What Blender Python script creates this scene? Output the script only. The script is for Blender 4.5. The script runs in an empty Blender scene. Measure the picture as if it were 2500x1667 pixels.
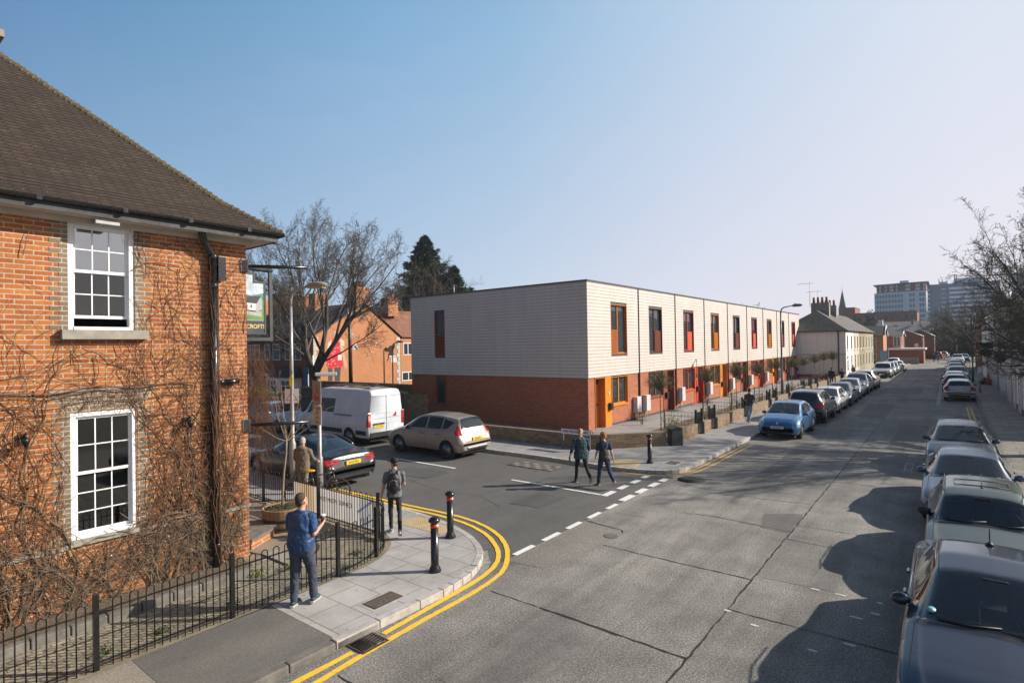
import bpy, bmesh, math, random
import numpy as np
from mathutils import Vector, Matrix, Euler
S=bpy.context.scene
COL=S.collection
PI=math.pi
R=math.radians
rnd=random.Random(7)

# ---------------------------------------------------------------- helpers
class MB:
    def __init__(s): s.v=[]; s.f=[]; s.m=[]; s.sm=[]
    def add(s,vs,fs,mi=0,sm=False):
        o=len(s.v); s.v.extend([tuple(p) for p in vs])
        for f in fs: s.f.append(tuple(i+o for i in f)); s.m.append(mi); s.sm.append(sm)
        return s
    def box(s,x0,x1,y0,y1,z0,z1,mi=0):
        if x0>x1:x0,x1=x1,x0
        if y0>y1:y0,y1=y1,y0
        if z0>z1:z0,z1=z1,z0
        return s.add([(x0,y0,z0),(x1,y0,z0),(x1,y1,z0),(x0,y1,z0),(x0,y0,z1),(x1,y0,z1),(x1,y1,z1),(x0,y1,z1)],
          [(0,3,2,1),(4,5,6,7),(0,1,5,4),(1,2,6,5),(2,3,7,6),(3,0,4,7)],mi)
    def obox(s,c,ux,uy,hx,hy,z0,z1,mi=0):
        # oriented box: centre (x,y), unit axis ux, half sizes
        c=Vector((c[0],c[1],0)); ux=Vector((ux[0],ux[1],0)).normalized(); uy=Vector((-ux.y,ux.x,0))
        p=[c+ux*a*hx+uy*b*hy for a,b in ((-1,-1),(1,-1),(1,1),(-1,1))]
        return s.add([(q.x,q.y,z0) for q in p]+[(q.x,q.y,z1) for q in p],[(0,3,2,1),(4,5,6,7),(0,1,5,4),(1,2,6,5),(2,3,7,6),(3,0,4,7)],mi)
    def prism(s,poly,z0,z1,mi=0):
        n=len(poly); a=sum(poly[i][0]*poly[(i+1)%n][1]-poly[(i+1)%n][0]*poly[i][1] for i in range(n))
        if a<0: poly=poly[::-1]
        s.add([(p[0],p[1],z0) for p in poly]+[(p[0],p[1],z1) for p in poly],
          [tuple(range(n-1,-1,-1)),tuple(range(n,2*n))]+[(i,(i+1)%n,(i+1)%n+n,i+n) for i in range(n)],mi)
        return s
    def sheet(s,poly,z,mi=0):
        n=len(poly); a=sum(poly[i][0]*poly[(i+1)%n][1]-poly[(i+1)%n][0]*poly[i][1] for i in range(n))
        if a<0: poly=poly[::-1]
        s.add([(p[0],p[1],z) for p in poly],[tuple(range(n))],mi); return s
    def tube(s,pts,rad,n=8,mi=0,caps=True,sm=True):
        pts=[Vector(p) for p in pts]; m=len(pts)
        if not hasattr(rad,'__len__'): rad=[rad]*m
        vs=[]; up=None
        for i,p in enumerate(pts):
            if i==0: t=pts[1]-p
            elif i==m-1: t=p-pts[i-1]
            else: t=(pts[i+1]-pts[i-1])
            if t.length<1e-9: t=Vector((0,0,1))
            t.normalize()
            if up is None:
                up=Vector((0,0,1)) if abs(t.z)<.9 else Vector((1,0,0))
            a=t.cross(up)
            if a.length<1e-6: a=t.cross(Vector((0.3,1,0.2)))
            a.normalize(); b=t.cross(a).normalized(); up=-b if False else a.cross(t).normalized()
            for k in range(n):
                th=2*PI*k/n; q=p+(a*math.cos(th)+b*math.sin(th))*rad[i]; vs.append((q.x,q.y,q.z))
        fs=[]
        for i in range(m-1):
            for k in range(n):
                fs.append((i*n+k,i*n+(k+1)%n,(i+1)*n+(k+1)%n,(i+1)*n+k))
        if caps: fs.append(tuple(range(n-1,-1,-1))); fs.append(tuple((m-1)*n+k for k in range(n)))
        return s.add(vs,fs,mi,sm)
    def lathe(s,prof,c=(0,0,0),n=20,mi=0,sm=True):
        # prof: list of (r,z)
        vs=[]
        for r,z in prof:
            for k in range(n):
                th=2*PI*k/n; vs.append((c[0]+r*math.cos(th),c[1]+r*math.sin(th),c[2]+z))
        fs=[]
        for i in range(len(prof)-1):
            for k in range(n): fs.append((i*n+k,i*n+(k+1)%n,(i+1)*n+(k+1)%n,(i+1)*n+k))
        fs.append(tuple(range(n-1,-1,-1))); fs.append(tuple((len(prof)-1)*n+k for k in range(n)))
        return s.add(vs,fs,mi,sm)
    def ball(s,c,r,n=12,mi=0):
        rx,ry,rz=(r,r,r) if not hasattr(r,'__len__') else r
        vs=[];m=max(4,n//2)
        for i in range(m+1):
            ph=PI*i/m
            for k in range(n):
                th=2*PI*k/n; vs.append((c[0]+rx*math.sin(ph)*math.cos(th),c[1]+ry*math.sin(ph)*math.sin(th),c[2]-rz*math.cos(ph)))
        fs=[]
        for i in range(m):
            for k in range(n): fs.append((i*n+k,i*n+(k+1)%n,(i+1)*n+(k+1)%n,(i+1)*n+k))
        return s.add(vs,fs,mi,True)
    def ribbon(s,pts,w,z,mi=0,jit=0,rng=None):
        P=[Vector((p[0],p[1])) for p in pts]; vs=[]
        for i,p in enumerate(P):
            t=(P[min(i+1,len(P)-1)]-P[max(i-1,0)]).normalized(); nrm=Vector((-t.y,t.x))
            j=(rng.uniform(-jit,jit) if rng else 0); j2=(rng.uniform(-jit,jit) if rng else 0)
            a=p+nrm*(w/2+j); b=p-nrm*(w/2+j2)
            vs+= [(a.x,a.y,z),(b.x,b.y,z)]
        fs=[(2*i,2*i+1,2*i+3,2*i+2) for i in range(len(P)-1)]
        return s.add(vs,fs,mi)
    def build(s,name,mats,parent=None,loc=None,rz=0):
        me=bpy.data.meshes.new(name); me.from_pydata(s.v,[],s.f)
        if not isinstance(mats,(list,tuple)): mats=[mats]
        for m in mats: me.materials.append(m)
        if len(mats)>1 or any(s.m): me.polygons.foreach_set('material_index',s.m)
        if any(s.sm): me.polygons.foreach_set('use_smooth',s.sm)
        me.update()
        o=bpy.data.objects.new(name,me); COL.objects.link(o)
        if parent is not None: o.parent=parent
        if loc is not None: o.location=loc
        if rz: o.rotation_euler=(0,0,rz)
        return o
def tag(o,label=None,cat=None,group=None,kind=None):
    if label:o['label']=label
    if cat:o['category']=cat
    if group:o['group']=group
    if kind:o['kind']=kind
    return o
def struct(name,mb,m,label=None,loc=None):
    o=mb.build(name,m,loc=loc); o['kind']='structure'
    if label:o['label']=label
    return o
def thing(name,label,cat,loc=(0,0,0),rz=0,group=None):
    o=bpy.data.objects.new(name,None); COL.objects.link(o); o.location=loc; o.rotation_euler=(0,0,rz); o.empty_display_size=.2
    return tag(o,label,cat,group)
def dup(root,loc=None,rz=None,label=None,group=None,scale=None):
    def cp(o,par):
        c=o.copy(); COL.objects.link(c)
        if par is not None: c.parent=par
        for ch in kids(o): cp(ch,c)
        return c
    r=cp(root,None)
    if loc is not None: r.location=loc
    if rz is not None: r.rotation_euler=(0,0,rz)
    if label: r['label']=label
    if group: r['group']=group
    if scale: r.scale=(scale,)*3 if not hasattr(scale,'__len__') else scale
    return r
def kids(o): return [c for c in COL.objects if c.parent==o]
def gbevel(o,w=.01,seg=2):
    m=o.modifiers.new('b','BEVEL'); m.width=w; m.segments=seg; m.limit_method='ANGLE'; m.angle_limit=R(35); return o
def flip_smooth(poly,it=2):
    for _ in range(it):
        q=[poly[0]]
        for a,b in zip(poly,poly[1:]):
            q.append((a[0]*.75+b[0]*.25,a[1]*.75+b[1]*.25)); q.append((a[0]*.25+b[0]*.75,a[1]*.25+b[1]*.75))
        q.append(poly[-1]); poly=q
    return poly
def offset_line(P,d):
    P=[Vector(p) for p in P]; out=[]
    for i,p in enumerate(P):
        t=(P[min(i+1,len(P)-1)]-P[max(i-1,0)]).normalized(); out.append((p.x-t.y*d,p.y+t.x*d))
    return out
def resample(P,step):
    out=[P[0]]
    for a,b in zip(P,P[1:]):
        L=math.dist(a,b); n=max(1,int(round(L/step)))
        for i in range(1,n+1): out.append(tuple(a[k]+(b[k]-a[k])*i/n for k in range(len(a))))
    return out
ALB=.75
_txt={}
def text_mesh(s,size=1.0,ext=0.002,align='CENTER',bold=0):
    cu=bpy.data.curves.new('t','FONT'); cu.body=s; cu.size=size; cu.extrude=ext; cu.align_x=align; cu.align_y='CENTER'; cu.offset=bold
    o=bpy.data.objects.new('t',cu); COL.objects.link(o)
    dg=bpy.context.evaluated_depsgraph_get(); dg.update()
    me=bpy.data.meshes.new_from_object(o.evaluated_get(dg)); 
    bpy.data.objects.remove(o); bpy.data.curves.remove(cu)
    return me
def text_obj(name,s,size,m,parent,loc,rot,ext=.002,align='CENTER',bold=0,sx=1):
    me=text_mesh(s,size,ext,align,bold); me.materials.clear(); me.materials.append(m)
    o=bpy.data.objects.new(name,me); COL.objects.link(o); o.parent=parent; o.location=loc; o.rotation_euler=rot; o.scale=(sx,1,1)
    return o

# ---------------------------------------------------------------- materials
class NT:
    def __init__(s,name):
        s.m=bpy.data.materials.new(name); s.m.use_nodes=True; s.t=s.m.node_tree; s.b=s.t.nodes['Principled BSDF']; s.out=s.t.nodes['Material Output']
    def n(s,t,**k):
        x=s.t.nodes.new(t)
        for a,b in k.items(): setattr(x,a,b)
        return x
    def l(s,a,b): s.t.links.new(a,b)
    def set(s,nm,v): s.b.inputs[nm].default_value=v
    def obj(s,scale=(1,1,1)):
        c=s.n('ShaderNodeTexCoord'); mp=s.n('ShaderNodeMapping'); mp.inputs['Scale'].default_value=scale
        s.l(c.outputs['Object'],mp.inputs['Vector']); return mp.outputs['Vector']
    def noise(s,vec,scale,detail=4,rough=.6,dist=0):
        x=s.n('ShaderNodeTexNoise'); x.inputs['Scale'].default_value=scale; x.inputs['Detail'].default_value=detail; x.inputs['Roughness'].default_value=rough; x.inputs['Distortion'].default_value=dist
        if vec is not None: s.l(vec,x.inputs['Vector'])
        return x.outputs['Fac']
    def ramp(s,fac,stops):
        x=s.n('ShaderNodeValToRGB'); e=x.color_ramp.elements
        while len(e)<len(stops): e.new(.5)
        for i,(p,c) in enumerate(stops):
            e[i].position=p; e[i].color=(c,c,c,1) if not hasattr(c,'__len__') else (*c,1)[:4]
        s.l(fac,x.inputs['Fac']); return x.outputs['Color']
    def mix(s,a,b,fac,mode='MIX'):
        x=s.n('ShaderNodeMix',data_type='RGBA',blend_type=mode)
        for sock,v in ((x.inputs[6],a),(x.inputs[7],b)):
            if hasattr(v,'is_output'): s.l(v,sock)
            else: sock.default_value=(*v,1)[:4]
        if hasattr(fac,'is_output'): s.l(fac,x.inputs[0])
        else: x.inputs[0].default_value=fac
        return x.outputs[2]
    def math(s,op,a,b=0):
        x=s.n('ShaderNodeMath',operation=op)
        for i,v in enumerate((a,b)):
            if hasattr(v,'is_output'): s.l(v,x.inputs[i])
            else: x.inputs[i].default_value=v
        return x.outputs[0]
    def bump(s,h,strength=.3,dist=.01):
        x=s.n('ShaderNodeBump'); x.inputs['Strength'].default_value=strength; x.inputs['Distance'].default_value=dist
        s.l(h,x.inputs['Height']); s.l(x.outputs['Normal'],s.b.inputs['Normal'])
    def col(s,c): s.l(c,s.b.inputs['Base Color'])
def mat(name,c,rough=.6,metal=0,nscale=4,namt=.15,bscale=0,bstr=.2,coat=0,spec=None):
    c=tuple(x*ALB for x in c); t=NT(name); t.set('Roughness',rough); t.set('Metallic',metal)
    if coat: t.set('Coat Weight',coat); t.set('Coat Roughness',.03)
    if spec is not None: t.set('Specular IOR Level',spec)
    v=t.obj()
    if namt:
        f=t.noise(v,nscale,5)
        lo=tuple(x*(1-namt*1.6) for x in c); hi=tuple(min(1,x*(1+namt*1.2)) for x in c)
        t.col(t.ramp(f,[(.3,lo),(.7,hi)]))
        if rough>.25:
            r=t.ramp(t.noise(v,nscale*3,3),[(.3,max(0,rough-.1)),(.7,min(1,rough+.1))]); t.l(r,t.b.inputs['Roughness'])
    else: t.set('Base Color',(*c,1))
    if bscale: t.bump(t.noise(v,bscale,4),bstr,.01)
    return t.m
def brick(name,c1,c2,mortar,bw=.225,bh=.075,ms=.010,grime=.25,rough=.85,dark=None,bump=.5):
    c1,c2,mortar=[tuple(x*ALB for x in q) for q in (c1,c2,mortar)]; t=NT(name); t.set('Roughness',rough)
    c=t.n('ShaderNodeTexCoord'); sp=t.n('ShaderNodeSeparateXYZ'); t.l(c.outputs['Object'],sp.inputs[0])
    cb=t.n('ShaderNodeCombineXYZ'); t.l(t.math('ADD',sp.outputs[0],sp.outputs[1]),cb.inputs[0]); t.l(sp.outputs[2],cb.inputs[1])
    # wobble
    b=t.n('ShaderNodeTexBrick'); b.offset=.5; b.inputs['Scale'].default_value=1; b.inputs['Brick Width'].default_value=bw; b.inputs['Row Height'].default_value=bh
    b.inputs['Mortar Size'].default_value=ms; b.inputs['Mortar Smooth'].default_value=.15; b.inputs['Bias'].default_value=0
    b.inputs['Color1'].default_value=(*c1,1); b.inputs['Color2'].default_value=(*c2,1); b.inputs['Mortar'].default_value=(*mortar,1)
    ns=t.n('ShaderNodeTexNoise'); ns.inputs['Scale'].default_value=9; t.l(cb.outputs[0],ns.inputs['Vector'])
    vm=t.n('ShaderNodeVectorMath',operation='SCALE'); vm.inputs['Scale'].default_value=.008; t.l(ns.outputs['Color'],vm.inputs[0])
    va=t.n('ShaderNodeVectorMath',operation='ADD'); t.l(cb.outputs[0],va.inputs[0]); t.l(vm.outputs[0],va.inputs[1]); t.l(va.outputs[0],b.inputs['Vector'])
    col=b.outputs['Color']
    v=c.outputs['Object']
    g=t.noise(v,.9,6,.7); col=t.mix(col,t.ramp(g,[(.25,1-grime),(.75,1.0+grime*.4)]),1.0,'MULTIPLY')
    g2=t.noise(v,28,3,.7); col=t.mix(col,t.ramp(g2,[(.2,.72),(.8,1.25)]),1.0,'MULTIPLY')
    if dark is not None: # odd vitrified bricks
        b2=t.n('ShaderNodeTexWhiteNoise'); 
    t.col(col)
    h=t.math('SUBTRACT',t.math('MULTIPLY',g2,.3),b.outputs['Fac'])
    t.bump(h,bump,.006)
    return t.m
M={}
def asphalt(name,c,speck=.5,patch=.2,scale=260,bs=.5):
    c=tuple(x*ALB for x in c); t=NT(name); t.set('Roughness',.85); v=t.obj()
    n1=t.noise(v,scale,2,.8); n2=t.noise(v,1.1,6,.65); n3=t.noise(v,.25,3,.5); n4=t.noise(v,34,4,.8); n5=t.noise(v,95,2,.7)
    base=t.ramp(n1,[(.36,tuple(x*(1-speck*.85) for x in c)),(.5,c),(.64,tuple(min(1,x*(1+speck*1.6)) for x in c))])
    base=t.mix(base,t.ramp(n4,[(.40,1-speck*.72),(.5,.97),(.61,1+speck*.95)]),1,'MULTIPLY'); base=t.mix(base,t.ramp(n5,[(.40,1-speck*.6),(.60,1+speck*.7)]),1,'MULTIPLY')
    base=t.mix(base,t.ramp(n2,[(.3,1-patch),(.5,1.0),(.72,1+patch)]),1,'MULTIPLY')
    base=t.mix(base,t.ramp(n3,[(.35,1-patch*.8),(.65,1+patch*.6)]),1,'MULTIPLY')
    v2=t.obj((.9,.07,1)); n6=t.noise(v2,1.6,5,.7,.4); base=t.mix(base,t.ramp(n6,[(.36,1-patch*.75),(.5,1),(.66,1+patch*.8)]),1,'MULTIPLY'); n7=t.noise(v,3.2,5,.75,.6); base=t.mix(base,t.ramp(n7,[(.28,.62),(.36,1.0)]),1,'MULTIPLY')
    t.col(base); t.bump(n1,bs,.004); return t.m
M['road']=asphalt('worn_road',(.206,.196,.180),.68,.27,210,.8)
M['road2']=asphalt('smooth_asphalt',(.118,.114,.110),.28,.12,300,.35)
M['road2b']=asphalt('side_road_patch',(.092,.090,.087),.3,.15,300,.35)
M['road_old']=asphalt('old_grey_road',(.205,.196,.182),.4,.28,240,.5)
M['patchA']=asphalt('road_patch',(.135,.130,.123),.3,.15,280,.3)
M['patchB']=asphalt('road_patch_pink',(.215,.196,.172),.5,.12,240,.5)
M['tarpave']=asphalt('tarmac_pavement',(.165,.158,.145),.25,.15,300,.4)
M['concpave']=asphalt('concrete_pavement',(.32,.285,.235),.3,.15,200,.4)
M['ground']=asphalt('ground',(.10,.10,.085),.3,.3,40,.3)
M['joint']=mat('tar_joint',(.022,.021,.02),.8,namt=.3)
M['kerb']=mat('kerb_stone',(.52,.485,.455),.8,nscale=6,namt=.16,bscale=80,bstr=.4)
M['kerb_old']=mat('kerb_stone_old',(.19,.175,.155),.85,nscale=5,namt=.25,bscale=60,bstr=.6)
def paving(name,c,w,h,ms,off=.5,amt=.1,mort=.25,rot=False):
    c=tuple(x*ALB for x in c); t=NT(name); t.set('Roughness',.75)
    co=t.n('ShaderNodeTexCoord'); b=t.n('ShaderNodeTexBrick'); b.offset=off
    if rot:
        mp=t.n('ShaderNodeMapping'); mp.inputs['Rotation'].default_value=(0,0,PI/2); t.l(co.outputs['Object'],mp.inputs[0]); t.l(mp.outputs[0],b.inputs['Vector'])
    else: t.l(co.outputs['Object'],b.inputs['Vector'])
    b.inputs['Scale'].default_value=1; b.inputs['Brick Width'].default_value=w; b.inputs['Row Height'].default_value=h; b.inputs['Mortar Size'].default_value=ms; b.inputs['Mortar Smooth'].default_value=0
    b.inputs['Color1'].default_value=(*[x*(1-amt) for x in c],1); b.inputs['Color2'].default_value=(*[x*(1+amt) for x in c],1); b.inputs['Mortar'].default_value=(*[x*mort for x in c],1)
    v=co.outputs['Object']; n1=t.noise(v,2,6,.65); n2=t.noise(v,120,2,.7)
    col=t.mix(b.outputs['Color'],t.ramp(n1,[(.3,.82),(.7,1.15)]),1,'MULTIPLY'); col=t.mix(col,t.ramp(n2,[(.3,.85),(.7,1.12)]),1,'MULTIPLY'); n3=t.noise(v,11,2,.5); col=t.mix(col,t.ramp(n3,[(.27,.62),(.31,1.0)]),1,'MULTIPLY'); n4=t.noise(v,.6,4,.6,.5); col=t.mix(col,t.ramp(n4,[(.35,.86),(.6,1.04)]),1,'MULTIPLY')
    t.col(col); t.bump(t.math('SUBTRACT',t.math('MULTIPLY',n2,.3),b.outputs['Fac']),.4,.006); return t.m
M['flags']=paving('paving_flags',(.47,.45,.435),.63,.60,.006,.4,.06)
M['flags2']=paving('paving_flags_far',(.36,.35,.35),.9,.6,.006,.5,.05,rot=True)
M['flags_old']=paving('old_flags',(.27,.245,.215),.75,.6,.012,.5,.18)
M['blocks']=paving('forecourt_blocks',(.37,.325,.24),.21,.105,.012,.5,.2,.45,rot=True)
M['soil']=mat('soil',(.17,.125,.085),.95,nscale=25,namt=.5,bscale=30,bstr=1)
M['yellow']=None
def paint(name,c,under,amount=.42):
    t=NT(name); t.set('Roughness',.7); v=t.obj(); n=t.noise(v,90,4,.75); n2=t.noise(v,3,3)
    w=t.ramp(t.math('ADD',n,t.math('MULTIPLY',n2,.25)),[(amount-.04,0),(amount+.02,1)])
    cc=t.mix(c,tuple(x*.78 for x in c),t.ramp(t.noise(v,14,4),[(.4,0),(.7,1)]))
    t.col(t.mix(under,cc,w)); t.bump(n,.3,.003); return t.m
M['yellow']=paint('yellow_paint',(.80,.50,.035),(.22,.19,.13),.475)
M['yellow_worn']=paint('yellow_paint_worn',(.62,.40,.09),(.15,.14,.12),.56)
M['white_line']=paint('white_paint',(.74,.73,.71),(.14,.14,.14),.42)
M['white_worn']=paint('white_paint_worn',(.60,.60,.60),(.17,.165,.155),.56)
# bricks
M['pub_brick']=brick('pub_brick',(.40,.100,.022),(.56,.205,.046),(.60,.44,.31),.232,.0765,.0095,.30)
M['pub_brick_grey']=brick('pub_brick_grey',(.22,.165,.115),(.30,.23,.165),(.60,.48,.37),.232,.0765,.0085,.25)
M['t_brick']=brick('terrace_brick',(.42,.105,.042),(.54,.165,.068),(.46,.29,.20),.225,.075,.006,.12)
M['wall_brick']=brick('garden_wall_brick',(.27,.17,.095),(.47,.32,.19),(.17,.14,.11),.225,.075,.010,.3)
M['m_brick']=brick('orange_brick',(.56,.20,.075),(.66,.265,.105),(.60,.40,.26),.225,.075,.007,.15)
M['r_brick']=brick('dark_red_brick',(.26,.065,.035),(.34,.095,.05),(.24,.15,.11),.225,.075,.006,.2)
M['far_brick']=brick('far_brick',(.33,.10,.055),(.38,.13,.07),(.3,.2,.15),.225,.075,.006,.15)
def streaky(name,c,amt=.12,rough=.7,panel=0):
    c=tuple(x*ALB for x in c); t=NT(name); t.set('Roughness',rough); v=t.obj((3.2,3.2,.22)); a=t.noise(v,1.0,5,.65); b=t.noise(t.obj(),.55,5,.6); d=t.noise(t.obj(),30,3,.7)
    col=t.mix(t.ramp(a,[(.32,tuple(x*(1-amt) for x in c)),(.55,c),(.8,tuple(min(1,x*(1+amt*.35)) for x in c))]),t.ramp(b,[(.3,1-amt*.8),(.6,1.0)]),1,'MULTIPLY'); col=t.mix(col,t.ramp(d,[(.3,.95),(.7,1.03)]),1,'MULTIPLY')
    if panel:
        co_=t.n('ShaderNodeTexCoord'); sp=t.n('ShaderNodeSeparateXYZ'); t.l(co_.outputs['Object'],sp.inputs[0]); cb=t.n('ShaderNodeCombineXYZ'); t.l(t.math('FLOOR',t.math('DIVIDE',t.math('ADD',sp.outputs[0],sp.outputs[1]),panel)),cb.inputs[0]); t.l(t.math('FLOOR',t.math('DIVIDE',sp.outputs[2],.1625)),cb.inputs[1]); wn_=t.n('ShaderNodeTexWhiteNoise'); t.l(cb.outputs[0],wn_.inputs['Vector']); col=t.mix(col,t.ramp(wn_.outputs['Value'],[(0,.975),(1,1.015)]),1,'MULTIPLY')
    t.col(col); return t.m
M['clad']=streaky('cladding_board',(.80,.725,.675),.08,.6,0)
M['clad_back']=mat('cladding_gap',(.12,.11,.105),.8,namt=.1)
M['blackmet']=mat('black_metal',(.012,.012,.013),.4,nscale=30,namt=.3)
M['cap']=mat('grey_coping',(.08,.085,.095),.5,namt=.1)
M['glass']=None
def glass(name,c=(.015,.02,.025),rough=.02,ior=1.6):
    t=NT(name); t.set('Base Color',(*c,1)); t.set('Roughness',rough); t.set('IOR',ior); t.set('Specular IOR Level',.7)
    v=t.obj(); t.bump(t.noise(v,.7,2),.02,.05); return t.m
M['glass']=glass('window_glass',(.035,.04,.045))
M['carglass']=glass('car_glass',(.012,.016,.02),.03)
def thin_glass(name,tint=(.45,.5,.5),gain=1.5):
    t=NT(name); nt=t.t; nt.nodes.remove(t.b)
    tr=t.n('ShaderNodeBsdfTransparent'); tr.inputs[0].default_value=(*tint,1)
    gl=t.n('ShaderNodeBsdfGlossy'); gl.inputs['Roughness'].default_value=.02; gl.inputs[0].default_value=(1,1,1,1)
    fr=t.n('ShaderNodeFresnel'); fr.inputs['IOR'].default_value=1.55
    mx=t.n('ShaderNodeMixShader'); t.l(t.math('MULTIPLY',fr.outputs[0],gain),mx.inputs[0]); t.l(tr.outputs[0],mx.inputs[1]); t.l(gl.outputs[0],mx.inputs[2]); t.l(mx.outputs[0],t.out.inputs['Surface'])
    return t.m
M['carglass_clear']=thin_glass('car_glass_clear',(.42,.47,.48))
M['winglass_clear']=thin_glass('clear_glass',(.8,.83,.83))
M['white']=mat('white_paintwork',(.98,.98,.99),.4,nscale=3,namt=.04)
M['render']=streaky('cream_render',(1.12,1.02,.90),.14,.85)
M['render2']=mat('peach_render',(.72,.60,.47),.85,nscale=.7,namt=.08)
M['render3']=mat('ochre_render',(.34,.28,.15),.85,nscale=.9,namt=.15)
M['render4']=mat('olive_render',(.42,.37,.25),.85,nscale=.9,namt=.12)
M['whiterender']=streaky('white_render',(1.05,1.04,1.01),.22,.8)
M['stone']=mat('stone',(.36,.33,.28),.85,nscale=5,namt=.15,bscale=40,bstr=.3)
M['orange']=mat('orange_panel',(.80,.28,.012),.45,nscale=2,namt=.03)
M['orangedk']=mat('orange_timber',(.58,.17,.02),.5,nscale=6,namt=.12)
M['brownp']=mat('brown_panel',(.28,.065,.022),.5,namt=.05)
M['browndk']=mat('brown_timber',(.09,.028,.02),.5,nscale=6,namt=.15)
M['red']=mat('red_panel',(.66,.062,.006),.65,namt=.03)
M['reddk']=mat('red_timber',(.44,.026,.006),.5,namt=.08)
M['amber']=mat('amber_panel',(.74,.26,.015),.45,namt=.04)
M['plinth']=mat('grey_plinth',(.07,.075,.08),.85,namt=.15)
M['lilacbox']=mat('meter_box_plastic',(.72,.68,.69),.5,namt=.05)
M['lilacbox_side']=mat('meter_box_side',(.36,.30,.29),.6,namt=.05)
M['wood']=mat('weathered_timber',(.27,.19,.115),.85,nscale=8,namt=.25,bscale=60)
M['fencewood']=mat('fence_timber',(.22,.17,.10),.9,nscale=5,namt=.25,bscale=50)
M['galv']=mat('galvanised_steel',(.42,.43,.44),.45,metal=.5,nscale=6,namt=.12)
M['greypost']=mat('grey_post_paint',(.12,.145,.18),.45,namt=.08)
M['terracotta']=mat('terracotta',(.42,.13,.07),.8,nscale=5,namt=.2)
# ---------------------------------------------------------------- camera, world, sun
CW=Matrix(((0.788073,0.01935534,0.61527743),(0.61533251,0.00367363,-0.7882591),(-0.01751732,0.99980592,-0.00901488)))
cam=bpy.data.cameras.new('camera'); co=bpy.data.objects.new('camera',cam); COL.objects.link(co); S.camera=co
cam.sensor_width=36; cam.lens=19.7056; cam.clip_start=.1; cam.clip_end=3000
mw=CW.to_4x4(); mw.translation=(0,0,4.2); co.matrix_world=mw
SUN_AZ=math.atan2(.75,.66); SUN_EL=R(29)
w=bpy.data.worlds.new('World'); S.world=w; w.use_nodes=True
sky=w.node_tree.nodes.new('ShaderNodeTexSky'); sky.sky_type='NISHITA'; sky.sun_disc=False; sky.sun_elevation=SUN_EL; sky.sun_rotation=SUN_AZ
sky.air_density=1.0; sky.dust_density=1.0; sky.ozone_density=1.6; sky.altitude=20
wt=w.node_tree; wn=wt.nodes; wl=wt.links.new
def wm(op,a,b=0.0,clamp=False):
    x=wn.new('ShaderNodeMath'); x.operation=op; x.use_clamp=clamp
    for i,v in enumerate((a,b)):
        if hasattr(v,'is_output'): wl(v,x.inputs[i])
        else: x.inputs[i].default_value=v
    return x.outputs[0]
def wramp(f,st):
    x=wn.new('ShaderNodeValToRGB'); e=x.color_ramp.elements
    while len(e)<len(st): e.new(.5)
    for i,(p,c) in enumerate(st): e[i].position=p; e[i].color=(*c,1)
    wl(f,x.inputs['Fac']); return x.outputs['Color']
def wmix(a,b,f):
    x=wn.new('ShaderNodeMix'); x.data_type='RGBA'
    for sck,v in ((x.inputs[6],a),(x.inputs[7],b),(x.inputs[0],f)):
        if hasattr(v,'is_output'): wl(v,sck)
        else: sck.default_value=v
    return x.outputs[2]
tc=wn.new('ShaderNodeTexCoord'); sx=wn.new('ShaderNodeSeparateXYZ'); wl(tc.outputs['Generated'],sx.inputs[0])
hl=wm('SQRT',wm('ADD',wm('MULTIPLY',sx.outputs[0],sx.outputs[0]),wm('MULTIPLY',sx.outputs[1],sx.outputs[1])))
az=wm('DIVIDE',wm('ADD',wm('MULTIPLY',sx.outputs[0],.75),wm('MULTIPLY',sx.outputs[1],.66)),wm('MAXIMUM',hl,.001))
azf=wm('MULTIPLY',wm('ADD',az,1.0),.5)
hor=wramp(azf,[(.0,(.15,.185,.26)),(.17,(.30,.40,.55)),(.2,(.40,.57,.78)),(.53,(.68,.745,.87)),(.70,(.86,.82,.90)),(.87,(.93,.85,.90)),(1,(1.0,.90,.90))])
hi=wramp(azf,[(.0,(.045,.075,.14)),(.17,(.10,.24,.48)),(.25,(.135,.315,.54)),(.42,(.24,.45,.70)),(.53,(.31,.52,.75)),(.70,(.52,.67,.85)),(.84,(.72,.80,.92)),(1,(.78,.82,.9))])
zf=wm('POWER',wm('DIVIDE',wm('MAXIMUM',sx.outputs[2],0.0),.50,True),.85)
g1=wmix(hor,hi,zf)
zz=wm('DIVIDE',wm('SUBTRACT',sx.outputs[2],.5),.5,True)
g2=wmix(g1,(.05,.11,.24,1),zz)
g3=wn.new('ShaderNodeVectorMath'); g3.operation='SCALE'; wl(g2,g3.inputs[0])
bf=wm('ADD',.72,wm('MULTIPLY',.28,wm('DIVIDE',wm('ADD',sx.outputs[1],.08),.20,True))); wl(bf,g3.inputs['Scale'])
sc=wn.new('ShaderNodeVectorMath'); sc.operation='SCALE'; sc.inputs['Scale'].default_value=.10; wl(sky.outputs[0],sc.inputs[0])
nz=wn.new('ShaderNodeTexNoise'); nz.inputs['Scale'].default_value=2.2; nz.inputs['Detail'].default_value=7; nz.inputs['Roughness'].default_value=.6; mpw=wn.new('ShaderNodeMapping'); mpw.inputs['Scale'].default_value=(1,1,3.5); wl(tc.outputs['Generated'],mpw.inputs[0]); wl(mpw.outputs[0],nz.inputs['Vector'])
wisp=wm('MULTIPLY',wm('SUBTRACT',nz.outputs['Fac'],.52,True),.28,True)
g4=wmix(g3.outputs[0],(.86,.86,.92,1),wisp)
fin=wmix(g4,sc.outputs[0],.08)
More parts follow.
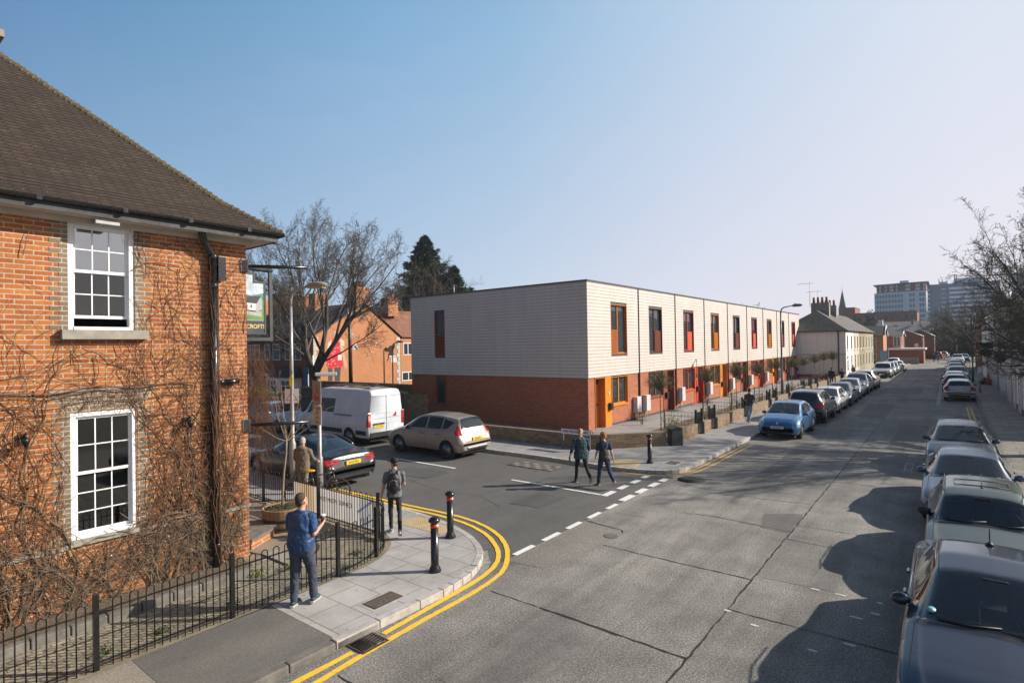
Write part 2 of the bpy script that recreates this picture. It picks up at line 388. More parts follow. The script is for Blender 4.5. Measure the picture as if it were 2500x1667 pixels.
# the sky is written at display brightness, so bring it back up for a background strength in the daylight range
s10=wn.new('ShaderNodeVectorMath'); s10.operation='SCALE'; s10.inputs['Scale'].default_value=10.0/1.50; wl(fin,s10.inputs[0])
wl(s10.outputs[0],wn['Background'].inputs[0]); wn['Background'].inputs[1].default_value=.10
sl=bpy.data.lights.new('sun','SUN'); sl.energy=5.0; sl.angle=R(.53); sl.color=(1,.91,.78)
so=bpy.data.objects.new('sun',sl); COL.objects.link(so)
sd=Vector((math.sin(SUN_AZ)*math.cos(SUN_EL),math.cos(SUN_AZ)*math.cos(SUN_EL),math.sin(SUN_EL)))
so.rotation_euler=(-sd).to_track_quat('-Z','Y').to_euler(); so.location=sd*60
S.view_settings.view_transform='Standard'; S.view_settings.look='None'; S.view_settings.exposure=0.6; S.view_settings.gamma=1; S.view_settings.use_curve_mapping=False
S.cycles.max_bounces=6; S.cycles.transparent_max_bounces=12; S.cycles.use_denoising=True

# ---------------------------------------------------------------- ground and roads
struct('ground',MB().sheet([(-700,-60),(500,-60),(500,900),(-700,900)],-.06),M['ground'])
struct('side_road',MB().sheet([(-90,8.0),(-5.8,8.0),(-5.8,18.5),(-90,18.5)],-.004),M['road2'])
struct('main_road',MB().sheet([(-6.97,-12),(1.6,-12),(1.6,240),(-6.97,240)],0),M['road'],'worn grey street of old slabs running away past the parked cars')
ZP=.12
kerbN=[(-6.86,-8),(-6.85,3.6),(-6.83,5),(-6.80,6.6),(-6.82,7.1),(-6.95,7.7),(-7.28,8.3),(-7.65,8.68),(-8.3,9.08),(-9.1,9.36),(-10.15,9.54),(-11.2,9.6),(-14,9.6),(-60,9.6)]
kerbF=[(-60,17.04),(-13,17.04),(-10.99,16.98),(-9.84,16.86),(-9.14,16.82),(-8.54,16.87),(-7.97,16.97),(-7.44,17.15),(-7.05,17.5),(-6.87,18.1),(-6.85,19.5),(-6.86,30),(-6.86,98),(-7.6,99.5),(-9,100),(-60,100)]
kerbR=[(1.32,-12),(1.32,36),(1.32,120),(1.6,235)]
cN=resample(flip_smooth(kerbN,1),.9); cF=resample(flip_smooth(kerbF,1),.9)
def stones(P,w,z0,z1,gap=.006,side=1,rng=random.Random(3)):
    m=MB(); Q=offset_line(P,side*w)
    for i in range(len(P)-1):
        a,b=Vector(P[i]),Vector(P[i+1]); c,d=Vector(Q[i]),Vector(Q[i+1]); L=(b-a).length
        if L<.02: continue
        g=gap/L; dz=rng.uniform(-.004,.004)
        q=[a.lerp(b,g),a.lerp(b,1-g),c.lerp(d,1-g),c.lerp(d,g)]
        m.prism([(p.x,p.y) for p in q],z0,z1+dz)
    return m
def inner(P,w,side): return offset_line(P,side*w)
KW=.14
iN=inner(cN,KW,1); iF=inner(cF,KW,1)
# near corner pavement bodies
o=struct('kerb_near',stones([p for p in cN if p[1]>=4.5 or p[0]<-8],KW,-.05,ZP+.004),M['kerb'],'pale new kerbstones round the near corner'); gbevel(o,.012)
o=struct('kerb_near_old',stones([p for p in cN if p[1]<=5.4 and p[0]>-8],KW,-.05,ZP-.004,side=1),M['kerb_old']); gbevel(o,.02)
o=struct('kerb_far',stones([p for p in cF if p[1]<40 and p[0]>-26],KW,-.05,ZP+.004),M['kerb']); gbevel(o,.012)
struct('kerb_far_distant',MB().prism([(-6.86,40.2),(-7.0,40.2),(-7.0,98),(-6.86,98)],-.05,ZP).prism([(-60,17.04),(-26,17.04),(-26,17.18),(-60,17.18)],-.05,ZP),M['kerb'])
struct('kerb_right',stones(resample(kerbR[:3],.9),.13,-.05,ZP,side=-1),M['kerb_old'])
# island pavement: tarmac south of Y 4.76, flags beyond
base=[p for p in iN]
flags=[p for p in base if p[1]>=4.76]; 
struct('pavement_near',MB().prism([(-6.985,4.77)]+[p for p in flags if p[0]>-30]+[(-30,8.05),(-9.9,8.05),(-9.35,7.72),(-8.98,7.2),(-8.72,6.4),(-8.66,4.77)],-.05,ZP),M['flags'],'grey paving flags on the near corner beside the railings')
struct('pavement_edge',MB().prism([(-8.66,4.69),(-6.99,4.69),(-6.99,4.768),(-8.66,4.768)],-.05,ZP+.003),M['kerb'])
struct('pavement_tarmac',MB().prism([(-8.66,2.75),(-6.99,2.75),(-6.99,4.688),(-8.66,4.688)],-.05,ZP),M['tarpave'])
struct('pavement_concrete',MB().prism([(-8.66,-8),(-6.99,-8),(-6.99,2.745),(-8.66,2.745)],-.05,ZP),M['concpave'])
# forecourt behind railings
fc=[(-8.78,-8),(-8.78,6.4),(-9.02,7.15),(-9.42,7.66),(-9.9,7.9),(-30,7.93),(-30,-8)]
struct('forecourt',MB().prism(fc,-.05,ZP-.006),M['blocks'],'pub forecourt paved with small mossy blocks')
edge=[(-8.72,-8),(-8.72,6.4),(-8.97,7.17),(-9.38,7.69),(-9.88,7.97),(-30,8.0)]
m=MB(); m.ribbon(flip_smooth(edge,1),.15,ZP+.006); struct('railing_kerb_path',m,mat('railing_edging',(.27,.23,.165),.9,nscale=4,namt=.25,bscale=50))
struct('forecourt_slab_path',MB().prism([(-11.2,5.7),(-9.9,6.0),(-9.55,6.6),(-11.4,6.9),(-13.6,6.2),(-13.6,5.7)],ZP-.02,ZP+.012),mat('forecourt_concrete',(.30,.25,.185),.9,nscale=2,namt=.15))
# far pavement
farp=[p for p in iF if p[1]<99.0 and p[0]>-59]
struct('pavement_far',MB().prism([(-7.0,18.0)] +[(-7.0,97)]+[(-14,97),(-14,24),(-30,24),(-30,17.19)]+[p for p in iF if -29<p[0] and p[1]<18.0],-.05,ZP),M['flags2'],'grey slab pavement in front of the new terrace')
struct('pavement_far_back',MB().prism([(-60,17.19),(-30.02,17.19),(-30.02,24),(-60,24)],-.05,ZP),M['tarpave'])
struct('pavement_right',MB().prism([(1.45,-12),(6,-12),(6,120),(1.45,120)],-.05,ZP),M['flags_old'],'old cracked pavement beside the white houses')
struct('crossing_road',MB().sheet([(-60,100.2),(-6.9,100.2),(-6.9,107),(-60,107)],-.002),M['road_old'])
struct('pavement_beyond',MB().prism([(-60,107),(-6.7,107),(-5.6,108.5),(-5.0,125),(-4.8,240),(-60,240)],-.05,ZP),mat('far_paving',(.33,.29,.25),.85,nscale=.5,namt=.15))
# markings
def line(name,pts,w,z,m,jit=.006,step=.12,label=None,smooth=2):
    P=resample(flip_smooth(pts,smooth),step); mm=MB().ribbon(P,w,z,jit=jit,rng=random.Random(len(P)))
    o=mm.build(name,m); o['kind']='structure'; 
    if label:o['label']=label
    return o
yo=[(-30,10.05),(-14,10.06),(-11.8,10.09),(-10.3,10.17),(-9.35,10.15),(-8.45,9.9),(-7.69,9.46),(-7.11,8.87),(-6.69,8.22),(-6.56,7.68),(-6.5,7.04),(-6.49,6.06),(-6.46,5.12),(-6.42,4.48),(-6.38,4.04),(-6.36,-6)]
yi=[(-30,9.86),(-13.6,9.88),(-11.6,9.9),(-9.92,9.95),(-9.06,9.84),(-8.22,9.53),(-7.61,9.1),(-7.27,8.76),(-6.98,8.34),(-6.82,7.79),(-6.76,7.17),(-6.72,6.3),(-6.66,5.33)]
line('road_marking_yellow_outer',yo,.10,.006,M['yellow'],smooth=1,label='outer of the double yellow lines round the near corner')
line('road_marking_yellow_inner',yi,.10,.006,M['yellow'],smooth=1)
line('road_marking_yellow_stub',[(-6.61,4.75),(-6.61,4.35),(-6.61,3.87),(-6.58,-6)],.10,.006,M['yellow'])
line('road_marking_yellow_cap',[(-13.7,9.86),(-13.72,10.1)],.1,.007,M['yellow'],smooth=0)
fo=[(-13.68,16.93),(-11.32,16.91),(-10.01,16.87),(-8.6,16.75),(-7.5,16.84),(-6.85,17.3),(-6.55,18.23),(-6.5,19.88),(-6.5,21.75),(-6.46,24.24)]
line('road_marking_yellow_far_outer',fo,.085,.006,M['yellow_worn'])
line('road_marking_yellow_far_inner',[(-7.2,17.2),(-6.86,17.75),(-6.74,18.5),(-6.72,19.93),(-6.68,24.1)],.085,.006,M['yellow_worn'])
line('road_marking_yellow_right_a',[(.74,44.2),(.78,37.0)],.09,.006,M['yellow_worn'])
line('road_marking_yellow_right_b',[(.92,44.2),(.97,37.0)],.09,.006,M['yellow_worn'])
def rects(name,rs,m,z=.006,kind='structure',label=None):
    mm=MB()
    for r in rs: mm.sheet([(r[0],r[2]),(r[1],r[2]),(r[1],r[3]),(r[0],r[3])],z)
    o=mm.build(name,m); o['kind']=kind
    if label:o['label']=label
    return o
rects('give_way_dashes',[(-7.06,-6.93,a,b) for a,b in ((8.92,9.58),(9.93,10.57),(10.9,11.5),(11.86,12.44),(12.8,13.34))],M['white_line'],.008)
rects('give_way_double_dashes',[(-7.14,-6.94,a,b) for a,b in ((13.68,14.38),(14.65,15.22),(15.52,16.06),(16.3,16.72))]+[(-7.76,-7.57,a,b) for a,b in ((13.85,14.45),(14.76,15.27),(15.6,16.08),(16.37,16.73))],M['white_line'],.008)
rects('centre_line',[(-10.97,-7.78,13.86,13.96),(-16.77,-13.62,14.08,14.19)],M['white_line'],.008)
rects('parking_bay_dots',[(-.78,-.56,45+i*.75,45.28+i*.75) for i in range(28)]+[(-.5,.6,45.0,45.08)],M['white_worn'],.006)
mm=MB(); rr=random.Random(5)
for (x,y) in ((-1.88,10.63),(-1.5,10.64),(-1.21,10.64),(-.96,10.66),(-2.36,8.76),(-1.17,8.96),(-1.55,8.5),(-1.2,9.9),(-2.83,9.0),(-.98,10.2)):
    L_=rr.uniform(.04,.09); mm.sheet([(x+L_*rr.uniform(.8,1.1)*math.copysign(abs(math.cos(a))**.5,math.cos(a)),y+.028*rr.uniform(.8,1.2)*math.copysign(abs(math.sin(a))**.5,math.sin(a))) for a in [k*PI/8 for k in range(16)]],.006)
o=mm.build('worn_paint_marks',M['white_worn']);o['kind']='structure'
# letters painted in the bay
for i,(t,y) in enumerate((('DOCTOR',22.6),('ONLY',25.0))):
    me=text_mesh(t,.5,0); me.materials.append(M['white_worn']); o=bpy.data.objects.new('road_lettering',me); COL.objects.link(o); o.location=(-1.12,y,.007); o.rotation_euler=(0,0,PI/2); o.scale=(.75,.7,1); o['kind']='structure'
# joints and cracks
def crack(name,pts,w,seed=1,wob=.015,z=.005):
    r=random.Random(seed); P=resample(pts,.15); P=[(x+r.uniform(-wob,wob),y+r.uniform(-wob,wob)) for x,y in P]
    mm=MB(); Pv=[Vector(p) for p in P]; vs=[]
    for i,p in enumerate(Pv):
        t=(Pv[min(i+1,len(Pv)-1)]-Pv[max(i-1,0)]).normalized(); n=Vector((-t.y,t.x)); ww=w*r.uniform(.3,1.15)
        vs+=[(*(p+n*ww/2),z),(*(p-n*ww/2),z)]
    mm.add(vs,[(2*i,2*i+1,2*i+3,2*i+2) for i in range(len(Pv)-1)])
    o=mm.build(name,M['joint']); o['kind']='structure'; return o
crack('road_joint',[(-2.84,-8),(-2.84,10.4),(-2.83,19.4),(-2.83,70)],.035,1,.012)
for i,(pts,w) in enumerate([([(-5.84,10.44),(-2.85,10.41)],.035),([(-5.3,7.36),(-2.86,7.31)],.05),([(-6.3,7.38),(-5.3,7.36)],.018),([(-2.83,9.05),(1.2,9.08)],.03),([(-6.96,11.67),(-5.93,11.53),(-5.83,11.38)],.045),
   ([(-5.64,19.26),(-2.86,19.4)],.03),([(-2.82,19.05),(.9,19.2)],.06),([(-5.3,13.6),(-4.6,13.7),(-2.83,13.55)],.03),([(-2.83,13.0),(-1.2,12.95)],.02),([(-5.95,15.8),(-2.85,16.1)],.018),([(-2.83,14.1),(1,14.2)],.02),([(-6.8,21.8),(-2.83,22.1)],.025),([(-2.83,25.0),(1,25.1)],.03),
   ([(-6.6,26),(-2.83,26.2)],.03),([(-6.8,31),(1,31.3)],.03),([(-2.85,5.2),(1.0,5.25)],.03),([(-6.3,4.3),(-2.86,4.2)],.03),([(-6.9,36),(1,36)],.03),([(-14,12.2),(-12,11.7),(-10.5,11.9),(-9.4,11.4)],.012),([(-13.5,15.2),(-12.5,15.9),(-11,15.3)],.02)]):
    crack('road_joint',pts,w,i+5,.014)
def patch(name,poly,m,z,seed=0,label=None):
    r=random.Random(seed); P=resample(poly+[poly[0]],.3)[:-1]; P=[(x+r.uniform(-.025,.025),y+r.uniform(-.025,.025)) for x,y in P]
    o=MB().sheet(P,z).build(name,m); o['kind']='structure'
    if label:o['label']=label
patch('road_patch',[(-6.9,8.6),(-6.9,11.62),(-5.95,11.5),(-5.84,11.3),(-5.86,9.3),(-6.2,8.7)],M['patchB'],.0035,1)
patch('road_patch',[(-3.68,14.6),(-2.9,15.1),(-2.84,14.67),(-2.9,13.4),(-3.45,13.5)],M['patchA'],.0035,2)
patch('road_patch',[(-6.3,16.4),(-5.6,19.26),(-5.3,20.9),(-2.87,21.69),(-2.86,16.15),(-4.64,15.75)],M['road_old'],.0032,3)
patch('road_patch',[(-6.8,22),(-2.88,22.1),(-2.88,30.9),(-6.8,31)],M['road_old'],.0032,4)
patch('road_patch',[(.1,37.2),(1.15,37.4),(1.15,39.3),(.1,39.1)],M['patchA'],.0035,5)
patch('road_patch',[(-2.8,47),(-.2,47.2),(-.2,49.3),(-2.8,49)],M['patchA'],.0034,6)
patch('road_patch',[(-4.6,52.3),(-1.8,53),(-1.8,60),(-4.6,59)],M['patchA'],.0034,7)
patch('road_patch',[(-4.2,36),(-2.87,36),(-2.87,44),(-4.2,44)],M['patchA'],.0033,8)
patch('road_patch',[(-2.8,16.2),(1.2,16.3),(1.2,21.4),(-2.8,21.6)],M['road_old'],.0033,9)
for i_,(a_,b_,c_,d_,m_) in enumerate(((-2.80,-1.6,10.6,12.9,'road_old'),(-5.2,-4.1,5.0,7.3,'road_old'),(-4.9,-4.2,17.0,26.0,'patchA'),(-6.75,-5.9,12.6,15.4,'road_old'),(-2.0,-.9,26,34,'patchA'),(-5.6,-4.9,31,37,'patchA'),(-9.4,-8.5,11.8,13.2,'road2b'),(-15.2,-13.4,12.4,13.6,'road2b'))):
    patch('road_patch',[(a_,c_),(b_,c_+.1),(b_+.06,d_),(a_+.05,d_-.08)],M[m_],.0037+.0001*i_,20+i_)
# cement smears by near kerb
patch('gutter_repair',[(-6.79,6.7),(-6.62,6.9),(-6.75,7.7),(-7.15,8.35),(-7.6,8.8),(-7.72,8.72),(-7.3,8.26),(-6.97,7.68),(-6.83,7.1)],mat('cement',(.29,.28,.25),.9,nscale=7,namt=.35,bscale=60),.0042,10)
patch('gutter_repair',[(-7.7,8.75),(-8.35,9.12),(-9.3,9.42),(-10.6,9.6),(-10.6,9.72),(-9.3,9.62),(-8.3,9.35),(-7.6,8.95)],M['patchA'],.0042,11)
patch('gutter_repair',[(-6.79,5.6),(-6.7,5.6),(-6.7,6.15),(-6.79,6.15)],mat('cement_b',(.27,.255,.23),.9,nscale=9,namt=.4),.0042,12)

# drains and covers
def drain(name,x0,x1,y0,y1,z,label,slats=9):
    t=thing(name,label,'drain',(0,0,0))
    m=MB(); f=.03
    m.box(x0,x1,y0,y0+f,z-.03,z+.01).box(x0,x1,y1-f,y1,z-.03,z+.01).box(x0,x0+f,y0+f,y1-f,z-.03,z+.01).box(x1-f,x1,y0+f,y1-f,z-.03,z+.01)
    m.build('frame',M['iron'],t)
    MB().box(x0+f,x1-f,y0+f,y1-f,z-.03,z+.0005).build('pit',M['joint'],t)
    m=MB(); ym=(y0+y1)/2
    for k in range(slats):
        u=(k+.5)/slats
        a=x0+f+(x1-x0-2*f)*u
        m.tube([(a,ym+.01,z+.004),(a+.02,ym+.08,z+.004),(a,y1-f,z+.004)],.008,5)
        b=y0+f+(ym-y0-f)*u
        m.tube([(x0+f,b,z+.004),((x0+x1)/2,b+.02,z+.004),(x1-f,b,z+.004)],.008,5)
    m.box(x0+f,x1-f,ym-.01,ym+.01,z-.01,z+.008)
    m.build('bars',M['iron'],t); return t
M['iron']=mat('cast_iron',(.085,.066,.052),.6,metal=.3,nscale=20,namt=.3)
drain('gully_grate',-6.84,-6.44,4.80,5.26,.004,'cast iron gully grate beside the old kerb at the near corner',6)
def cover(name,x0,x1,y0,y1,z,label,m1,nx,ny):
    t=thing(name,label,'manhole cover')
    MB().box(x0-.05,x1+.05,y0-.05,y1+.05,z-.03,z+.003).build('surround',M['kerb'],t)
    MB().box(x0,x1,y0,y1,z-.03,z+.005).build('plate',m1,t)
    m=MB(); dx=(x1-x0-.04)/nx; dy=(y1-y0-.04)/ny
    for i in range(nx):
        for j in range(ny):
            o2=(j%2)*.5*dx if i<nx-1 or j%2==0 else 0
            xx=x0+.02+i*dx+o2*.6
            m.box(xx+.008,min(xx+dx-.006,x1-.01),y0+.02+j*dy+.006,y0+.02+(j+1)*dy-.006,z+.005,z+.011)
    m.build('tread_blocks',M['iron2'],t)
M['iron2']=mat('cover_tread',(.20,.165,.13),.7,metal=.1,nscale=15,namt=.25)
cover('manhole_cover',-7.50,-7.18,5.58,6.17,ZP,'rectangular iron cover set in pale flags near the kerb',M['iron'],7,16)
cover('manhole_cover',-7.75,-7.36,18.25,18.8,ZP,'small iron cover in the pavement by the far bollard',M['iron'],6,10)
# long grate-like cover in side road
t=thing('road_cover','long iron grid cover in the side road by the far kerb','manhole cover')
m=MB(); m.box(-12.5,-10.65,15.58,16.38,-.05,.006); m.build('plate',M['joint'],t)
m=MB()
for i in range(8):
    for j in range(3):
        x0=-12.46+i*.228; y0=15.62+j*.25
        if (i+j)%2: 
            for q in range(3): m.box(x0+.015+q*.07,x0+.055+q*.07,y0+.01,y0+.23,.006,.016)
        else:
            for q in range(3): m.box(x0+.01,x0+.215,y0+.02+q*.075,y0+.06+q*.075,.006,.016)
m.build('tread_blocks',mat('filled_tread',(.26,.235,.2),.8,namt=.2),t)
m=MB(); m.lathe([(.17,.0),(.17,.008),(.15,.01)],(-5.95,11.05,.0),20); tag(m.build('valve_cover',M['patchA']),'small round dark cover in the pinkish road patch','manhole cover')
m=MB(); m.lathe([(.42,.0),(.42,.008)],(-6.35,17.0,.0),24); tag(m.build('round_manhole_cover',M['joint']),'round dark manhole with faded yellow rim near the far kerb','manhole cover')
# tactile paving
M['tact']=mat('buff_tactile',(.56,.44,.24),.8,nscale=5,namt=.12)
def tactile(poly,x0,x1,y0,y1,label,inside):
    t=thing('tactile_paving',label,'paving')
    MB().prism(poly,ZP-.03,ZP+.006).build('slab',M['tact'],t)
    m=MB(); x=x0
    while x<x1:
        y=y0
        while y<y1:
            if inside(x,y): m.lathe([(.013,0),(.008,.006)],(x,y,ZP+.006),6)
            y+=.067
        x+=.067
    o=m.build('blisters',M['tact'],t)
def pip(poly):
    def f(x,y):
        c=False; j=len(poly)-1
        for i in range(len(poly)):
            if (poly[i][1]>y)!=(poly[j][1]>y) and x<(poly[j][0]-poly[i][0])*(y-poly[i][1])/(poly[j][1]-poly[i][1])+poly[i][0]: c=not c
            j=i
        return c
    return f
pl=[(-10.5,8.66),(-10.15,9.28),(-9.03,9.2),(-8.85,8.68)]; tactile(pl,-10.5,-8.8,8.66,9.3,'buff blister paving by the kerb beyond the railings',pip(pl))
pl=[(-9.4,17.06),(-9.4,18.2),(-8.48,18.22),(-8.3,17.1)]; tactile(pl,-9.4,-8.3,17.1,18.25,'buff blister paving beside the far corner bollard',pip(pl))
# ---------------------------------------------------------------- new terrace: nine houses
TX=-13.5; UY=[23.07,28.55,33.77,39.0,44.2,49.4,54.6,59.8,65.0,70.25]; TB=2.63; TT=7.24; TBACK=-25.75
SCH=[('orange','orange','orangedk','orangedk'),('browndk','brownp','browndk','brownp'),('red','red','reddk','red'),('orange','amber','orangedk','amber'),('browndk','brownp','browndk','brownp'),('red','red','reddk','red'),('orange','orange','orangedk','amber'),('browndk','brownp','browndk','brownp'),('red','red','reddk','red')]
def wall_with_holes(m,x,y0,y1,z0,z1,holes,mi=0):
    # wall in plane X=x facing +X, thickness back .3 ; holes (ya,yb,za,zb) sorted by y
    y=y0
    for (a,b,c,d) in sorted(holes):
        if a>y: m.box(x-.3,x,y,a,z0,z1,mi)
        if c>z0: m.box(x-.3,x,a,b,z0,c,mi)
        if d<z1: m.box(x-.3,x,a,b,d,z1,mi)
        y=b
    if y<y1: m.box(x-.3,x,y,y1,z0,z1,mi)
def boards(m,x0,x1,y0,y1,z0,z1,axis,holes,pitch=.1625,gap=.013,th=.03,joints=()):
    z=z0; 
    while z<z1-.02:
        a=z+gap; b=min(z+pitch,z1)
        segs=[(y0,y1)]
        for (ha,hb,hc,hd) in holes:
            if b>hc+.01 and a<hd-.01:
                ns=[]
                for (p,q) in segs:
                    if ha>p: ns.append((p,min(ha,q)))
                    if hb<q: ns.append((max(hb,p),q))
                segs=[s_ for s_ in ns if s_[1]-s_[0]>.01]
        out=[]
        for (p,q) in segs:
            cuts=[p]+[j for j in joints if p+.02<j<q-.02]+[q]
            for u,v in zip(cuts,cuts[1:]): out.append((u+.003,v-.003))
        for (p,q) in out:
            if axis=='x': m.box(x0,x0+th,p,q,a,b)
            else: m.box(p,q,x0-th,x0,a,b)
        z+=pitch
for i in range(9):
    y0,y1=UY[i],UY[i+1]; door_c,pan_c,tim_c,slat_c=SCH[i]
    first=i==0
    names=['orange','dark brown','red','amber','dark brown','red','orange','dark brown','red'][i]
    ordn=['at the near corner of the terrace','second from the near corner','third from the near corner','fourth from the near corner','in the middle of the terrace','fourth from the far end','third from the far end','second from the far end','at the far end of the terrace'][i]
    t=thing('terraced_house','new two-storey house with %s door and window timber, %s'%(names,ordn),'house',(TX,y0,0),group='houses of the new cladded terrace')
    P=lambda mb,n,m,par=None: mb.build(n,m,par or t,loc=(-TX,-y0,0) if par is None else (0,0,0))
    if first: d0,d1,p1_,w1_=.63,1.65,2.30,4.06; W0=y0+2.28;W1=y0+4.07; dd=(y0+d0,y0+d1); pp=(y0+d1,y0+p1_); ww=(y0+p1_,y0+w1_); uw=(W0,W1)
    else: ww=(y0+1.32,y0+3.26); pp=(y0+3.26,y0+3.86); dd=(y0+3.86,y0+4.98); uw=(y0+1.36,y0+3.2)
    WZ0,WZ1=1.14,TB-.05; UZ0,UZ1=3.72,6.25
    # ground floor brick
    lo=min(dd[0],ww[0]); hi=max(dd[1],ww[1])
    P(MB().box(TX-.3,TX,y0+(.3 if first else .03),lo,.1,TB),'brick_wall',M['t_brick']); P(MB().box(TX-.3,TX,hi,y1-.03,.1,TB),'brick_wall',M['t_brick']); P(MB().box(TX-.3,TX-.002,ww[0],ww[1],.1,WZ0-.06),'brick_wall',M['t_brick'])
    if first: P(MB().box(TBACK,TX,y0,y0+.3,.05,TB),'side_brick_wall',M['t_brick'])
    m=MB(); m.box(TX-.28,TX+.012,min(pp[0],ww[0]) if first else y0+.03,y1-.03,.02,.26 if not first else .24) if first else m.box(TX-.28,TX+.012,y0+.03,dd[0],.02,.26)
    P(m,'plinth',M['plinth'])
    # interior dark box
    m=MB(); m.box(TX-.9,TX-.6,y0+.1,y1-.1,.1,7.0); P(m,'interior',mat('dark_interior',(.03,.03,.032),.9,namt=0))
    m=MB(); m.box(TX-6,TX-.3,y0+.1,y1-.1,TB-.05,TB+.15)
    m.box(TBACK,TX-.2,y0+.02,y1-.02,TT-.25,TT-.1); P(m,'floor_and_roof',M['cap'])
    # back wall
    m=MB(); m.box(TBACK,TBACK+.3,y0+.31 if first else y0,y1,.05,TT-.26); P(m,'back_wall',M['t_brick'])
    if i==8: m=MB(); m.box(TBACK+.3,TX-.31,y1-.28,y1,.05,TT-.26); P(m,'end_wall',M['clad'])
    # cladding
    m=MB(); J=(uw[0],uw[1],y0+.52) 
    boards(m,TX+.02,0,y0+(.0 if first else .06),y1-.03,TB,TT,'x',[(uw[0],uw[1],UZ0,UZ1)],joints=sorted(J))
    P(m,'cladding',M['clad'])
    m=MB(); wall_with_holes(m,TX+.012,y0+(.02 if first else .0),y1,TB+.005,TT,[(uw[0],uw[1],UZ0,UZ1)]); P(m,'cladding_backing',M['clad_back'])
    if first:
        m=MB(); sw=(-23.72,-22.72,UZ0-.02,UZ1+.02) ; J=[TBACK+1.1,-23.72,-22.72,-20.9,-19.1,-17.3,-15.5]
        boards(m,y0,0,TBACK,TX+.05,TB,TT,'y',[(-23.72,-22.88,UZ0,UZ1)],joints=J)
        P(m,'side_cladding',M['clad'])
        m=MB(); m.box(TBACK,-23.72,y0-.001,y0+.28,TB+.005,TT); m.box(-22.88,TX-.29,y0-.001,y0+.28,TB+.005,TT); m.box(-23.72,-22.88,y0-.001,y0+.28,TB+.005,UZ0); m.box(-23.72,-22.88,y0-.001,y0+.28,UZ1,TT); P(m,'side_backing',M['clad_back'])
        # side windows
        for (xa,xb,za,zb,sl) in ((-23.72,-22.88,UZ0,UZ1,1),(-23.6,-22.85,1.0,TB-.02,0)):
            m=MB(); yy=y0-.035 if sl else y0-.09
            m.box(xa,xb,yy,yy+.2,za,za+.06).box(xa,xb,yy,yy+.2,zb-.06,zb).box(xa,xa+.1,yy,yy+.2,za+.06,zb-.06).box(xb-.06,xb,yy,yy+.2,za+.06,zb-.06)
            if sl:
                m.box(xa+.1,xb-.06,yy+.03,yy+.06,za+.06,za+1.18)
                k=0
                while k<11: m.box(xa+.12+k*.061,xa+.15+k*.061,yy,yy+.03,za+.06,za+1.18); k+=1
            w_=P(m,'side_window',M['brownp'])
            MB().box(xa+.1,xb-.06,yy+.08,yy+.1,za+.06+(1.12 if sl else 0),zb-.06).build('glass',M['glass'],w_)
    # coping
    m=MB(); m.box(TX-.35,TX+.09,y0-(.09 if first else -.002),y1+(.09 if i==8 else -.002),TT+.0,TT+.07)
    if first: m.box(TBACK-.05,TX-.36,y0-.09,y0+.3,TT,TT+.07)
    P(m,'roof_coping',M['cap'])
    # upper window
    def framewin(name,a,b,za,zb,tim,xf=TX-.06,mull=None,side=None,panelz=None,slat=False,panm=None):
        dep=.12; f=.055; m=MB()
        xo=TX+.055
        m.box(xf-.1,xo,a,a+.03,za,zb).box(xf-.1,xo,b-.03,b,za,zb).box(xf-.1,xo,a+.03,b-.03,za,za+.035).box(xf-.1,xo,a+.03,b-.03,zb-.03,zb)
        m.box(xf-.06,xf,a+.03,a+.03+f,za+.035,zb-.03).box(xf-.06,xf,b-.03-f,b-.03,za+.035,zb-.03).box(xf-.06,xf,a+.03+f,b-.03-f,za+.035,za+.035+f).box(xf-.06,xf,a+.03+f,b-.03-f,zb-.03-f,zb-.03)
        if mull is None: mull=(a+b)/2
        m.box(xf-.06,xf+.01,mull-.04,mull+.04,za+.035+f,zb-.03-f)
        w_=P(m,name,M[tim])
        gl=MB()
        if panelz:
            pa,pb=(a+.03+f,mull-.04) if side<0 else (mull+.04,b-.03-f)
            m2=MB(); m2.box(xf-.05,xf+.02,pa-.02,pb+.02,za+.04,panelz)
            if slat:
                n=9
                for k in range(n): m2.box(xf+.02,xf+.045,pa-.02+(pb-pa+.04)*(k+.15)/n,pa-.02+(pb-pa+.04)*(k+.7)/n,za+.05,panelz)
            m2.build('panel',M[panm],w_)
        gl.box(xf-.045,xf-.03,a+.03+f,b-.03-f,za+.035+f,zb-.03-f); gl.build('glass',M['glass'],w_)
        return w_
    framewin('upper_window',uw[0],uw[1],UZ0,UZ1,tim_c,side=-1 if first else 1,panelz=4.97,slat=i in (0,1,3,4,6),panm=slat_c)
    g=framewin('ground_window',ww[0],ww[1],WZ0,WZ1,'orange' if first else pan_c)
    m=MB(); m.box(TX-.1,TX+.06,ww[0]-.0,ww[1]+.0,WZ0-.06,WZ0-.003); m.build('sill',M[pan_c],g)
    m=MB(); m.box(TX-.12,TX+.02,pp[0]+.002,pp[1]-.002,.12,TB-.003); pn=P(m,'door_panel',M[pan_c])
    yb=pp[1]-.22 if first else pp[1]-.18
    m=MB(); m.box(TX+.02,TX+.16,yb-.14,yb+.14,.95,1.28); m.box(TX+.02,TX+.18,yb-.15,yb+.15,1.28,1.31); o=m.build('letter_box',M['blackmet'],pn); gbevel(o,.02)
    m=MB(); m.box(TX+.02,TX+.05,(pp[0]+pp[1])/2-.03,(pp[0]+pp[1])/2+.03,1.72,1.86); m.build('house_light',M['white'],pn)
    # door recessed
    m=MB(); a,b=dd
    m.box(TX-.42,TX+.03,a,a+.05,.1,TB-.003).box(TX-.42,TX+.03,b-.05,b,.1,TB-.003); m.box(TX-.42,TX+.02,a+.05,b-.05,TB-.06,TB-.003)
    P(m,'door_frame',M[tim_c if i not in (1,4,7) else 'brownp'])
    m=MB(); m.box(TX-.4,TX-.34,a+.05,b-.05,.12,2.15); dr=P(m,'front_door',M[door_c])
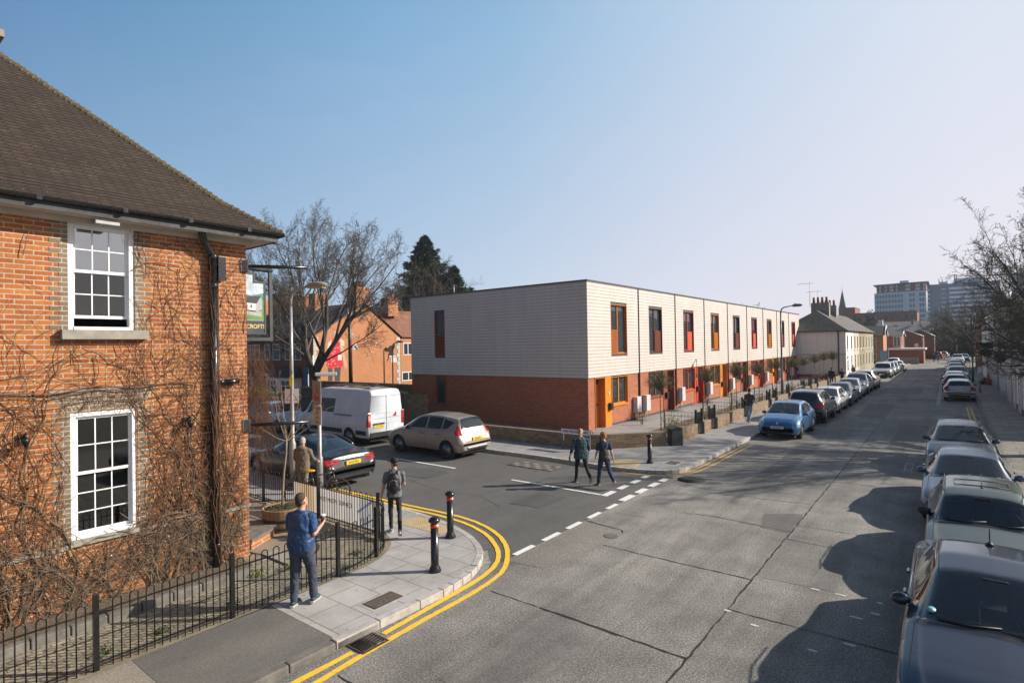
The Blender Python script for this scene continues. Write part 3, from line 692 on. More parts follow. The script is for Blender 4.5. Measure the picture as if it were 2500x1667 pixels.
    MB().box(TX-.33,TX-.31,a+.2,b-.2,1.2,1.3).build('letter_flap',M['blackmet'],dr); MB().box(TX-.33,TX-.27,b-.17,b-.12,.95,1.15).build('handle',M['galv'],dr)
    m=MB(); m.box(TX-.4,TX-.34,a+.05,b-.05,2.15,2.25); P(m,'transom',M[door_c])
    m=MB(); m.box(TX-.39,TX-.36,a+.05,b-.05,2.25,TB-.06); P(m,'transom_glass',M['glass'])
    m=MB(); m.box(TX-.3,TX+.15,a,b,.06,.1 if not first else .098); P(m,'door_step',M['stone'])
    # divider pipe
    if i<8:
        m=MB(); m.box(TX+.015,TX+.085,y1-.035,y1+.035,.35,TT); P(m,'rainwater_pipe',M['blackmet'])
    # meter box
    if first: boxes=[y0+4.72]
    elif i==1: boxes=[y0+.42]
    else: boxes=[y0+.45]
    for yb in boxes:
        m=MB(); m.box(TX+.004,TX+.26,yb,yb+.52,.52 if i<2 else .6,1.38 if i<2 else 1.45); bx=P(m,'meter_box',M['lilacbox']); gbevel(bx,.015)
        MB().tube([(TX+.1,yb+.12,.5),(TX+.1,yb+.12,.08)],.022,8).tube([(TX+.1,yb+.33,.5),(TX+.1,yb+.33,.08)],.022,8).build('conduit',M['lilacbox'],bx)
    if first:
        MB().tube([(-23.5,24.5,7.2),(-23.5,24.5,8.0)],.03,8).tube([(-23.7,24.5,7.85),(-23.3,24.5,7.9)],.02,6).build('roof_vent',M['galv'],t,loc=(-TX,-y0,0))
# front path slabs (garden)
struct('garden_path',MB().prism([(-13.48,23.3),(-11.6,20.6),(-11.05,21.1),(-11.05,70),(-13.48,70)],ZP-.02,ZP+.02),M['flags2'])
struct('garden_soil',MB().prism([(-11.04,21.1),(-9.1,22.2),(-9.05,70),(-11.04,70)],ZP-.02,ZP+.045),M['soil'])
# garden wall
def wallseg(t,a,b,z1=.72,th=.22,m=None,cop=True,z0=.05):
    a=Vector(a);b=Vector(b);c=(a+b)/2;d=(b-a); L=d.length
    mm=MB(); u=d.normalized(); mm.obox((0,0),(1,0),None,L/2,th/2,z0,z1)
    o=mm.build('brick_wall',m or M['wall_brick'],t,loc=(c.x,c.y,0),rz=math.atan2(u.y,u.x))
    if cop:
        mm=MB(); mm.obox((0,0),(1,0),None,L/2+.003,th/2+.004,z1,z1+.085); mm.build('coping',M['cop_brick'],t,loc=(c.x,c.y,0),rz=math.atan2(u.y,u.x))
M['cop_brick']=brick('brick_on_edge',(.26,.18,.11),(.40,.29,.19),(.28,.24,.19),.075,.12,.010,.3)
t=thing('garden_wall','low brown brick wall curving round the corner of the terrace','wall',group='garden walls of the terrace')
for a,b in (((-20.6,19.25),(-11.6,19.25)),((-11.55,19.26),(-10.9,19.5)),((-10.87,19.53),(-9.1,21.55))): wallseg(t,a,b,.60)
def cabinet():
    t=thing('utility_cabinet','dark green roadside cabinet at the end of the low brick wall','cabinet',(-8.8,21.85,0),R(-40))
    m=MB(); m.box(-.2,.2,-.24,.24,.06,.80); gbevel(m.build('cabinet_body',M['green_cab'],t),.015)
    m=MB(); m.add([(-.22,-.26,.80),(.22,-.26,.80),(.22,.26,.80),(-.22,.26,.80),(-.22,-.0,.90),(.22,-.0,.90)],[(0,1,2,3),(0,4,5,1),(3,2,5,4),(0,3,4),(1,5,2)]); m.build('cabinet_lid',M['green_cab'],t)
M['green_cab']=mat('cabinet_green',(.028,.042,.045),.55,namt=.25)
cabinet()
def gate(y,label):
    t=thing('garden_gate',label,'gate',(-8.88,y,0),group='black metal garden gates of the terrace')
    for s_,n in ((0,0),(.74,0)):
        MB().box(-.04,.04,s_-.035,s_+.035,.05,1.27).build('gate_post',M['blackmet'],t)
    m=MB(); m.box(-.02,.02,.05,.69,.22,.26).box(-.02,.02,.05,.69,1.12,1.15).box(-.02,.02,.05,.69,.62,.65)
    for k in range(8): m.box(-.01,.01,.09+k*.08,.105+k*.08,.26,1.12)
    m.build('gate_leaf',M['blackmet'],t)
    m=MB(); m.box(-.012,.012,.05,.69,.26,.62); m.build('gate_panel',M['blackmet'],t)
WL=[(22.35,24.40),(25.27,26.15),(27.09,31.4)]
gy=[(24.45,'black garden gate nearest the green cabinet'),(26.2,'black garden gate just past the short brick pier')]
ys=[31.45,36.6,38.2,41.9,47.0,49.6,52.4,57.4,61.5,66.8]
prev=27.09
lab=['beside the walking man in grey','below the tall street lamp','just past the lamp post','behind the black car','behind the white car','near the middle of the wall','behind the dark saloon','behind the parked silver car','by the two distant walkers','near the far end of the terrace']
WL=[(22.35,24.40),(25.27,26.15)]
for k,y in enumerate(ys): WL.append((prev,y-.06)); gy.append((y,'black garden gate '+lab[k])); prev=y+.82
WL.append((prev,69.5))
t=thing('garden_wall','long low light brick wall in front of the terrace gardens','wall',group='garden walls of the terrace')
for a,b in WL: wallseg(t,(-8.9,a),(-8.9,b),.58)
for y,l in gy: gate(y,l)
# low wire fences between front gardens
M['wire']=mat('dark_wire',(.03,.03,.03),.6,namt=0)
wires=[25.9,31.3,36.5,41.8,46.9,52.2,57.3,62.5]
for k,y in enumerate(wires):
    m=MB()
    for z in (.35,.55,.75,.95): m.tube([(-10.9,y,z),(-9.15,y,z)],.007,4)
    for j in range(12): m.tube([(-10.9+j*.16,y,.12),(-10.9+j*.16,y,.97)],.006,4)
    for x in (-10.95,-9.12): m.box(x-.025,x+.025,y-.025,y+.025,.1,1.05)
    tag(m.build('wire_fence',M['wire']),'low wire mesh fence between front gardens, %s from the corner'%['first','second','third','fourth','fifth','sixth','seventh','eighth'][k],'fence',group='wire fences between front gardens')
# street name sign
t=thing('street_name_sign','white street name plate reading Partridge Road on two grey legs','sign',(-11.62,18.86,0),R(2))
MB().box(-.62,-.56,-.03,.03,.1,.92).build('leg',M['greypost'],t); MB().box(.56,.62,-.03,.03,.1,.92).build('leg',M['greypost'],t)
MB().box(-.66,.66,-.045,-.032,.70,.93).build('plate_backing',M['blackmet'],t); MB().box(-.645,.645,-.052,-.0455,.715,.915).build('name_plate',M['white'],t)
text_obj('lettering','PARTRIDGE ROAD',.145,M['blackmet'],t,(0,-.054,.813),(PI/2,0,0),sx=.95,bold=.003)
# walls beyond to the left
t=thing('boundary_wall','tall dark brick wall behind the white van','wall'); MB().box(-31.85,-22.3,19.4,19.65,0,1.85).build('brick_wall',brick('old_dark_brick',(.13,.10,.08),(.22,.16,.12),(.10,.085,.07),.225,.075,.01,.4),t); MB().box(-31.88,-22.3,19.37,19.68,1.85,1.95).build('coping',M['cop_brick'],t)
t=thing('timber_fence','wooden board fence between the van and the terrace','fence'); m=MB()
for k in range(17): m.box(-22.28+k*.1,-22.19+k*.1,19.4,19.42+.01*(k%2),.05,1.85)
m.build('boards',M['fencewood'],t); MB().box(-22.28,-20.6,19.43,19.5,.5,.6).box(-22.28,-20.6,19.43,19.5,1.5,1.6).build('rails',M['fencewood'],t)
t=thing('timber_fence','long brown fence in front of the mural house','fence'); MB().box(-37,-25.8,23.6,23.7,0,1.9).build('boards',M['fencewood'],t); MB().box(-37,-25.8,23.58,23.72,1.9,1.96).build('top_rail',mat('fence_cap_yellow',(.62,.45,.18),.7,namt=.1),t)
t=thing('garden_wall','low orange brick wall in front of the bay windows','wall'); MB().box(-60,-31.95,20.4,20.62,0,.85).build('brick_wall',M['m_brick'],t); MB().box(-60,-31.9,20.36,20.66,.85,.93).build('coping',mat('tile_coping',(.62,.28,.12),.8,nscale=3,namt=.15),t)

# ---------------------------------------------------------------- mural house and its row
def win(par,a,b,z0,z1,y,fm,rows=1,cols=2,f=.07,name='window',axis='y',glassm=None,proud=.03):
    # window on wall plane: axis 'y' -> wall faces -Y at Y=y, a..b along x ; axis 'x' -> wall faces +X at X=y, a..b along y
    def bb(m,u0,u1,w0,w1,d0,d1):
        if axis=='y': m.box(u0,u1,y-d1,y-d0,w0,w1)
        else: m.box(y+d0,y+d1,u0,u1,w0,w1)
    m=MB(); bb(m,a,b,z0,z0+f,-.05,proud); bb(m,a,b,z1-f,z1,-.05,proud); bb(m,a,a+f,z0+f,z1-f,-.05,proud); bb(m,b-f,b,z0+f,z1-f,-.05,proud)
    for k in range(1,cols):
        u=a+(b-a)*k/cols; bb(m,u-f/2,u+f/2,z0+f,z1-f,-.05,proud-.004)
    for k in range(1,rows):
        u=z0+(z1-z0)*(1-.35*k) if rows==2 else z0+(z1-z0)*k/rows; bb(m,a+f,b-f,u-f*.4,u+f*.4,-.05,proud-.008)
    w_=m.build(name,fm,par); g=MB(); bb(g,a+f*.5,b-f*.5,z0+f*.5,z1-f*.5,-.04,.006); g.build('glass',glassm or M['glass'],w_)
    return w_
t=thing('mural_house','orange brick end house with painted figure and cat on its gable','house')
GX=-38.0; EZ=5.2; RZ=7.85; YA,YR,YB=24.2,29.0,32.7
m=MB(); m.add([(GX,YA,0),(GX,YB,0),(GX,YB,EZ),(GX,YR,RZ),(GX,YA,EZ),(GX-.3,YA,0),(GX-.3,YB,0),(GX-.3,YB,EZ),(GX-.3,YR,RZ),(GX-.3,YA,EZ)],[(0,1,2,3,4),(9,8,7,6,5),(0,5,6,1),(1,6,7,2),(2,7,8,3),(3,8,9,4),(4,9,5,0)])
m.build('gable_wall',M['m_brick'],t)
MB().box(GX-6,GX-.302,YA,YA+.3,0,EZ).build('front_wall',M['r_brick'],t)
M['slate']=paving('slate_roof',(.075,.065,.065),.3,.25,.012,.5,.2,.4)
M['tileroof']=paving('red_tile_roof',(.30,.13,.075),.25,.25,.012,.5,.25,.5)
m=MB(); m.add([(GX+.15,YA-.3,EZ-.12),(GX+.15,YR,RZ+.1),(GX-6,YR,RZ+.1),(GX-6,YA-.3,EZ-.12),(GX+.15,YA-.3,EZ-.0),(GX+.15,YR,RZ+.22),(GX-6,YR,RZ+.22),(GX-6,YA-.3,EZ)],[(0,1,2,3),(4,7,6,5),(0,4,5,1),(0,3,7,4)])
m.add([(GX+.15,YB+.3,EZ-.1),(GX+.15,YR,RZ+.1),(GX-6,YR,RZ+.1),(GX-6,YB+.3,EZ-.1)],[(0,1,2,3)])
m.build('roof',M['slate'],t)
m=MB()
for k in range(14): m.box(GX-.02,GX+.03,YA,YA+(.42 if k%2 else .25),.3+k*.35,.3+k*.35+.33); m.box(GX-.02,GX+.03,YB-(.42 if k%2 else .25),YB,.3+k*.35,.3+k*.35+.33)
m.build('quoins',mat('quoin_cream',(.62,.58,.50),.8,namt=.1),t)
c=MB().box(GX-1.4,GX-.1,28.3,29.6,RZ-.8,9.15).box(GX-1.46,GX-.04,28.24,29.66,9.15,9.3).build('chimney',M['m_brick'],t)
m=MB()
for k in range(4): m.lathe([(.13,0),(.11,.45),(.14,.5)],(GX-.75,28.5+k*.3,9.3),10)
m.build('pots',M['terracotta'],c)
# mural, flat painted figure on the wall
def flat(par,name,pts,m,dx=.006):
    mm=MB(); P=[(GX+dx,y,z) for y,z in pts]; mm.add(P,[tuple(range(len(P)))]); return mm.build(name,m,par)
mr=MB().add([(GX+.003,25.0,1.2),(GX+.003,27.2,1.2),(GX+.003,27.2,1.25),(GX+.003,25.0,1.25)],[(0,1,2,3)]).build('mural',M['m_brick'],t)
pal={'skin':(.72,.42,.27),'dress':(.50,.03,.03),'leg':(.07,.07,.09),'mask':(.28,.45,.65),'hair':(.70,.25,.08),'cream':(.72,.62,.5),'black':(.015,.015,.015),'white':(.75,.74,.72)}
for k_,c_ in pal.items(): M['mu_'+k_]=mat('mural_'+k_,c_,.85,nscale=8,namt=.08)
tdr=NT('mural_dress'); v=tdr.obj(); vo=tdr.n('ShaderNodeTexVoronoi'); vo.inputs['Scale'].default_value=4.2; tdr.l(v,vo.inputs['Vector'])
ri=tdr.ramp(vo.outputs['Distance'],[(.0,(.75,.35,.12)),(.16,(.45,.02,.03)),(.24,(.7,.5,.5)),(.30,(.50,.02,.03))]); tdr.col(ri); tdr.set('Roughness',.85); M['mu_dress']=tdr.m
flat(mr,'leggings',[(25.45,1.33),(25.85,1.33),(25.85,2.8),(25.45,2.8)],M['mu_leg']); flat(mr,'leggings',[(26.05,1.28),(26.45,1.28),(26.62,2.8),(26.02,2.8)],M['mu_leg'])
flat(mr,'dress',[(25.35,2.95),(25.75,2.7),(26.15,2.85),(26.85,2.72),(26.75,3.6),(26.5,4.3),(26.6,4.95),(26.3,5.15),(25.95,5.1),(25.75,4.6),(25.8,4.1),(25.2,3.5)],M['mu_dress'],.008)
flat(mr,'apron',[(26.35,3.35),(26.72,3.35),(26.72,3.8),(26.35,3.8)],M['mu_white'],.011)
flat(mr,'arm',[(26.6,4.95),(26.85,4.6),(26.95,3.9),(27.2,2.95),(27.1,2.7),(26.95,2.8),(26.75,3.8),(26.55,4.4)],M['mu_skin'],.01)
flat(mr,'arm',[(25.8,5.0),(25.45,4.7),(25.4,4.1),(25.6,4.1),(25.75,4.5)],M['mu_cream'],.01)
flat(mr,'sleeve',[(26.5,5.1),(26.95,4.9),(27.0,4.5),(26.65,4.5)],M['mu_cream'],.012)
flat(mr,'head',[(26.2+.2*math.cos(a),5.5+.3*math.sin(a)) for a in [k*PI/6 for k in range(12)]],M['mu_skin'],.012)
flat(mr,'hair',[(26.2+.26*math.cos(a),5.68+.22*math.sin(a)) for a in [k*PI/6 for k in range(7)]],M['mu_hair'],.014)
flat(mr,'face_mask',[(26.02,5.2),(26.38,5.2),(26.42,5.5),(26.0,5.5)],M['mu_mask'],.016)
cat_=[(31.55,3.6),(31.5,3.75),(31.35,4.0),(31.4,4.3),(31.65,4.5),(31.85,4.45),(31.85,4.6),(31.95,4.55),(32.1,4.62),(32.15,4.35),(32.0,4.15),(31.95,3.9),(32.0,3.6)]
flat(mr,'painted_cat',cat_,M['mu_black']); flat(mr,'cat_tail',[(31.5,3.75),(31.45,3.3),(31.25,3.12),(31.22,3.2),(31.36,3.4),(31.36,3.8)],M['mu_black'],.008)
flat(mr,'painted_shelf',[(31.5,3.5),(32.5,3.5),(32.5,3.6),(31.5,3.6)],M['mu_white']); flat(mr,'white_notice',[(31.68,3.0),(32.3,3.0),(32.3,3.42),(31.68,3.42)],M['mu_white'],.02)
for (y,z,s_) in ((27.95,4.45,.3),(27.7,5.35,.16),(29.1,5.0,.14),(30.1,4.6,.16),(29.6,3.9,.12),(29.7,5.9,.12)):
    flat(mr,'painted_bird',[(y-s_,z-s_*.4),(y+s_*.1,z-s_),(y+s_,z-.1),(y+s_*.6,z+s_),(y,z+s_*.4)],M['mu_white']); flat(mr,'bird_wing',[(y-s_*.2,z-s_*.2),(y+s_*.9,z-s_*1.4),(y+s_*.5,z+s_*.2)],M['mu_leg'],.009)
# wing behind with red tiles
t=thing('rear_house','orange brick wing with red tiled roof behind the mural wall','house')
MB().box(-46,-38.5,33.2,42,0,5.3).build('wall',M['m_brick'],t)
m=MB(); m.add([(-38.3,33.0,5.2),(-38.3,42,5.2),(-42.2,42,7.85),(-42.2,33.0,7.85),(-46.2,33,5.2),(-46.2,42,5.2)],[(0,1,2,3),(3,2,5,4),(0,3,4)]); m.build('roof',M['tileroof'],t)
win(t,33.5,34.6,3.6,4.7,-38.5,M['white'],axis='x'); win(t,33.3,35.6,1.3,2.1,-38.5,M['white'],axis='x',cols=3)
c=MB().box(-41.6,-40.6,33.6,34.8,7.2,8.9).build('chimney',M['m_brick'],t)
m=MB(); m.lathe([(.13,0),(.11,.4)],(-41.1,34,8.9),10).lathe([(.13,0),(.11,.4)],(-41.1,34.5,8.9),10); m.build('pots',M['terracotta'],c)
# front row faces the side road
for k,(x1,lb) in enumerate(((-38.32,'dark red brick house with white bay, joined to the mural gable'),(-44.6,'dark red brick house with white bay, second in the row'),(-50.9,'dark red brick house left of the pub sign'))):
    x0=x1-6.25
    t=thing('bay_fronted_house',lb,'house',group='bay fronted houses across the side road')
    MB().box(x0,x1,YA+.02,YA+.3,0,EZ).build('front_wall',M['r_brick'],t)
    m=MB(); m.add([(x0,YA-.35,EZ-.1),(x1,YA-.35,EZ-.1),(x1,YR,RZ+.15),(x0,YR,RZ+.15),(x1,YB,EZ),(x0,YB,EZ)],[(0,1,2,3),(3,2,4,5)]); m.build('roof',M['slate'],t)
    MB().box(x0,x1,YA-.42,YA-.35,EZ-.18,EZ-.06).build('gutter',M['blackmet'],t)
    ox=x1+38.32
    win(t,ox-45.1,ox-44.3,3.4,4.75,YA,M['white'],2,1); win(t,ox-43.8,ox-42.7,3.42,4.75,YA,M['white'],2,1); win(t,ox-41.95,ox-39.65,3.42,4.75,YA,M['white'],2,3)
    b=MB().box(ox-43.1,ox-39.6,YA-.7,YA-.02,.1,2.1).build('bay',M['white'],t)
    win(b,ox-43.0,ox-42.0,.55,1.9,YA-.7,M['white'],2,2); win(b,ox-41.6,ox-39.8,.55,1.9,YA-.7,M['white'],2,2)
    m=MB(); m.add([(ox-43.5,YA-.9,2.08),(ox-39.3,YA-.9,2.08),(ox-39.9,YA,2.98),(ox-42.0,YA,2.98),(ox-43.5,YA,2.08),(ox-39.3,YA,2.08)],[(0,1,2,3),(0,3,4),(1,5,2),(0,4,5,1)]); m.build('bay_roof',M['slate'],t)
    d=MB().box(ox-44.9,ox-43.9,YA-.03,YA+.05,.15,2.1).build('front_door',M['white'],t); MB().box(ox-44.6,ox-44.2,YA-.05,YA-.031,1.1,1.8).build('door_glass',M['glass'],d)
    MB().box(ox-45.4,ox-43.5,YA-.1,YA+.01,2.12,2.3).build('door_canopy',M['white'],t)
    c=MB().box(ox-47.2+6.25-.0,ox-46.2+6.25,28,29.4,7.2,9.2).build('chimney',M['m_brick'],t) if k else MB().box(-44.9,-43.9,28.2,29.4,7.4,9.2).build('chimney',M['m_brick'],t)
t=thing('party_chimney','brick chimney stack with clay pots on the slate roof by the pub sign','chimney'); MB().box(-50.7,-48.2,28.0,29.2,7.6,9.6).build('stack',M['m_brick'],t)
m=MB(); m.lathe([(.16,0),(.13,.5)],(-50.2,28.6,9.6),10).lathe([(.16,0),(.13,.3)],(-49.3,28.6,9.6),10); m.build('pots',M['terracotta'],t)

# ---------------------------------------------------------------- cream end house and its row (far side of terrace)
HX=-8.8; HE=5.32
cols=[('render',69.3,75.6,'cream painted end house with blank side wall beyond the terrace'),('render2',75.6,80.6,'peach rendered house next to the cream end house'),('render3',80.6,86.6,'ochre pebbledashed house in the old row'),('render4',86.6,97.0,'olive grey house at the far end of the old row')]
for k,(mn,a,b,lb) in enumerate(cols):
    t=thing('old_terraced_house',lb,'house',group='old rendered houses beyond the new terrace')
    MB().box(HX-6.6 if k else HX-6.6,HX,a,b-.002,.05,HE).build('wall',M['whiterender'] if (k==0) else M[mn],t) if k else None
    if k==0:
        MB().box(HX-.05,HX,a+.002,b,.05,HE).build('front_wall',M['whiterender'],t); MB().box(HX-6.7,HX-.05,a,b,.05,HE).build('side_wall',M['render'],t)
        MB().box(HX-6.7,HX+.01,a-.025,a-.002,.05,.55).build('red_plinth',M['reddk'],t)
        MB().tube([(HX-.65,a-.06,HE-.1),(HX-.65,a-.06,.1)],.06,8).build('downpipe',M['blackmet'],t)
        MB().box(HX-6.7,HX+.02,a-.03,a-.003,2.72,2.76).build('cable_line',M['blackmet'],t)
        MB().box(HX-.03,HX+.03,a,a+.06,.05,HE).build('corner_trim',M['whiterender'],t)
    n=2 if k<3 else 3
    for q in range(n):
        yy=a+(b-a)*(q+.35)/n
        win(t,yy,yy+.9,3.2,4.8,HX,M['white'],2,1,axis='x',proud=.01); win(t,yy,yy+.9,.9,2.6,HX,M['white'],2,1,axis='x',proud=.01)
        MB().box(HX,HX+.08,yy-.05,yy+.95,3.08,3.2).build('sill',M['white'],t)
    r0=a-.25 if k==0 else a; rx=HX-3.3; 
    m=MB()
    if k==0: m.add([(HX+.3,r0,HE-.03),(HX+.3,b,HE-.03),(rx,b,HE+2.45),(rx,a+3.6,HE+2.45),(HX-7.0,r0,HE-.03),(HX-7.0,b,HE-.03)],[(0,1,2,3),(0,3,4),(4,3,2,5),(0,4,5,1)])
    else: m.add([(HX+.3,a,HE-.03),(HX+.3,b,HE-.03),(rx,b,HE+2.45),(rx,a,HE+2.45),(HX-7.0,a,HE-.03),(HX-7.0,b,HE-.03)],[(0,1,2,3),(3,2,5,4),(1,5,2)])
    m.build('roof',M['oldtile'] if 'oldtile' in M else M.setdefault('oldtile',paving('old_tile_roof',(.095,.083,.07),.3,.30,.02,.5,.3,.35)),t)
    if k==0: MB().box(HX-6.9,HX+.3,a-.3,a-.22,HE-.12,HE-.02).build('gutter',M['blackmet'],t)
    if k in (0,1): 
        cy=(74.9,80.2)[k]; c=MB().box(rx-.9 if k==0 else rx-.8,rx+1.0,cy,cy+.9,HE+1.7,8.75-k*.1).build('chimney',M['stone'] if 1 else 0,t)
        m=MB(); 
        for q in range(4): m.lathe([(.15,0),(.12,.7)],(rx-.65+q*.45,cy+.45,8.75-k*.1),8)
        m.build('pots',M['terracotta'],c)
        MB().tube([(rx-1.0,cy,8.3),(rx-1.0,cy,11.2-k*.6)],.025,5).tube([(rx-2.3,cy,11.1-k*.6),(rx-.6,cy,11.15-k*.6)],.02,5).build('aerial',M['galv'],c)
# low wall with name plate beyond
t=thing('street_name_sign','small distant street sign on the cream end wall','sign',(0,0,0)); MB().box(-10.6,-9.6,69.1,69.15,.85,1.1).build('name_plate',M['white'],t)

# ---------------------------------------------------------------- white houses on right of street
t=thing('white_terrace_wall','row of white painted house fronts with pilasters along the right pavement','building')
WX=3.0
MB().box(WX,WX+8,37.5,75,.0,6.3).build('wall',M['whiterender'],t)
m=MB(); rr=random.Random(4); y=37.9
while y<74.5:
    m.box(WX-.10,WX-.001,y,y+rr.choice((.22,.3,.45)),.12,3.1 if rr.random()<.3 else 6.0); y+=rr.choice((1.1,1.5,2.2))
m.build('pilasters',M['white'],t)
m=MB(); m.box(WX-.16,WX-.002,37.45,75,6.05,6.3); m.build('cornice',M['white'],t)
MB().box(WX-.03,WX-.001,37.5,75,.12,.4).build('plinth',M['plinth'],t)
for k in range(8): win(t,39.2+k*4.4,40.3+k*4.4,3.5,5.2,WX-.005,M['white'],2,2,axis='x',proud=.03); 
for k in range(8): 
    d=MB().box(WX-.045,WX-.004,41.2+k*4.4,42.1+k*4.4,.2,2.3).build('front_door',M[('browndk','reddk','green_cab','blackmet')[k%4]],t)
m=MB(); m.add([(WX-.3,37.3,6.3),(WX-.3,75,6.3),(WX+4,75,8.6),(WX+4,37.3,8.6),(WX+8.3,37.3,6.3),(WX+8.3,75,6.3)],[(0,1,2,3),(3,2,5,4),(0,3,4),(1,5,2)]); m.build('roof',M['slate'],t)
for k,(y,z,x,rad) in enumerate(((44.0,3.05,2.35,.32),(46.5,3.0,2.45,.30),(57,3.0,2.3,.3),(63,3.0,2.3,.3))):
    t=thing('hanging_basket','dark round hanging basket on the white wall, %s along'%['nearest','second','third','farthest'][k],'basket',group='hanging baskets on the white wall')
    o=MB().ball((x,y,z),rad,12).build('planting',M['basket'] if 'basket' in M else M.setdefault('basket',mat('dark_plants',(.03,.03,.025),.95,nscale=20,namt=.6)),t)
    MB().tube([(x,y,z+rad),(x,y,z+rad+.35),(WX-.1,y,z+rad+.35)],.02,5).build('bracket',M['blackmet'],t)
t=thing('far_right_houses','pale and red brick shop row continuing beyond the white houses','building')
MB().box(2.9,12,75.2,84,0,5.6).build('wall',M['whiterender'],t); MB().box(2.85,12,84.05,104,0,5.4).build('brick_wall',M['far_brick'],t)
m=MB(); m.add([(2.6,75,5.6),(2.6,104,5.6),(7,104,7.8),(7,75,7.8),(12,104,5.6),(12,75,5.6)],[(0,1,2,3),(3,2,4,5),(1,4,2)]); m.build('roof',M['slate'],t)
# ---------------------------------------------------------------- the pub
PX=-11.1; PY=5.585; PZ=6.40
pub=thing('pub_building','orange brick pub with brown tiled hip roof and bare creeper, at the left','building')
WU=(2.70,3.63,4.59,6.365); WD=(2.71,3.65,1.22,3.26)
m=MB()
y=-9
for (a,b,c,d) in ((WU[0],WU[1],0,0),): pass
# facade with two stacked openings
m.box(PX-.3,PX,-9,WU[0],0,PZ); m.box(PX-.3,PX,WU[1],PY,0,PZ)
m.box(PX-.3,PX,WU[0],WU[1],0,WD[2]); m.box(PX-.3,PX,WU[0],WU[1],WD[3],WU[2]); m.box(PX-.3,PX,WU[0],WU[1],WU[3],PZ)
m.box(PX-9,PX-.3,PY-.3,PY,0,PZ)
m.build('brick_wall',M['pub_brick'],pub)
# grey brick quoins beside windows
for (w_,z0,z1) in ((WU,4.6,6.38),(WD,1.23,3.27)):
    for sd_ in (0,1):
        m=MB(); k=0; z=z0-(z0%.0765)
        while z<z1-.05:
            e=.115 if k%2 else .235
            if sd_: m.box(PX,PX+.006,w_[1]+.001,w_[1]+e,z,min(z+.0765,z1))
            else: m.box(PX,PX+.006,w_[0]-e,w_[0]-.001,z,min(z+.0765,z1))
            z+=.0765; k+=1
        m.build('grey_quoin',M['pub_brick_grey'],pub)
# flat arch of tilted grey bricks over lower window
m=MB(); n=19
for k in range(n):
    u0=k/n; u1=(k+.86)/n; sp=.22
    def P_(u,v): 
        c=(WD[0]+WD[1])/2; hw=(WD[1]-WD[0])/2+.04
        return (PX+.010,c+(2*u-1)*(hw+sp*v),3.27+.30*v+.035*(1-(2*u-1)**2))
    m.add([P_(u0,0),P_(u1,0),P_(u1,1),P_(u0,1)],[(0,1,2,3)])
m.build('window_arch',M['pub_brick_grey'],pub)
m=MB(); m.add([(PX+.004,WD[0]-.08,3.27),(PX+.004,WD[1]+.08,3.27),(PX+.004,WD[1]+.28,3.6),(PX+.004,WD[0]-.28,3.6)],[(0,1,2,3)]); m.build('arch_mortar',mat('arch_mortar',(.50,.40,.31),.9,namt=.1),pub)
# string course
m=MB(); m.box(PX,PX+.035,-9,WD[0]-.02,1.10,1.17).box(PX,PX+.035,WD[1]+.02,PY+.02,1.10,1.17); m.build('string_course',M['stone'],pub)
m=MB(); m.box(PX+.0,PX+.03,2.45,3.9,3.60,3.625); m.build('drip_strip',M['galv'],pub)
MB().box(PX-.2,PX+.14,2.59,3.80,4.44,4.59).build('window_sill',M['stone'],pub)
MB().box(PX-.2,PX+.06,WD[0]-.02,WD[1]+.02,1.13,1.22).build('window_sill',M['stone'],pub)
M['winglass_sky']=thin_glass('sky_reflecting_glass',(.6,.63,.64),7.0)
def sash(a,b,z0,z1,rowsT,rowsB,opened,lb):
    w_=thing('window',None,None); w_.parent=pub; w_.name='sash_window'; w_['label']=lb
    xf=PX-.07
    m=MB(); f=.075
    m.box(xf-.08,xf+.055,a,a+f,z0,z1).box(xf-.08,xf+.055,b-f,b,z0,z1).box(xf-.08,xf+.055,a+f,b-f,z1-f,z1).box(xf-.08,xf+.07,a+f,b-f,z0,z0+.055)
    m.build('frame',M['white'],w_)
    zm=(z0+z1)/2 if not opened else z0+(z1-z0)*.53
    def sashp(za,zb,x,rows,nm):
        m=MB(); g=.04; A=a+f; B=b-f
        m.box(x-.03,x,A,A+g,za,zb).box(x-.03,x,B-g,B,za,zb).box(x-.03,x,A+g,B-g,za,za+.05).box(x-.03,x,A+g,B-g,zb-.045,zb)
        for q in (1,2): u=A+g+(B-A-2*g)*q/3; m.box(x-.02,x-.003,u-.009,u+.009,za+.05,zb-.045)
        for q in range(1,rows): u=za+.05+(zb-za-.095)*q/rows; m.box(x-.02,x-.006,A+g,B-g,u-.009,u+.009)
        m.build(nm,M['white'],w_)
        MB().box(x-.014,x-.010,A+g-.01,B-g+.01,za+.04,zb-.035).build('glass',M['winglass_sky'] if opened and nm=='upper_sash' else M['winglass_mid'],w_)
    lo=z0+.055+(.14 if opened else 0)
    sashp(zm,z1-f,xf-.0,rowsT,'upper_sash'); sashp(lo,zm+.045,xf-.035,rowsB,'lower_sash')
M['winglass_mid']=thin_glass('pub_window_glass',(.82,.84,.84),1.3)
sash(WU[0],WU[1],WU[2],WU[3],2,2,True,'white sash window upstairs, slightly open at the bottom')
sash(WD[0],WD[1],WD[2],WD[3],2,3,False,'white sash window downstairs with a view into the bar')
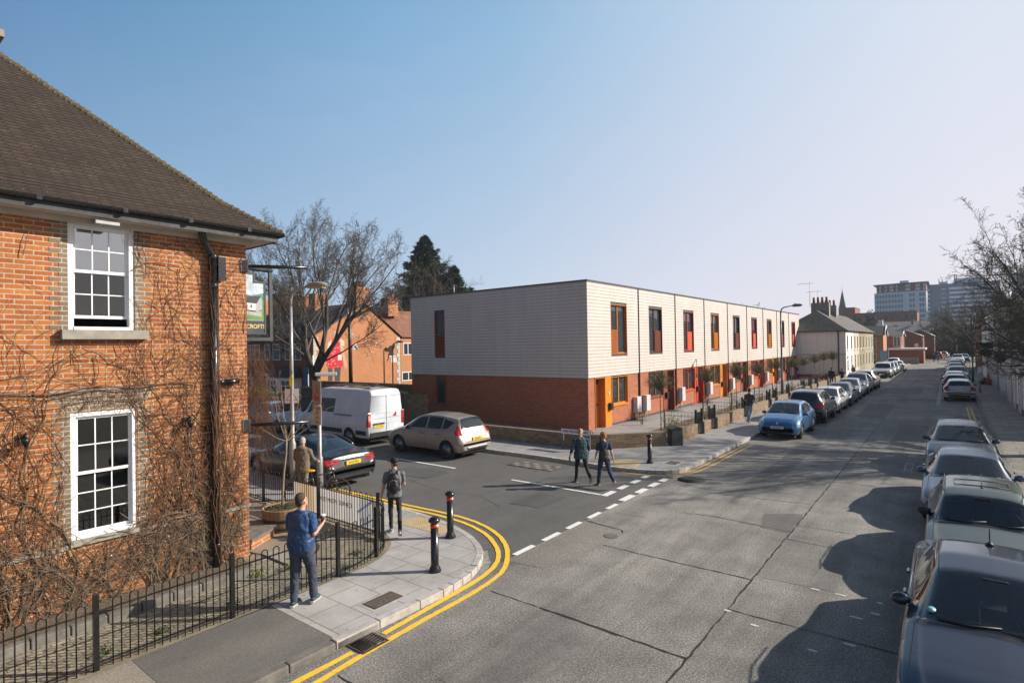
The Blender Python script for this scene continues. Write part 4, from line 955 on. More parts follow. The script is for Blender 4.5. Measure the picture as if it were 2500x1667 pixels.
# rooms behind the windows
M['room']=mat('room_wall',(.16,.15,.14),.9,namt=.1); M['room2']=mat('bar_wall',(.55,.36,.10),.8,namt=.1); M['darkwood']=mat('dark_wood',(.05,.025,.015),.4,nscale=6,namt=.3)
MB().box(PX-3.0,PX-.35,1.6,4.9,3.95,4.0).box(PX-3.05,PX-3.0,1.6,4.9,.1,6.4).build('room_back',M['room'],pub)
MB().box(PX-3.0,PX-.31,1.55,1.6,.1,6.38).box(PX-3.0,PX-.31,4.9,4.95,.1,6.38).build('room_sides',M['room'],pub)
MB().box(PX-2.5,PX-.32,1.61,4.89,.5,.55).build('bar_floor',M['darkwood'],pub)
MB().box(PX-2.99,PX-2.9,3.3,4.6,.6,3.9).build('bar_yellow_wall',M['room2'],pub)
m=MB(); m.lathe([(.22,0),(.22,.03)],(0,0,0),20); db=m.build('dartboard',mat('dartboard',(.02,.02,.02),.8),pub,loc=(PX-2.88,3.35,2.55)); db.rotation_euler=(0,PI/2,0)
MB().lathe([(.16,.031),(.16,.036)],(0,0,0),16).build('ring',mat('dart_ring',(.5,.33,.05),.7),db)
# table and chairs inside
m=MB(); m.lathe([(.32,0),(.32,.03)],(PX-.95,3.35,1.32),18).tube([(PX-.95,3.35,1.32),(PX-.95,3.35,.56)],.035,8); m.build('round_table',mat('red_wood',(.22,.05,.02),.35),pub)
m=MB()
for k in range(5): m.tube([(PX-1.5,2.7+k*.1,1.1),(PX-1.52,2.7+k*.1,1.72)],.012,6)
m.tube([(PX-1.5,2.66,1.7),(PX-1.56,2.9,1.82),(PX-1.5,3.15,1.7)],.02,6); m.box(PX-1.5,PX-1.05,2.68,3.14,1.05,1.1); m.build('spindle_chair',M['darkwood'],pub)
m=MB()
for k in range(3): m.lathe([(.03,0),(.035,.14),(.02,.17),(.02,.22)],(PX-.55-k*.11,3.42+k*.05,1.62),8)
m.box(PX-.9,PX-.42,3.2,3.6,1.58,1.615); m.build('sill_items',mat('green_glass',(.03,.25,.12),.2),pub)
MB().tube([(PX-1.9,3.1,.6),(PX-1.9,3.1,3.9)],.06,8).build('post',mat('gold_post',(.5,.33,.06),.4),pub)
# black down pipe
PB=M['pipe']=mat('black_pipe',(.012,.012,.014),.28,nscale=10,namt=.3,coat=.3)
m=MB(); m.tube([(PX+.30,4.62,6.50),(PX+.26,4.64,6.36),(PX+.20,4.72,6.22),(PX+.10,4.88,6.05),(PX+.11,4.9,5.9)],.065,12); m.tube([(PX+.11,4.9,5.95),(PX+.11,4.9,.12)],.072,12)
for z in (5.95,5.4,3.45,1.9,.5): m.lathe([(.080,0),(.086,.02),(.086,.07),(.080,.09)],(PX+.11,4.9,z),12)
m.box(PX,PX+.2,4.96,5.10,5.55,6.0); m.build('downpipe',PB,pub)
m=MB().tube([(PX+.1,5.12,3.62),(PX+.1,5.36,3.62)],.05,12).tube([(PX+.1,5.12,3.62),(PX+.1,4.95,3.62)],.04,10); m.lathe([(.06,0),(.06,.03)],(0,0,0),10) if 0 else None; m.build('pipe_stub',PB,pub)
# wall lanterns hidden in creeper
for (y,z) in ((2.12,2.95),(4.42,2.95)):
    l=MB().box(PX,PX+.05,y-.05,y+.05,z-.1,z+.06).tube([(PX+.05,y,z),(PX+.22,y,z+.08),(PX+.24,y,z)],.015,6).build('wall_lantern',M['blackmet'],pub)
    m=MB(); m.lathe([(.02,-.10),(.05,-.02),(.055,0),(.02,.04)],(PX+.22,y,z-.02),6); m.build('lamp',M['blackmet'],l)
# soffit, fascia, gutter, roof
ev=.42
MB().box(PX-.1,PX+ev,-9,PY+ev,PZ,PZ+.05).box(PX-9,PX-.1,PY-.02,PY+ev,PZ,PZ+.05).build('soffit',M['cream_soffit'] if 'cream_soffit' in M else M.setdefault('cream_soffit',mat('cream_soffit',(.62,.54,.45),.7,nscale=2,namt=.08)),pub)
MB().box(PX+.005,PX+.10,-9,PY+.1,PZ-.09,PZ-.001).box(PX-9,PX+.0,PY+.005,PY+.1,PZ-.09,PZ-.001).build('cornice',M['cream_soffit'],pub)
MB().box(PX+ev,PX+ev+.025,-9,PY+ev+.025,PZ-.02,PZ+.13).box(PX-9,PX+ev-.001,PY+ev,PY+ev+.025,PZ-.02,PZ+.13).build('fascia',mat('dark_fascia',(.04,.045,.05),.6,namt=.4),pub)
gx=PX+ev+.08; m=MB()
prof=[(.062*math.cos(a),.062*math.sin(a)) for a in [PI+ k*PI/8 for k in range(9)]]
vs=[];fs=[]
for j,yy in enumerate((-9,PY+ev+.10)):
    for (a,b) in prof+[(p[0]*.9,p[1]*.9) for p in prof[::-1]]: vs.append((gx+a,yy,PZ+.16+b))
n=len(prof)*2
m.add(vs,[(k,(k+1)%n,(k+1)%n+n,k+n) for k in range(n)]+[tuple(range(n)),tuple(range(2*n-1,n-1,-1))],sm=False)
for yy in (-1,.6,2.2,3.3,4.3,5.35): m.box(gx-.068,gx+.068,yy,yy+.07,PZ+.09,PZ+.165)
m.tube([(gx,PY+ev+.09,PZ+.13),(PX-8,PY+ev+.10,PZ+.13)],.055,8)
m.build('gutter',PB,pub)
# roof: stepped courses following a bell-cast slope
def zt(t): return .76*t if t<.76 else .578+.985*(t-.76)
RX=gx-.03; RY=PY+ev+.06; RZ0=PZ+.175
M['rooftile']=None
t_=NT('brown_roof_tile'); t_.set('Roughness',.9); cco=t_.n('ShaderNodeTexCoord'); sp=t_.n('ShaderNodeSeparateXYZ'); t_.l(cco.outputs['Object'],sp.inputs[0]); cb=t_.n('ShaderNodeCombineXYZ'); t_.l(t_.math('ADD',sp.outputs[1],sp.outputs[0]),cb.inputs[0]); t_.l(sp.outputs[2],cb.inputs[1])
b_=t_.n('ShaderNodeTexBrick'); b_.offset=.5; b_.inputs['Scale'].default_value=1; b_.inputs['Brick Width'].default_value=.175; b_.inputs['Row Height'].default_value=.0712; b_.inputs['Mortar Size'].default_value=.011; b_.inputs['Color1'].default_value=(.034,.021,.014,1); b_.inputs['Color2'].default_value=(.054,.034,.023,1); b_.inputs['Mortar'].default_value=(.010,.007,.005,1); t_.l(cb.outputs[0],b_.inputs['Vector'])  # dark row lines paint in shade under course edges, besides the tile gaps
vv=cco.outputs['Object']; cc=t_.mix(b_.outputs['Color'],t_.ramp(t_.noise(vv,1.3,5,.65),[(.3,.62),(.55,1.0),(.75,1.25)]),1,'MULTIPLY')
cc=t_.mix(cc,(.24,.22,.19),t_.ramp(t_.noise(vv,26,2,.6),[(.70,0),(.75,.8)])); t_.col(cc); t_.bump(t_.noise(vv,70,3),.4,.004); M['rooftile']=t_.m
m=MB(); T=5.2; t=0; gaugeL=.101; m2=MB()
while t<T:
    s_=math.hypot(1,(zt(t+.01)-zt(t))/.01); dt=gaugeL/s_; t2=t+dt*1.35
    a0=zt(t); a1=zt(t2); th=.024+.004*math.sin(t*37)
    y1=RY-t; y1b=RY-t2
    x0=RX-t; x1=RX-t2
    # +X slope course
    z0=RZ0+a0+th; z1=RZ0+a1
    m.add([(x0,-9,z0),(x0,y1,z0),(x1,y1b,z1),(x1,-9,z1),(x0,-9,z0-.034),(x0,y1,z0-.034)],[(0,1,2,3),(4,5,1,0)])
    # +Y slope course
    m2.add([(x0,y1,z0),(-20,y1,z0),(-20,y1b,z1),(x1,y1b,z1),(x0,y1,z0-.034),(-20,y1,z0-.034)],[(0,1,2,3),(5,4,0,1)])
    t+=dt
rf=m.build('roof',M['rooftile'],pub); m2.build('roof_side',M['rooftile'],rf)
# moss-covered bonnet hip tiles
tm=NT('mossy_hip_tile'); vv=tm.obj(); tm.set('Roughness',.95); tm.col(tm.mix(tm.ramp(tm.noise(vv,6,4),[(.3,(.055,.042,.030)),(.7,(.11,.082,.05))]),(.085,.08,.030),tm.ramp(tm.noise(vv,9,5,.7),[(.48,0),(.6,.8)]))); tm.bump(tm.noise(vv,50,4),.8,.01)
m=MB(); t=-.02; rr=random.Random(11)
while t<5.0:
    s_=math.hypot(1.414,(zt(t+.01)-zt(t))/.01); dt=.118/s_
    def HP(q,du,dv,dz): return (RX-q+du,RY-q+dv,RZ0+zt(max(q,0))+dz)
    L=.24/s_; r0=.105; r1=.055; vs=[]; N=7
    jt=rr.uniform(-.006,.006)
    for (q,rad,lift) in ((t-.01,r0,.045),(t-.002,r0*.98,.03),(t+L,r1,.0)):
        for k in range(N):
            a=PI*k/(N-1); c_=math.cos(a); s2=math.sin(a)
            # across direction (1,-1)/sqrt2
            vs.append(HP(q,c_*rad*.707*1.05,-c_*rad*.707*1.05,s2*rad*.62+lift-.03-abs(c_)*.055+jt))
    fs=[]
    for i in range(2):
        for k in range(N-1): fs.append((i*N+k,i*N+k+1,(i+1)*N+k+1,(i+1)*N+k))
    fs.append(tuple(range(N)))
    m.add(vs,fs,0,False)
    t+=dt
m.build('hip_tiles',tm.m,rf)
# small floodlight under the eaves
fl=MB().box(PX+.02,PX+.06,2.98,3.28,6.44,6.47).tube([(PX+.05,3.0,6.44),(PX+.3,3.0,6.42)],.01,6).tube([(PX+.05,3.26,6.44),(PX+.3,3.26,6.42)],.01,6).build('floodlight',M['galv'],pub,loc=(.05,0,-.08))
gbevel(MB().box(PX+.2,PX+.36,2.96,3.3,6.36,6.42).build('lamp',M['galv'],fl),.01)
# chimney whose pot just enters the frame
c=MB().box(-14.9,-13.9,.2,1.4,8,11.1).build('chimney',M['pub_brick'],pub)
MB().box(-12.95,-12.55,1.9,2.22,9.6,9.72).build('cowl',M['stone'],c)
# banner arms fixed to the corner
d=Vector((.57,.82,0)).normalized()
for z,lb in ((5.90,'black banner arm fixed high on the pub corner'),(2.72,'black banner arm fixed low on the pub corner, above the black car')):
    t=thing('wall_bracket',lb,'bracket',(PX,PY-.02,z),group='banner arms on the pub corner')
    MB().tube([d*.03,d*1.17],.037,10).build('arm',M['pipe'],t)
    m=MB(); m.box(0,.02,-.10,.02,-.13,.13); m.obox((.01,0),(d.x,d.y),None,.06,.05,-.12,.12); gbevel(m.build('wall_plate',M['greyplate'] if 'greyplate' in M else M.setdefault('greyplate',mat('grey_plate',(.09,.09,.095),.5)),t),.01)
# hanging sign on the end wall
SX=-11.9
t=thing('pub_sign','framed painted pub sign showing a white cottage above the name Crofts','sign',(SX,PY,0))
fr=M['signframe']=mat('sign_frame',(.035,.045,.05),.5,namt=.3)
L=thing('x','',''); bpy.data.objects.remove(L)
y0,y1=-.02,.98; ya=-.05
m=MB(); m.tube([(0,.0,6.02),(0,y1,5.98)],.055,10); m.box(-.03,.03,y1-.07,y1,4.42,5.98).box(-.03,.03,y0,y1-.07,4.42,4.49); m.build('outer_frame',fr,t)
m=MB(); m.box(-.022,.022,y0,.83,4.56,4.6).box(-.022,.022,.79,.83,4.6,5.72).box(-.022,.022,.55,.79,5.68,5.72).box(-.022,.022,.55,.59,5.72,5.9).box(-.022,.022,y0,.55,5.86,5.9).box(-.012,.012,y0,.79,4.6,4.86); m.build('inner_frame',fr,t)
MB().tube([(0,.4,5.9),(0,.4,6.0)],.012,6).tube([(0,.9,4.56),(0,.83,4.56)],.01,6).build('hanger',M['blackmet'],t)
def sgn(name,pts,c,dx):
    mm=MB(); pts=[(.30+y*.62,z) for y,z in pts] if name.startswith(('cott','stone')) else pts; mm.add([(dx,y,z) for y,z in pts],[tuple(range(len(pts)))]); return mm.build(name,mat('sign_'+name,c,.6,nscale=9,namt=.10),pn if name!='painted_panel' else t)
pn=MB().box(-.01,.01,y0,.55,4.86,5.86).box(-.01,.01,.55,.79,4.86,5.68).build('painted_panel',mat('sign_sky',(.55,.66,.78),.6,nscale=5,namt=.3),t)
X1=.0115
sgn('hills',[(y0,5.42),(.1,5.38),(.3,5.46),(.5,5.40),(.79,5.47),(.79,5.2),(y0,5.2)],(.12,.25,.17),X1)
sgn('grass',[(y0,5.32),(.79,5.30),(.79,4.87),(y0,4.87)],(.13,.30,.08),X1+.001)
sgn('cottage_wall',[(.0,5.08),(.5,5.05),(.5,5.25),(.0,5.27)],(.75,.75,.76),X1+.002)
sgn('cottage_end',[(.5,5.05),(.72,5.12),(.72,5.30),(.66,5.38),(.5,5.25)],(.42,.48,.50),X1+.0025)
sgn('cottage_roof',[(-.02,5.25),(.03,5.38),(.68,5.40),(.52,5.23)],(.03,.04,.045),X1+.003)
sgn('cottage_door',[(.13,5.07),(.19,5.07),(.19,5.2),(.13,5.2)],(.12,.05,.04),X1+.004)
sgn('cottage_window',[(.3,5.14),(.35,5.14),(.35,5.2),(.3,5.2)],(.05,.05,.06),X1+.004)
sgn('stone_wall',[(.05,5.0),(.7,4.95),(.7,5.06),(.05,5.1)],(.45,.45,.42),X1+.002)
text_obj('lettering','CROFTS',.125,mat('sign_gold',(.85,.66,.28),.5),t,(.014,.60,4.73),(PI/2,0,PI/2),sx=.92,bold=.002)
# soil bed with stone edging by the wall
struct('planting_bed_soil',MB().prism([(PX,-8),(-10.25,-8),(-10.25,4.9),(-10.5,5.35),(PX,5.4)],ZP-.03,ZP+.03),M['soil'])
m=MB(); y=-8; rr=random.Random(2)
while y<4.9:
    m.box(-10.25,-10.12,y,y+.44,ZP-.02,ZP+.13+rr.uniform(-.01,.01)); y+=.455
gbevel(struct('bed_edging_kerb',m,M['kerb_old']),.015)
# step by the corner
t=thing('stone_step','brick step with worn stone slab beside the pub corner','step')
MB().prism([(-12.5,6.15),(-11.75,5.62),(-11.35,5.75),(-11.75,6.45),(-12.4,6.85)],.1,.30).build('brick_base',M['pub_brick'],t)
MB().prism([(-12.55,6.12),(-11.75,5.60),(-11.30,5.73),(-11.72,6.50),(-12.42,6.9)],.30,.36).build('slab',M['kerb_old'],t)
MB().box(-10.9,-9.7,5.75,6.05,ZP,ZP+.03).build('threshold',M['stone'],t)

# ---------------------------------------------------------------- railings
def railing(path,posts,label,closed=False,start=0):
    t=thing('hoop_railing',label,'railing',group='black hoop top railings round the forecourt')
    P=resample(path,.02); D=[0]
    for a,b in zip(P,P[1:]): D.append(D[-1]+math.dist(a,b))
    def at(d):
        d=max(0,min(D[-1],d)); import bisect
        i=min(len(P)-2,max(0,bisect.bisect_right(D,d)-1)); u=(d-D[i])/max(1e-6,D[i+1]-D[i]); a,b=P[i],P[i+1]
        return a[0]+(b[0]-a[0])*u,a[1]+(b[1]-a[1])*u
    zt_=.90
    rail=[(*p,0) for p in P[::6]]+[(*P[-1],0)]
    for nm,z in (('top_rail',zt_-.02),('bottom_rail',.22)):
        m=MB(); vs=[]; R_=P[::5]+[P[-1]]; O1=offset_line(R_,.018); O2=offset_line(R_,-.018)
        for a,b in zip(O1,O2): vs+=[(a[0],a[1],z-.006),(b[0],b[1],z-.006),(b[0],b[1],z+.006),(a[0],a[1],z+.006)]
        n=len(O1); fs=[]
        for i in range(n-1):
            for k in range(4): fs.append((4*i+k,4*i+(k+1)%4,4*i+4+(k+1)%4,4*i+4+k))
        m.add(vs,fs); m.build(nm,M['railpaint'],t)
    sp=.098; d=sp*.5; proto=None
    while d<D[-1]-sp*1.2:
        a=at(d); b=at(d+sp)
        near=min(abs(d+sp/2-q) for q in posts)
        if near>.09:
            ang=math.atan2(b[1]-a[1],b[0]-a[0]); c=((a[0]+b[0])/2,(a[1]+b[1])/2)
            if proto is None:
                h=sp/2; pts=[(-h,0,.13),(-h,0,zt_+.06)]+[(-h*math.cos(k*PI/6),0,zt_+.06+h*math.sin(k*PI/6)) for k in range(1,6)]+[(h,0,zt_+.06),(h,0,.13)]
                proto=MB().tube(pts,.0085,6).build('hoop',M['railpaint'],t); o=proto
            else: o=proto.copy(); COL.objects.link(o)
            o.parent=t; o.location=(c[0],c[1],0); o.rotation_euler=(0,0,ang)
        d+=sp*2
    for q in posts:
        a=at(q); MB().box(-.03,.03,-.03,.03,.05,1.1).build('post',M['railpaint'],t,loc=(a[0],a[1],0),rz=math.atan2(at(q+.05)[1]-at(q-.05)[1],at(q+.05)[0]-at(q-.05)[0]))
    return t
M['railpaint']=mat('black_gloss_railing',(.010,.010,.011),.3,nscale=14,namt=.4)
A=[(-8.74,-6.5),(-8.74,6.0),(-8.78,6.5),(-8.95,7.05),(-9.16,7.38),(-9.42,7.6),(-9.8,7.76),(-10.3,7.80)]
r1=[(-8.74,-6.5),(-8.74,4.13)]; railing(r1,[.1,3.62,6.13,8.88,10.62],'black hoop top railing running along the pavement in the foreground')
ra=[(-8.74,4.15),(-8.74,6.0),(-8.78,6.5),(-8.93,7.0),(-9.13,7.36),(-9.42,7.6),(-9.75,7.74)]
railing(flip_smooth(ra,2),[1.86,2.9],'curved black hoop top railing round the corner of the forecourt')
rb=[(-9.77,7.745),(-10.3,7.80),(-16.9,7.85)]
railing(rb,[.03,2.38,5.0,7.0],'black hoop top railing behind the barrel planter with a banner tied on')
t=thing('banner','white printed banner tied to the far railing behind the vest man','banner',(0,0,0))
m=MB(); P_=[(-13.35+k*.12,7.89+.012*math.sin(k*1.3)) for k in range(29)]
for a,b in zip(P_,P_[1:]): m.add([(a[0],a[1],.24),(b[0],b[1],.24),(b[0],b[1],.86),(a[0],a[1],.86)],[(0,1,2,3)],sm=True)
tb=NT('banner_cloth'); vv=tb.obj(); sp=tb.n('ShaderNodeSeparateXYZ'); tb.l(vv,sp.inputs[0]); nb=tb.noise(vv,2.2,3)
xx=tb.math('ADD',sp.outputs[0],tb.math('MULTIPLY',nb,.35))
xr=tb.n('ShaderNodeMapRange'); xr.inputs['From Min'].default_value=-13.4; xr.inputs['From Max'].default_value=-9.4; tb.l(xx,xr.inputs['Value'])
cr=tb.ramp(xr.outputs[0],[(0,(.70,.74,.80)),(.10,(.85,.83,.80)),(.13,(.85,.66,.42)),(.26,(.88,.74,.52)),(.33,(.92,.90,.88)),(.72,(.9,.9,.9)),(.76,(.55,.62,.72)),(.88,(.8,.82,.85)),(1,(.88,.86,.86))]); tb.col(cr); tb.set('Roughness',.5); tr_=tb.n('ShaderNodeBsdfTranslucent'); tb.l(cr,tr_.inputs[0]); mx_=tb.n('ShaderNodeMixShader'); mx_.inputs[0].default_value=.28; tb.l(tb.b.outputs[0],mx_.inputs[1]); tb.l(tr_.outputs[0],mx_.inputs[2]); tb.l(mx_.outputs[0],tb.out.inputs['Surface']); m.build('cloth',tb.m,t)
text_obj('lettering','FOOD NOW SERVED',.15,mat('banner_ink',(.12,.13,.18),.6),t,(-11.6,7.868,.60),(PI/2,0,0),ext=.001)
# barrel planter
t=thing('barrel_planter','half barrel planter with young bare tree behind the railing','planter',(-12.1,6.85,.12))
M['barrel']=None
tw=NT('barrel_oak'); cc_=tw.n('ShaderNodeTexCoord'); wv=tw.n('ShaderNodeTexWave'); wv.inputs['Scale'].default_value=6; 
gr=tw.n('ShaderNodeTexGradient',gradient_type='RADIAL'); tw.l(cc_.outputs['Object'],gr.inputs[0]); st=tw.math('FRACT',tw.math('MULTIPLY',gr.outputs[1],26)); 
tw.col(tw.mix(tw.ramp(st,[(.0,(.03,.02,.012)),(.06,(.22,.145,.08)),(.94,(.27,.18,.10)),(1,(.03,.02,.012))]),tw.ramp(tw.noise(cc_.outputs['Object'],7,5),[(.3,.6),(.7,1.2)]),1,'MULTIPLY')); tw.set('Roughness',.85)
m=MB(); m.lathe([(.31,0),(.36,.12),(.40,.28),(.43,.5),(.44,.52),(.40,.525),(.39,.46),(.0001,.46)],(0,0,0),32); m.build('staves',tw.m,t)
m=MB(); m.lathe([(.352,.06),(.378,.13),(.372,.135),(.345,.065)],(0,0,0),32).lathe([(.398,.24),(.415,.32),(.41,.325),(.392,.245)],(0,0,0),32); m.build('hoop',mat('rusty_hoop',(.05,.03,.02),.7,nscale=12,namt=.4),t)
m=MB(); rr=random.Random(3)
for k in range(260):
    a=rr.uniform(0,2*PI); q=.38*math.sqrt(rr.random()); h=.475+.05*(1-(q/.38)**2)+rr.uniform(-.01,.02); s_=rr.uniform(.012,.03); an=rr.uniform(0,PI)
    x,y=q*math.cos(a),q*math.sin(a); m.add([(x-s_*math.cos(an),y-s_*math.sin(an),h),(x+s_*math.cos(an),y+s_*math.sin(an),h+rr.uniform(-.01,.01)),(x,y,h+s_*1.2)],[(0,1,2)])
m.lathe([(.39,.46),(.25,.50),(.001,.52)],(0,0,0),20); m.build('soil_moss',mat('mossy_soil',(.085,.08,.035),.95,nscale=22,namt=.5,bscale=40,bstr=1),t)
def rball(m,c,r,R3=None,n=14):
    rx,ry,rz=r; vs=[];k2=n//2
    for i in range(k2+1):
        ph=PI*i/k2
        for k in range(n):
            th=2*PI*k/n; p=Vector((rx*math.sin(ph)*math.cos(th),ry*math.sin(ph)*math.sin(th),-rz*math.cos(ph)))
            if R3 is not None: p=R3@p
            vs.append((c[0]+p.x,c[1]+p.y,c[2]+p.z))
    m.add(vs,[(i*n+k,i*n+(k+1)%n,(i+1)*n+(k+1)%n,(i+1)*n+k) for i in range(k2) for k in range(n)],0,True)
# ---------------------------------------------------------------- vehicles
M['tyre']=mat('tyre_rubber',(.018,.018,.018),.8,nscale=20,namt=.2)
M['rim']=mat('alloy_rim',(.50,.50,.52),.3,metal=.7,namt=.05)
M['chrome']=mat('chrome',(.75,.75,.77),.12,metal=1,namt=0)
M['blackplastic']=mat('black_plastic',(.018,.018,.02),.5,namt=.15)
M['underbody']=mat('underbody',(.008,.008,.008),.9,namt=0)
M['headlamp']=glass('headlamp_glass',(.35,.37,.40),.08,1.5)
M['tail']=mat('tail_lamp',(.42,.012,.015),.15,namt=.1,coat=.6)
M['indic']=mat('clear_lamp',(.55,.50,.46),.15,namt=.1,coat=.5)
M['plate_y']=mat('yellow_plate',(.85,.60,.03),.45,namt=.02)
M['plate_w']=mat('white_plate',(.78,.78,.76),.45,namt=.02)
M['ink']=mat('plate_ink',(.01,.01,.01),.5,namt=0)
M['seat']=mat('car_seat',(.05,.05,.055),.8,namt=.2); M['seat_tan']=mat('cream_seat',(.48,.46,.36),.6,namt=.05)
def carpaint(name,c,metal=.55,rough=.34):
    t=NT(name); c=tuple(x*.9 for x in c); v=t.obj(); t.set('Metallic',metal); t.set('Roughness',rough); t.set('Coat Weight',.9); t.set('Coat Roughness',.04)
    n=t.noise(v,1.7,5,.7); t.col(t.ramp(n,[(.3,tuple(x*.86 for x in c)),(.7,tuple(min(1,x*1.08) for x in c))]))
    r=t.ramp(t.noise(v,4,5,.7),[(.3,.03),(.75,.16)]); t.l(r,t.b.inputs['Coat Roughness']); return t.m
PAINT={}
def smooth(ys,P,wd):
    v=np.interp(ys,[p[0] for p in P],[p[1] for p in P]); h=ys[1]-ys[0]; k=max(1,int(wd/h)); ker=np.ones(2*k+1)/(2*k+1)
    for _ in range(2): v=np.convolve(np.pad(v,k,mode='edge'),ker,mode='valid')
    return v
def chaik(P,it):
    for _ in range(it):
        Q=[P[0]]
        for a,b in zip(P,P[1:]): Q.append(a*.75+b*.25); Q.append(a*.25+b*.75)
        Q.append(P[-1]); P=Q
    return P
def car_shell(sp,step,it):
    L,W=sp['L'],sp['W']/2
    ys=np.arange(0,L+.0001,.01)
    top=smooth(ys,sp['top'],.04); belt=smooth(ys,sp['belt'],.06); zb=smooth(ys,sp['bottom'],.04)
    we=smooth(ys,sp['roofw'],.10)
    r1=sp.get('round',.42); n_=sp.get('rn',2.6)
    fr=np.clip((r1-ys)/r1,0,1); rr_=np.clip((ys-(L-sp.get('rround',.30)))/sp.get('rround',.30),0,1)
    w=W*(1-sp.get('fin',.24)*fr**n_-sp.get('rin',.14)*rr_**n_)
    # stations
    st=[0,.02,.05,.09]
    y=.09
    while y<L-.1: y+=step; st.append(y)
    st=[s_ for s_ in st if s_<L-.1]+[L-.09,L-.05,L-.02,L]
    rows=[]
    for y in st:
        i=min(len(ys)-1,int(round(y/.01))); zt_,zs,b,ww,e=top[i],belt[i],zb[i],w[i],we[i]
        edge=.035 if 0<y<L else 0
        zt_=max(zt_,b+.2); zs=min(zs,zt_-.02)
        e=min(e,ww-.03)
        wm=ww; A=np.array
        pinch=sp.get('tuck',.05)
        P=[A((0,b+.01)),A((ww*.7,b)),A((ww-.09,b+.005)),A((ww-.03-pinch*.3,b+.07)),A((wm-.012,b+.22)),A((wm,(b+.22+zs)/2)),A((wm-.005,zs-.17)),A((ww-.025,zs-.05)),A((ww-.055,zs)),
           A((ww-.075+(e-ww+.075)*.33,zs+(zt_-.055-zs)*.33)),A((ww-.075+(e-ww+.075)*.7,zs+(zt_-.055-zs)*.7)),A((e+.01,zt_-.075 if zt_-zs>.1 else zt_-.012)),A((e-.05,zt_-.025)),A((e*.6,zt_)),A((0,zt_+.012))]
        if zt_-zs<.12: 
            for q in (9,10): P[q]=A((ww-.075+(e-ww+.075)*(.33,.7)[q-9],zs+(zt_-.012-zs)*(.5,.8)[q-9]))
        rows.append([(p[0],y,p[1]) for p in chaik(P,it)])
    n=len(rows[0]); vs=[]; fs=[]
    for r_ in rows:
        full=[(-x,y,z) for x,y,z in r_[::-1]][:-0 or None]+[(x,y,z) for x,y,z in r_]
        # join: right half reversed (top->bottom) negative then positive bottom->top
        full=[(-x,y,z) for x,y,z in r_[::-1]]+r_[1:]
        vs.append(full)
    m=len(vs[0]); V=[p for r_ in vs for p in r_]
    for i in range(len(vs)-1):
        for k in range(m-1): fs.append((i*m+k,(i+1)*m+k,(i+1)*m+k+1,i*m+k+1))
        fs.append((i*m+m-1,(i+1)*m+m-1,(i+1)*m,i*m))
    # end caps as fans of strips
    for i,flip in ((0,0),(len(vs)-1,1)):
        for k in range((m-1)//2):
            a,b=i*m+k,i*m+k+1; c,d=i*m+m-2-k,i*m+m-1-k
            if len({a,b,c,d})<3: continue
            f=[a,b,c,d] if a!=d and b!=c else list(dict.fromkeys([a,b,c,d]))
            fs.append(tuple(f if flip==0 else f[::-1]))
    bm=bmesh.new(); bv=[bm.verts.new(p) for p in V]
    for f in fs:
        try: bm.faces.new([bv[i] for i in f])
        except Exception: pass
    bmesh.ops.remove_doubles(bm,verts=bm.verts,dist=.0008)
    bmesh.ops.recalc_face_normals(bm,faces=bm.faces); bm.normal_update()
    up_=sum(f.normal.z*f.calc_area() for f in bm.faces if f.calc_center_median().z>sp['H']*.85)
    if up_<0: bmesh.ops.reverse_faces(bm,faces=bm.faces)
    bm.normal_update(); return bm
def poly_cut(bm,view,poly,pred,idx,lay):
    ax={'side':(1,2),'top':(0,1),'front':(0,2)}[view]; third={'side':0,'top':2,'front':1}[view]
    n=len(poly); a=sum(poly[i][0]*poly[(i+1)%n][1]-poly[(i+1)%n][0]*poly[i][1] for i in range(n))
    if a<0: poly=poly[::-1]
    u0=min(p[0] for p in poly)-.12; u1=max(p[0] for p in poly)+.12; v0=min(p[1] for p in poly)-.12; v1=max(p[1] for p in poly)+.12
    bm.faces.ensure_lookup_table()
    for i in range(n):
        p,q=poly[i],poly[(i+1)%n]
        co_=[0,0,0]; co_[ax[0]]=p[0]; co_[ax[1]]=p[1]; no=[0,0,0]; no[ax[0]]=q[1]-p[1]; no[ax[1]]=-(q[0]-p[0])
        if Vector(no).length<1e-6: continue
        F=[f for f in bm.faces if pred(f) and u0<f.calc_center_median()[ax[0]]<u1 and v0<f.calc_center_median()[ax[1]]<v1 and f[lay]==0]
        if not F: continue
        E_=set(e for f in F for e in f.edges); Vv=set(v for f in F for v in f.verts)
        bmesh.ops.bisect_plane(bm,geom=list(F)+list(E_)+list(Vv),plane_co=co_,plane_no=Vector(no).normalized(),dist=1e-5)
    for f in bm.faces:
        if f[lay]==0 and pred(f):
            c=f.calc_center_median(); u,v=c[ax[0]],c[ax[1]]; ok=True
            for i in range(n):
                p,q=poly[i],poly[(i+1)%n]
                if (q[0]-p[0])*(v-p[1])-(q[1]-p[1])*(u-p[0])<-1e-6: ok=False;break
            if ok: f[lay]=idx
SPECS={}
def spec(name,**k): SPECS[name]=k
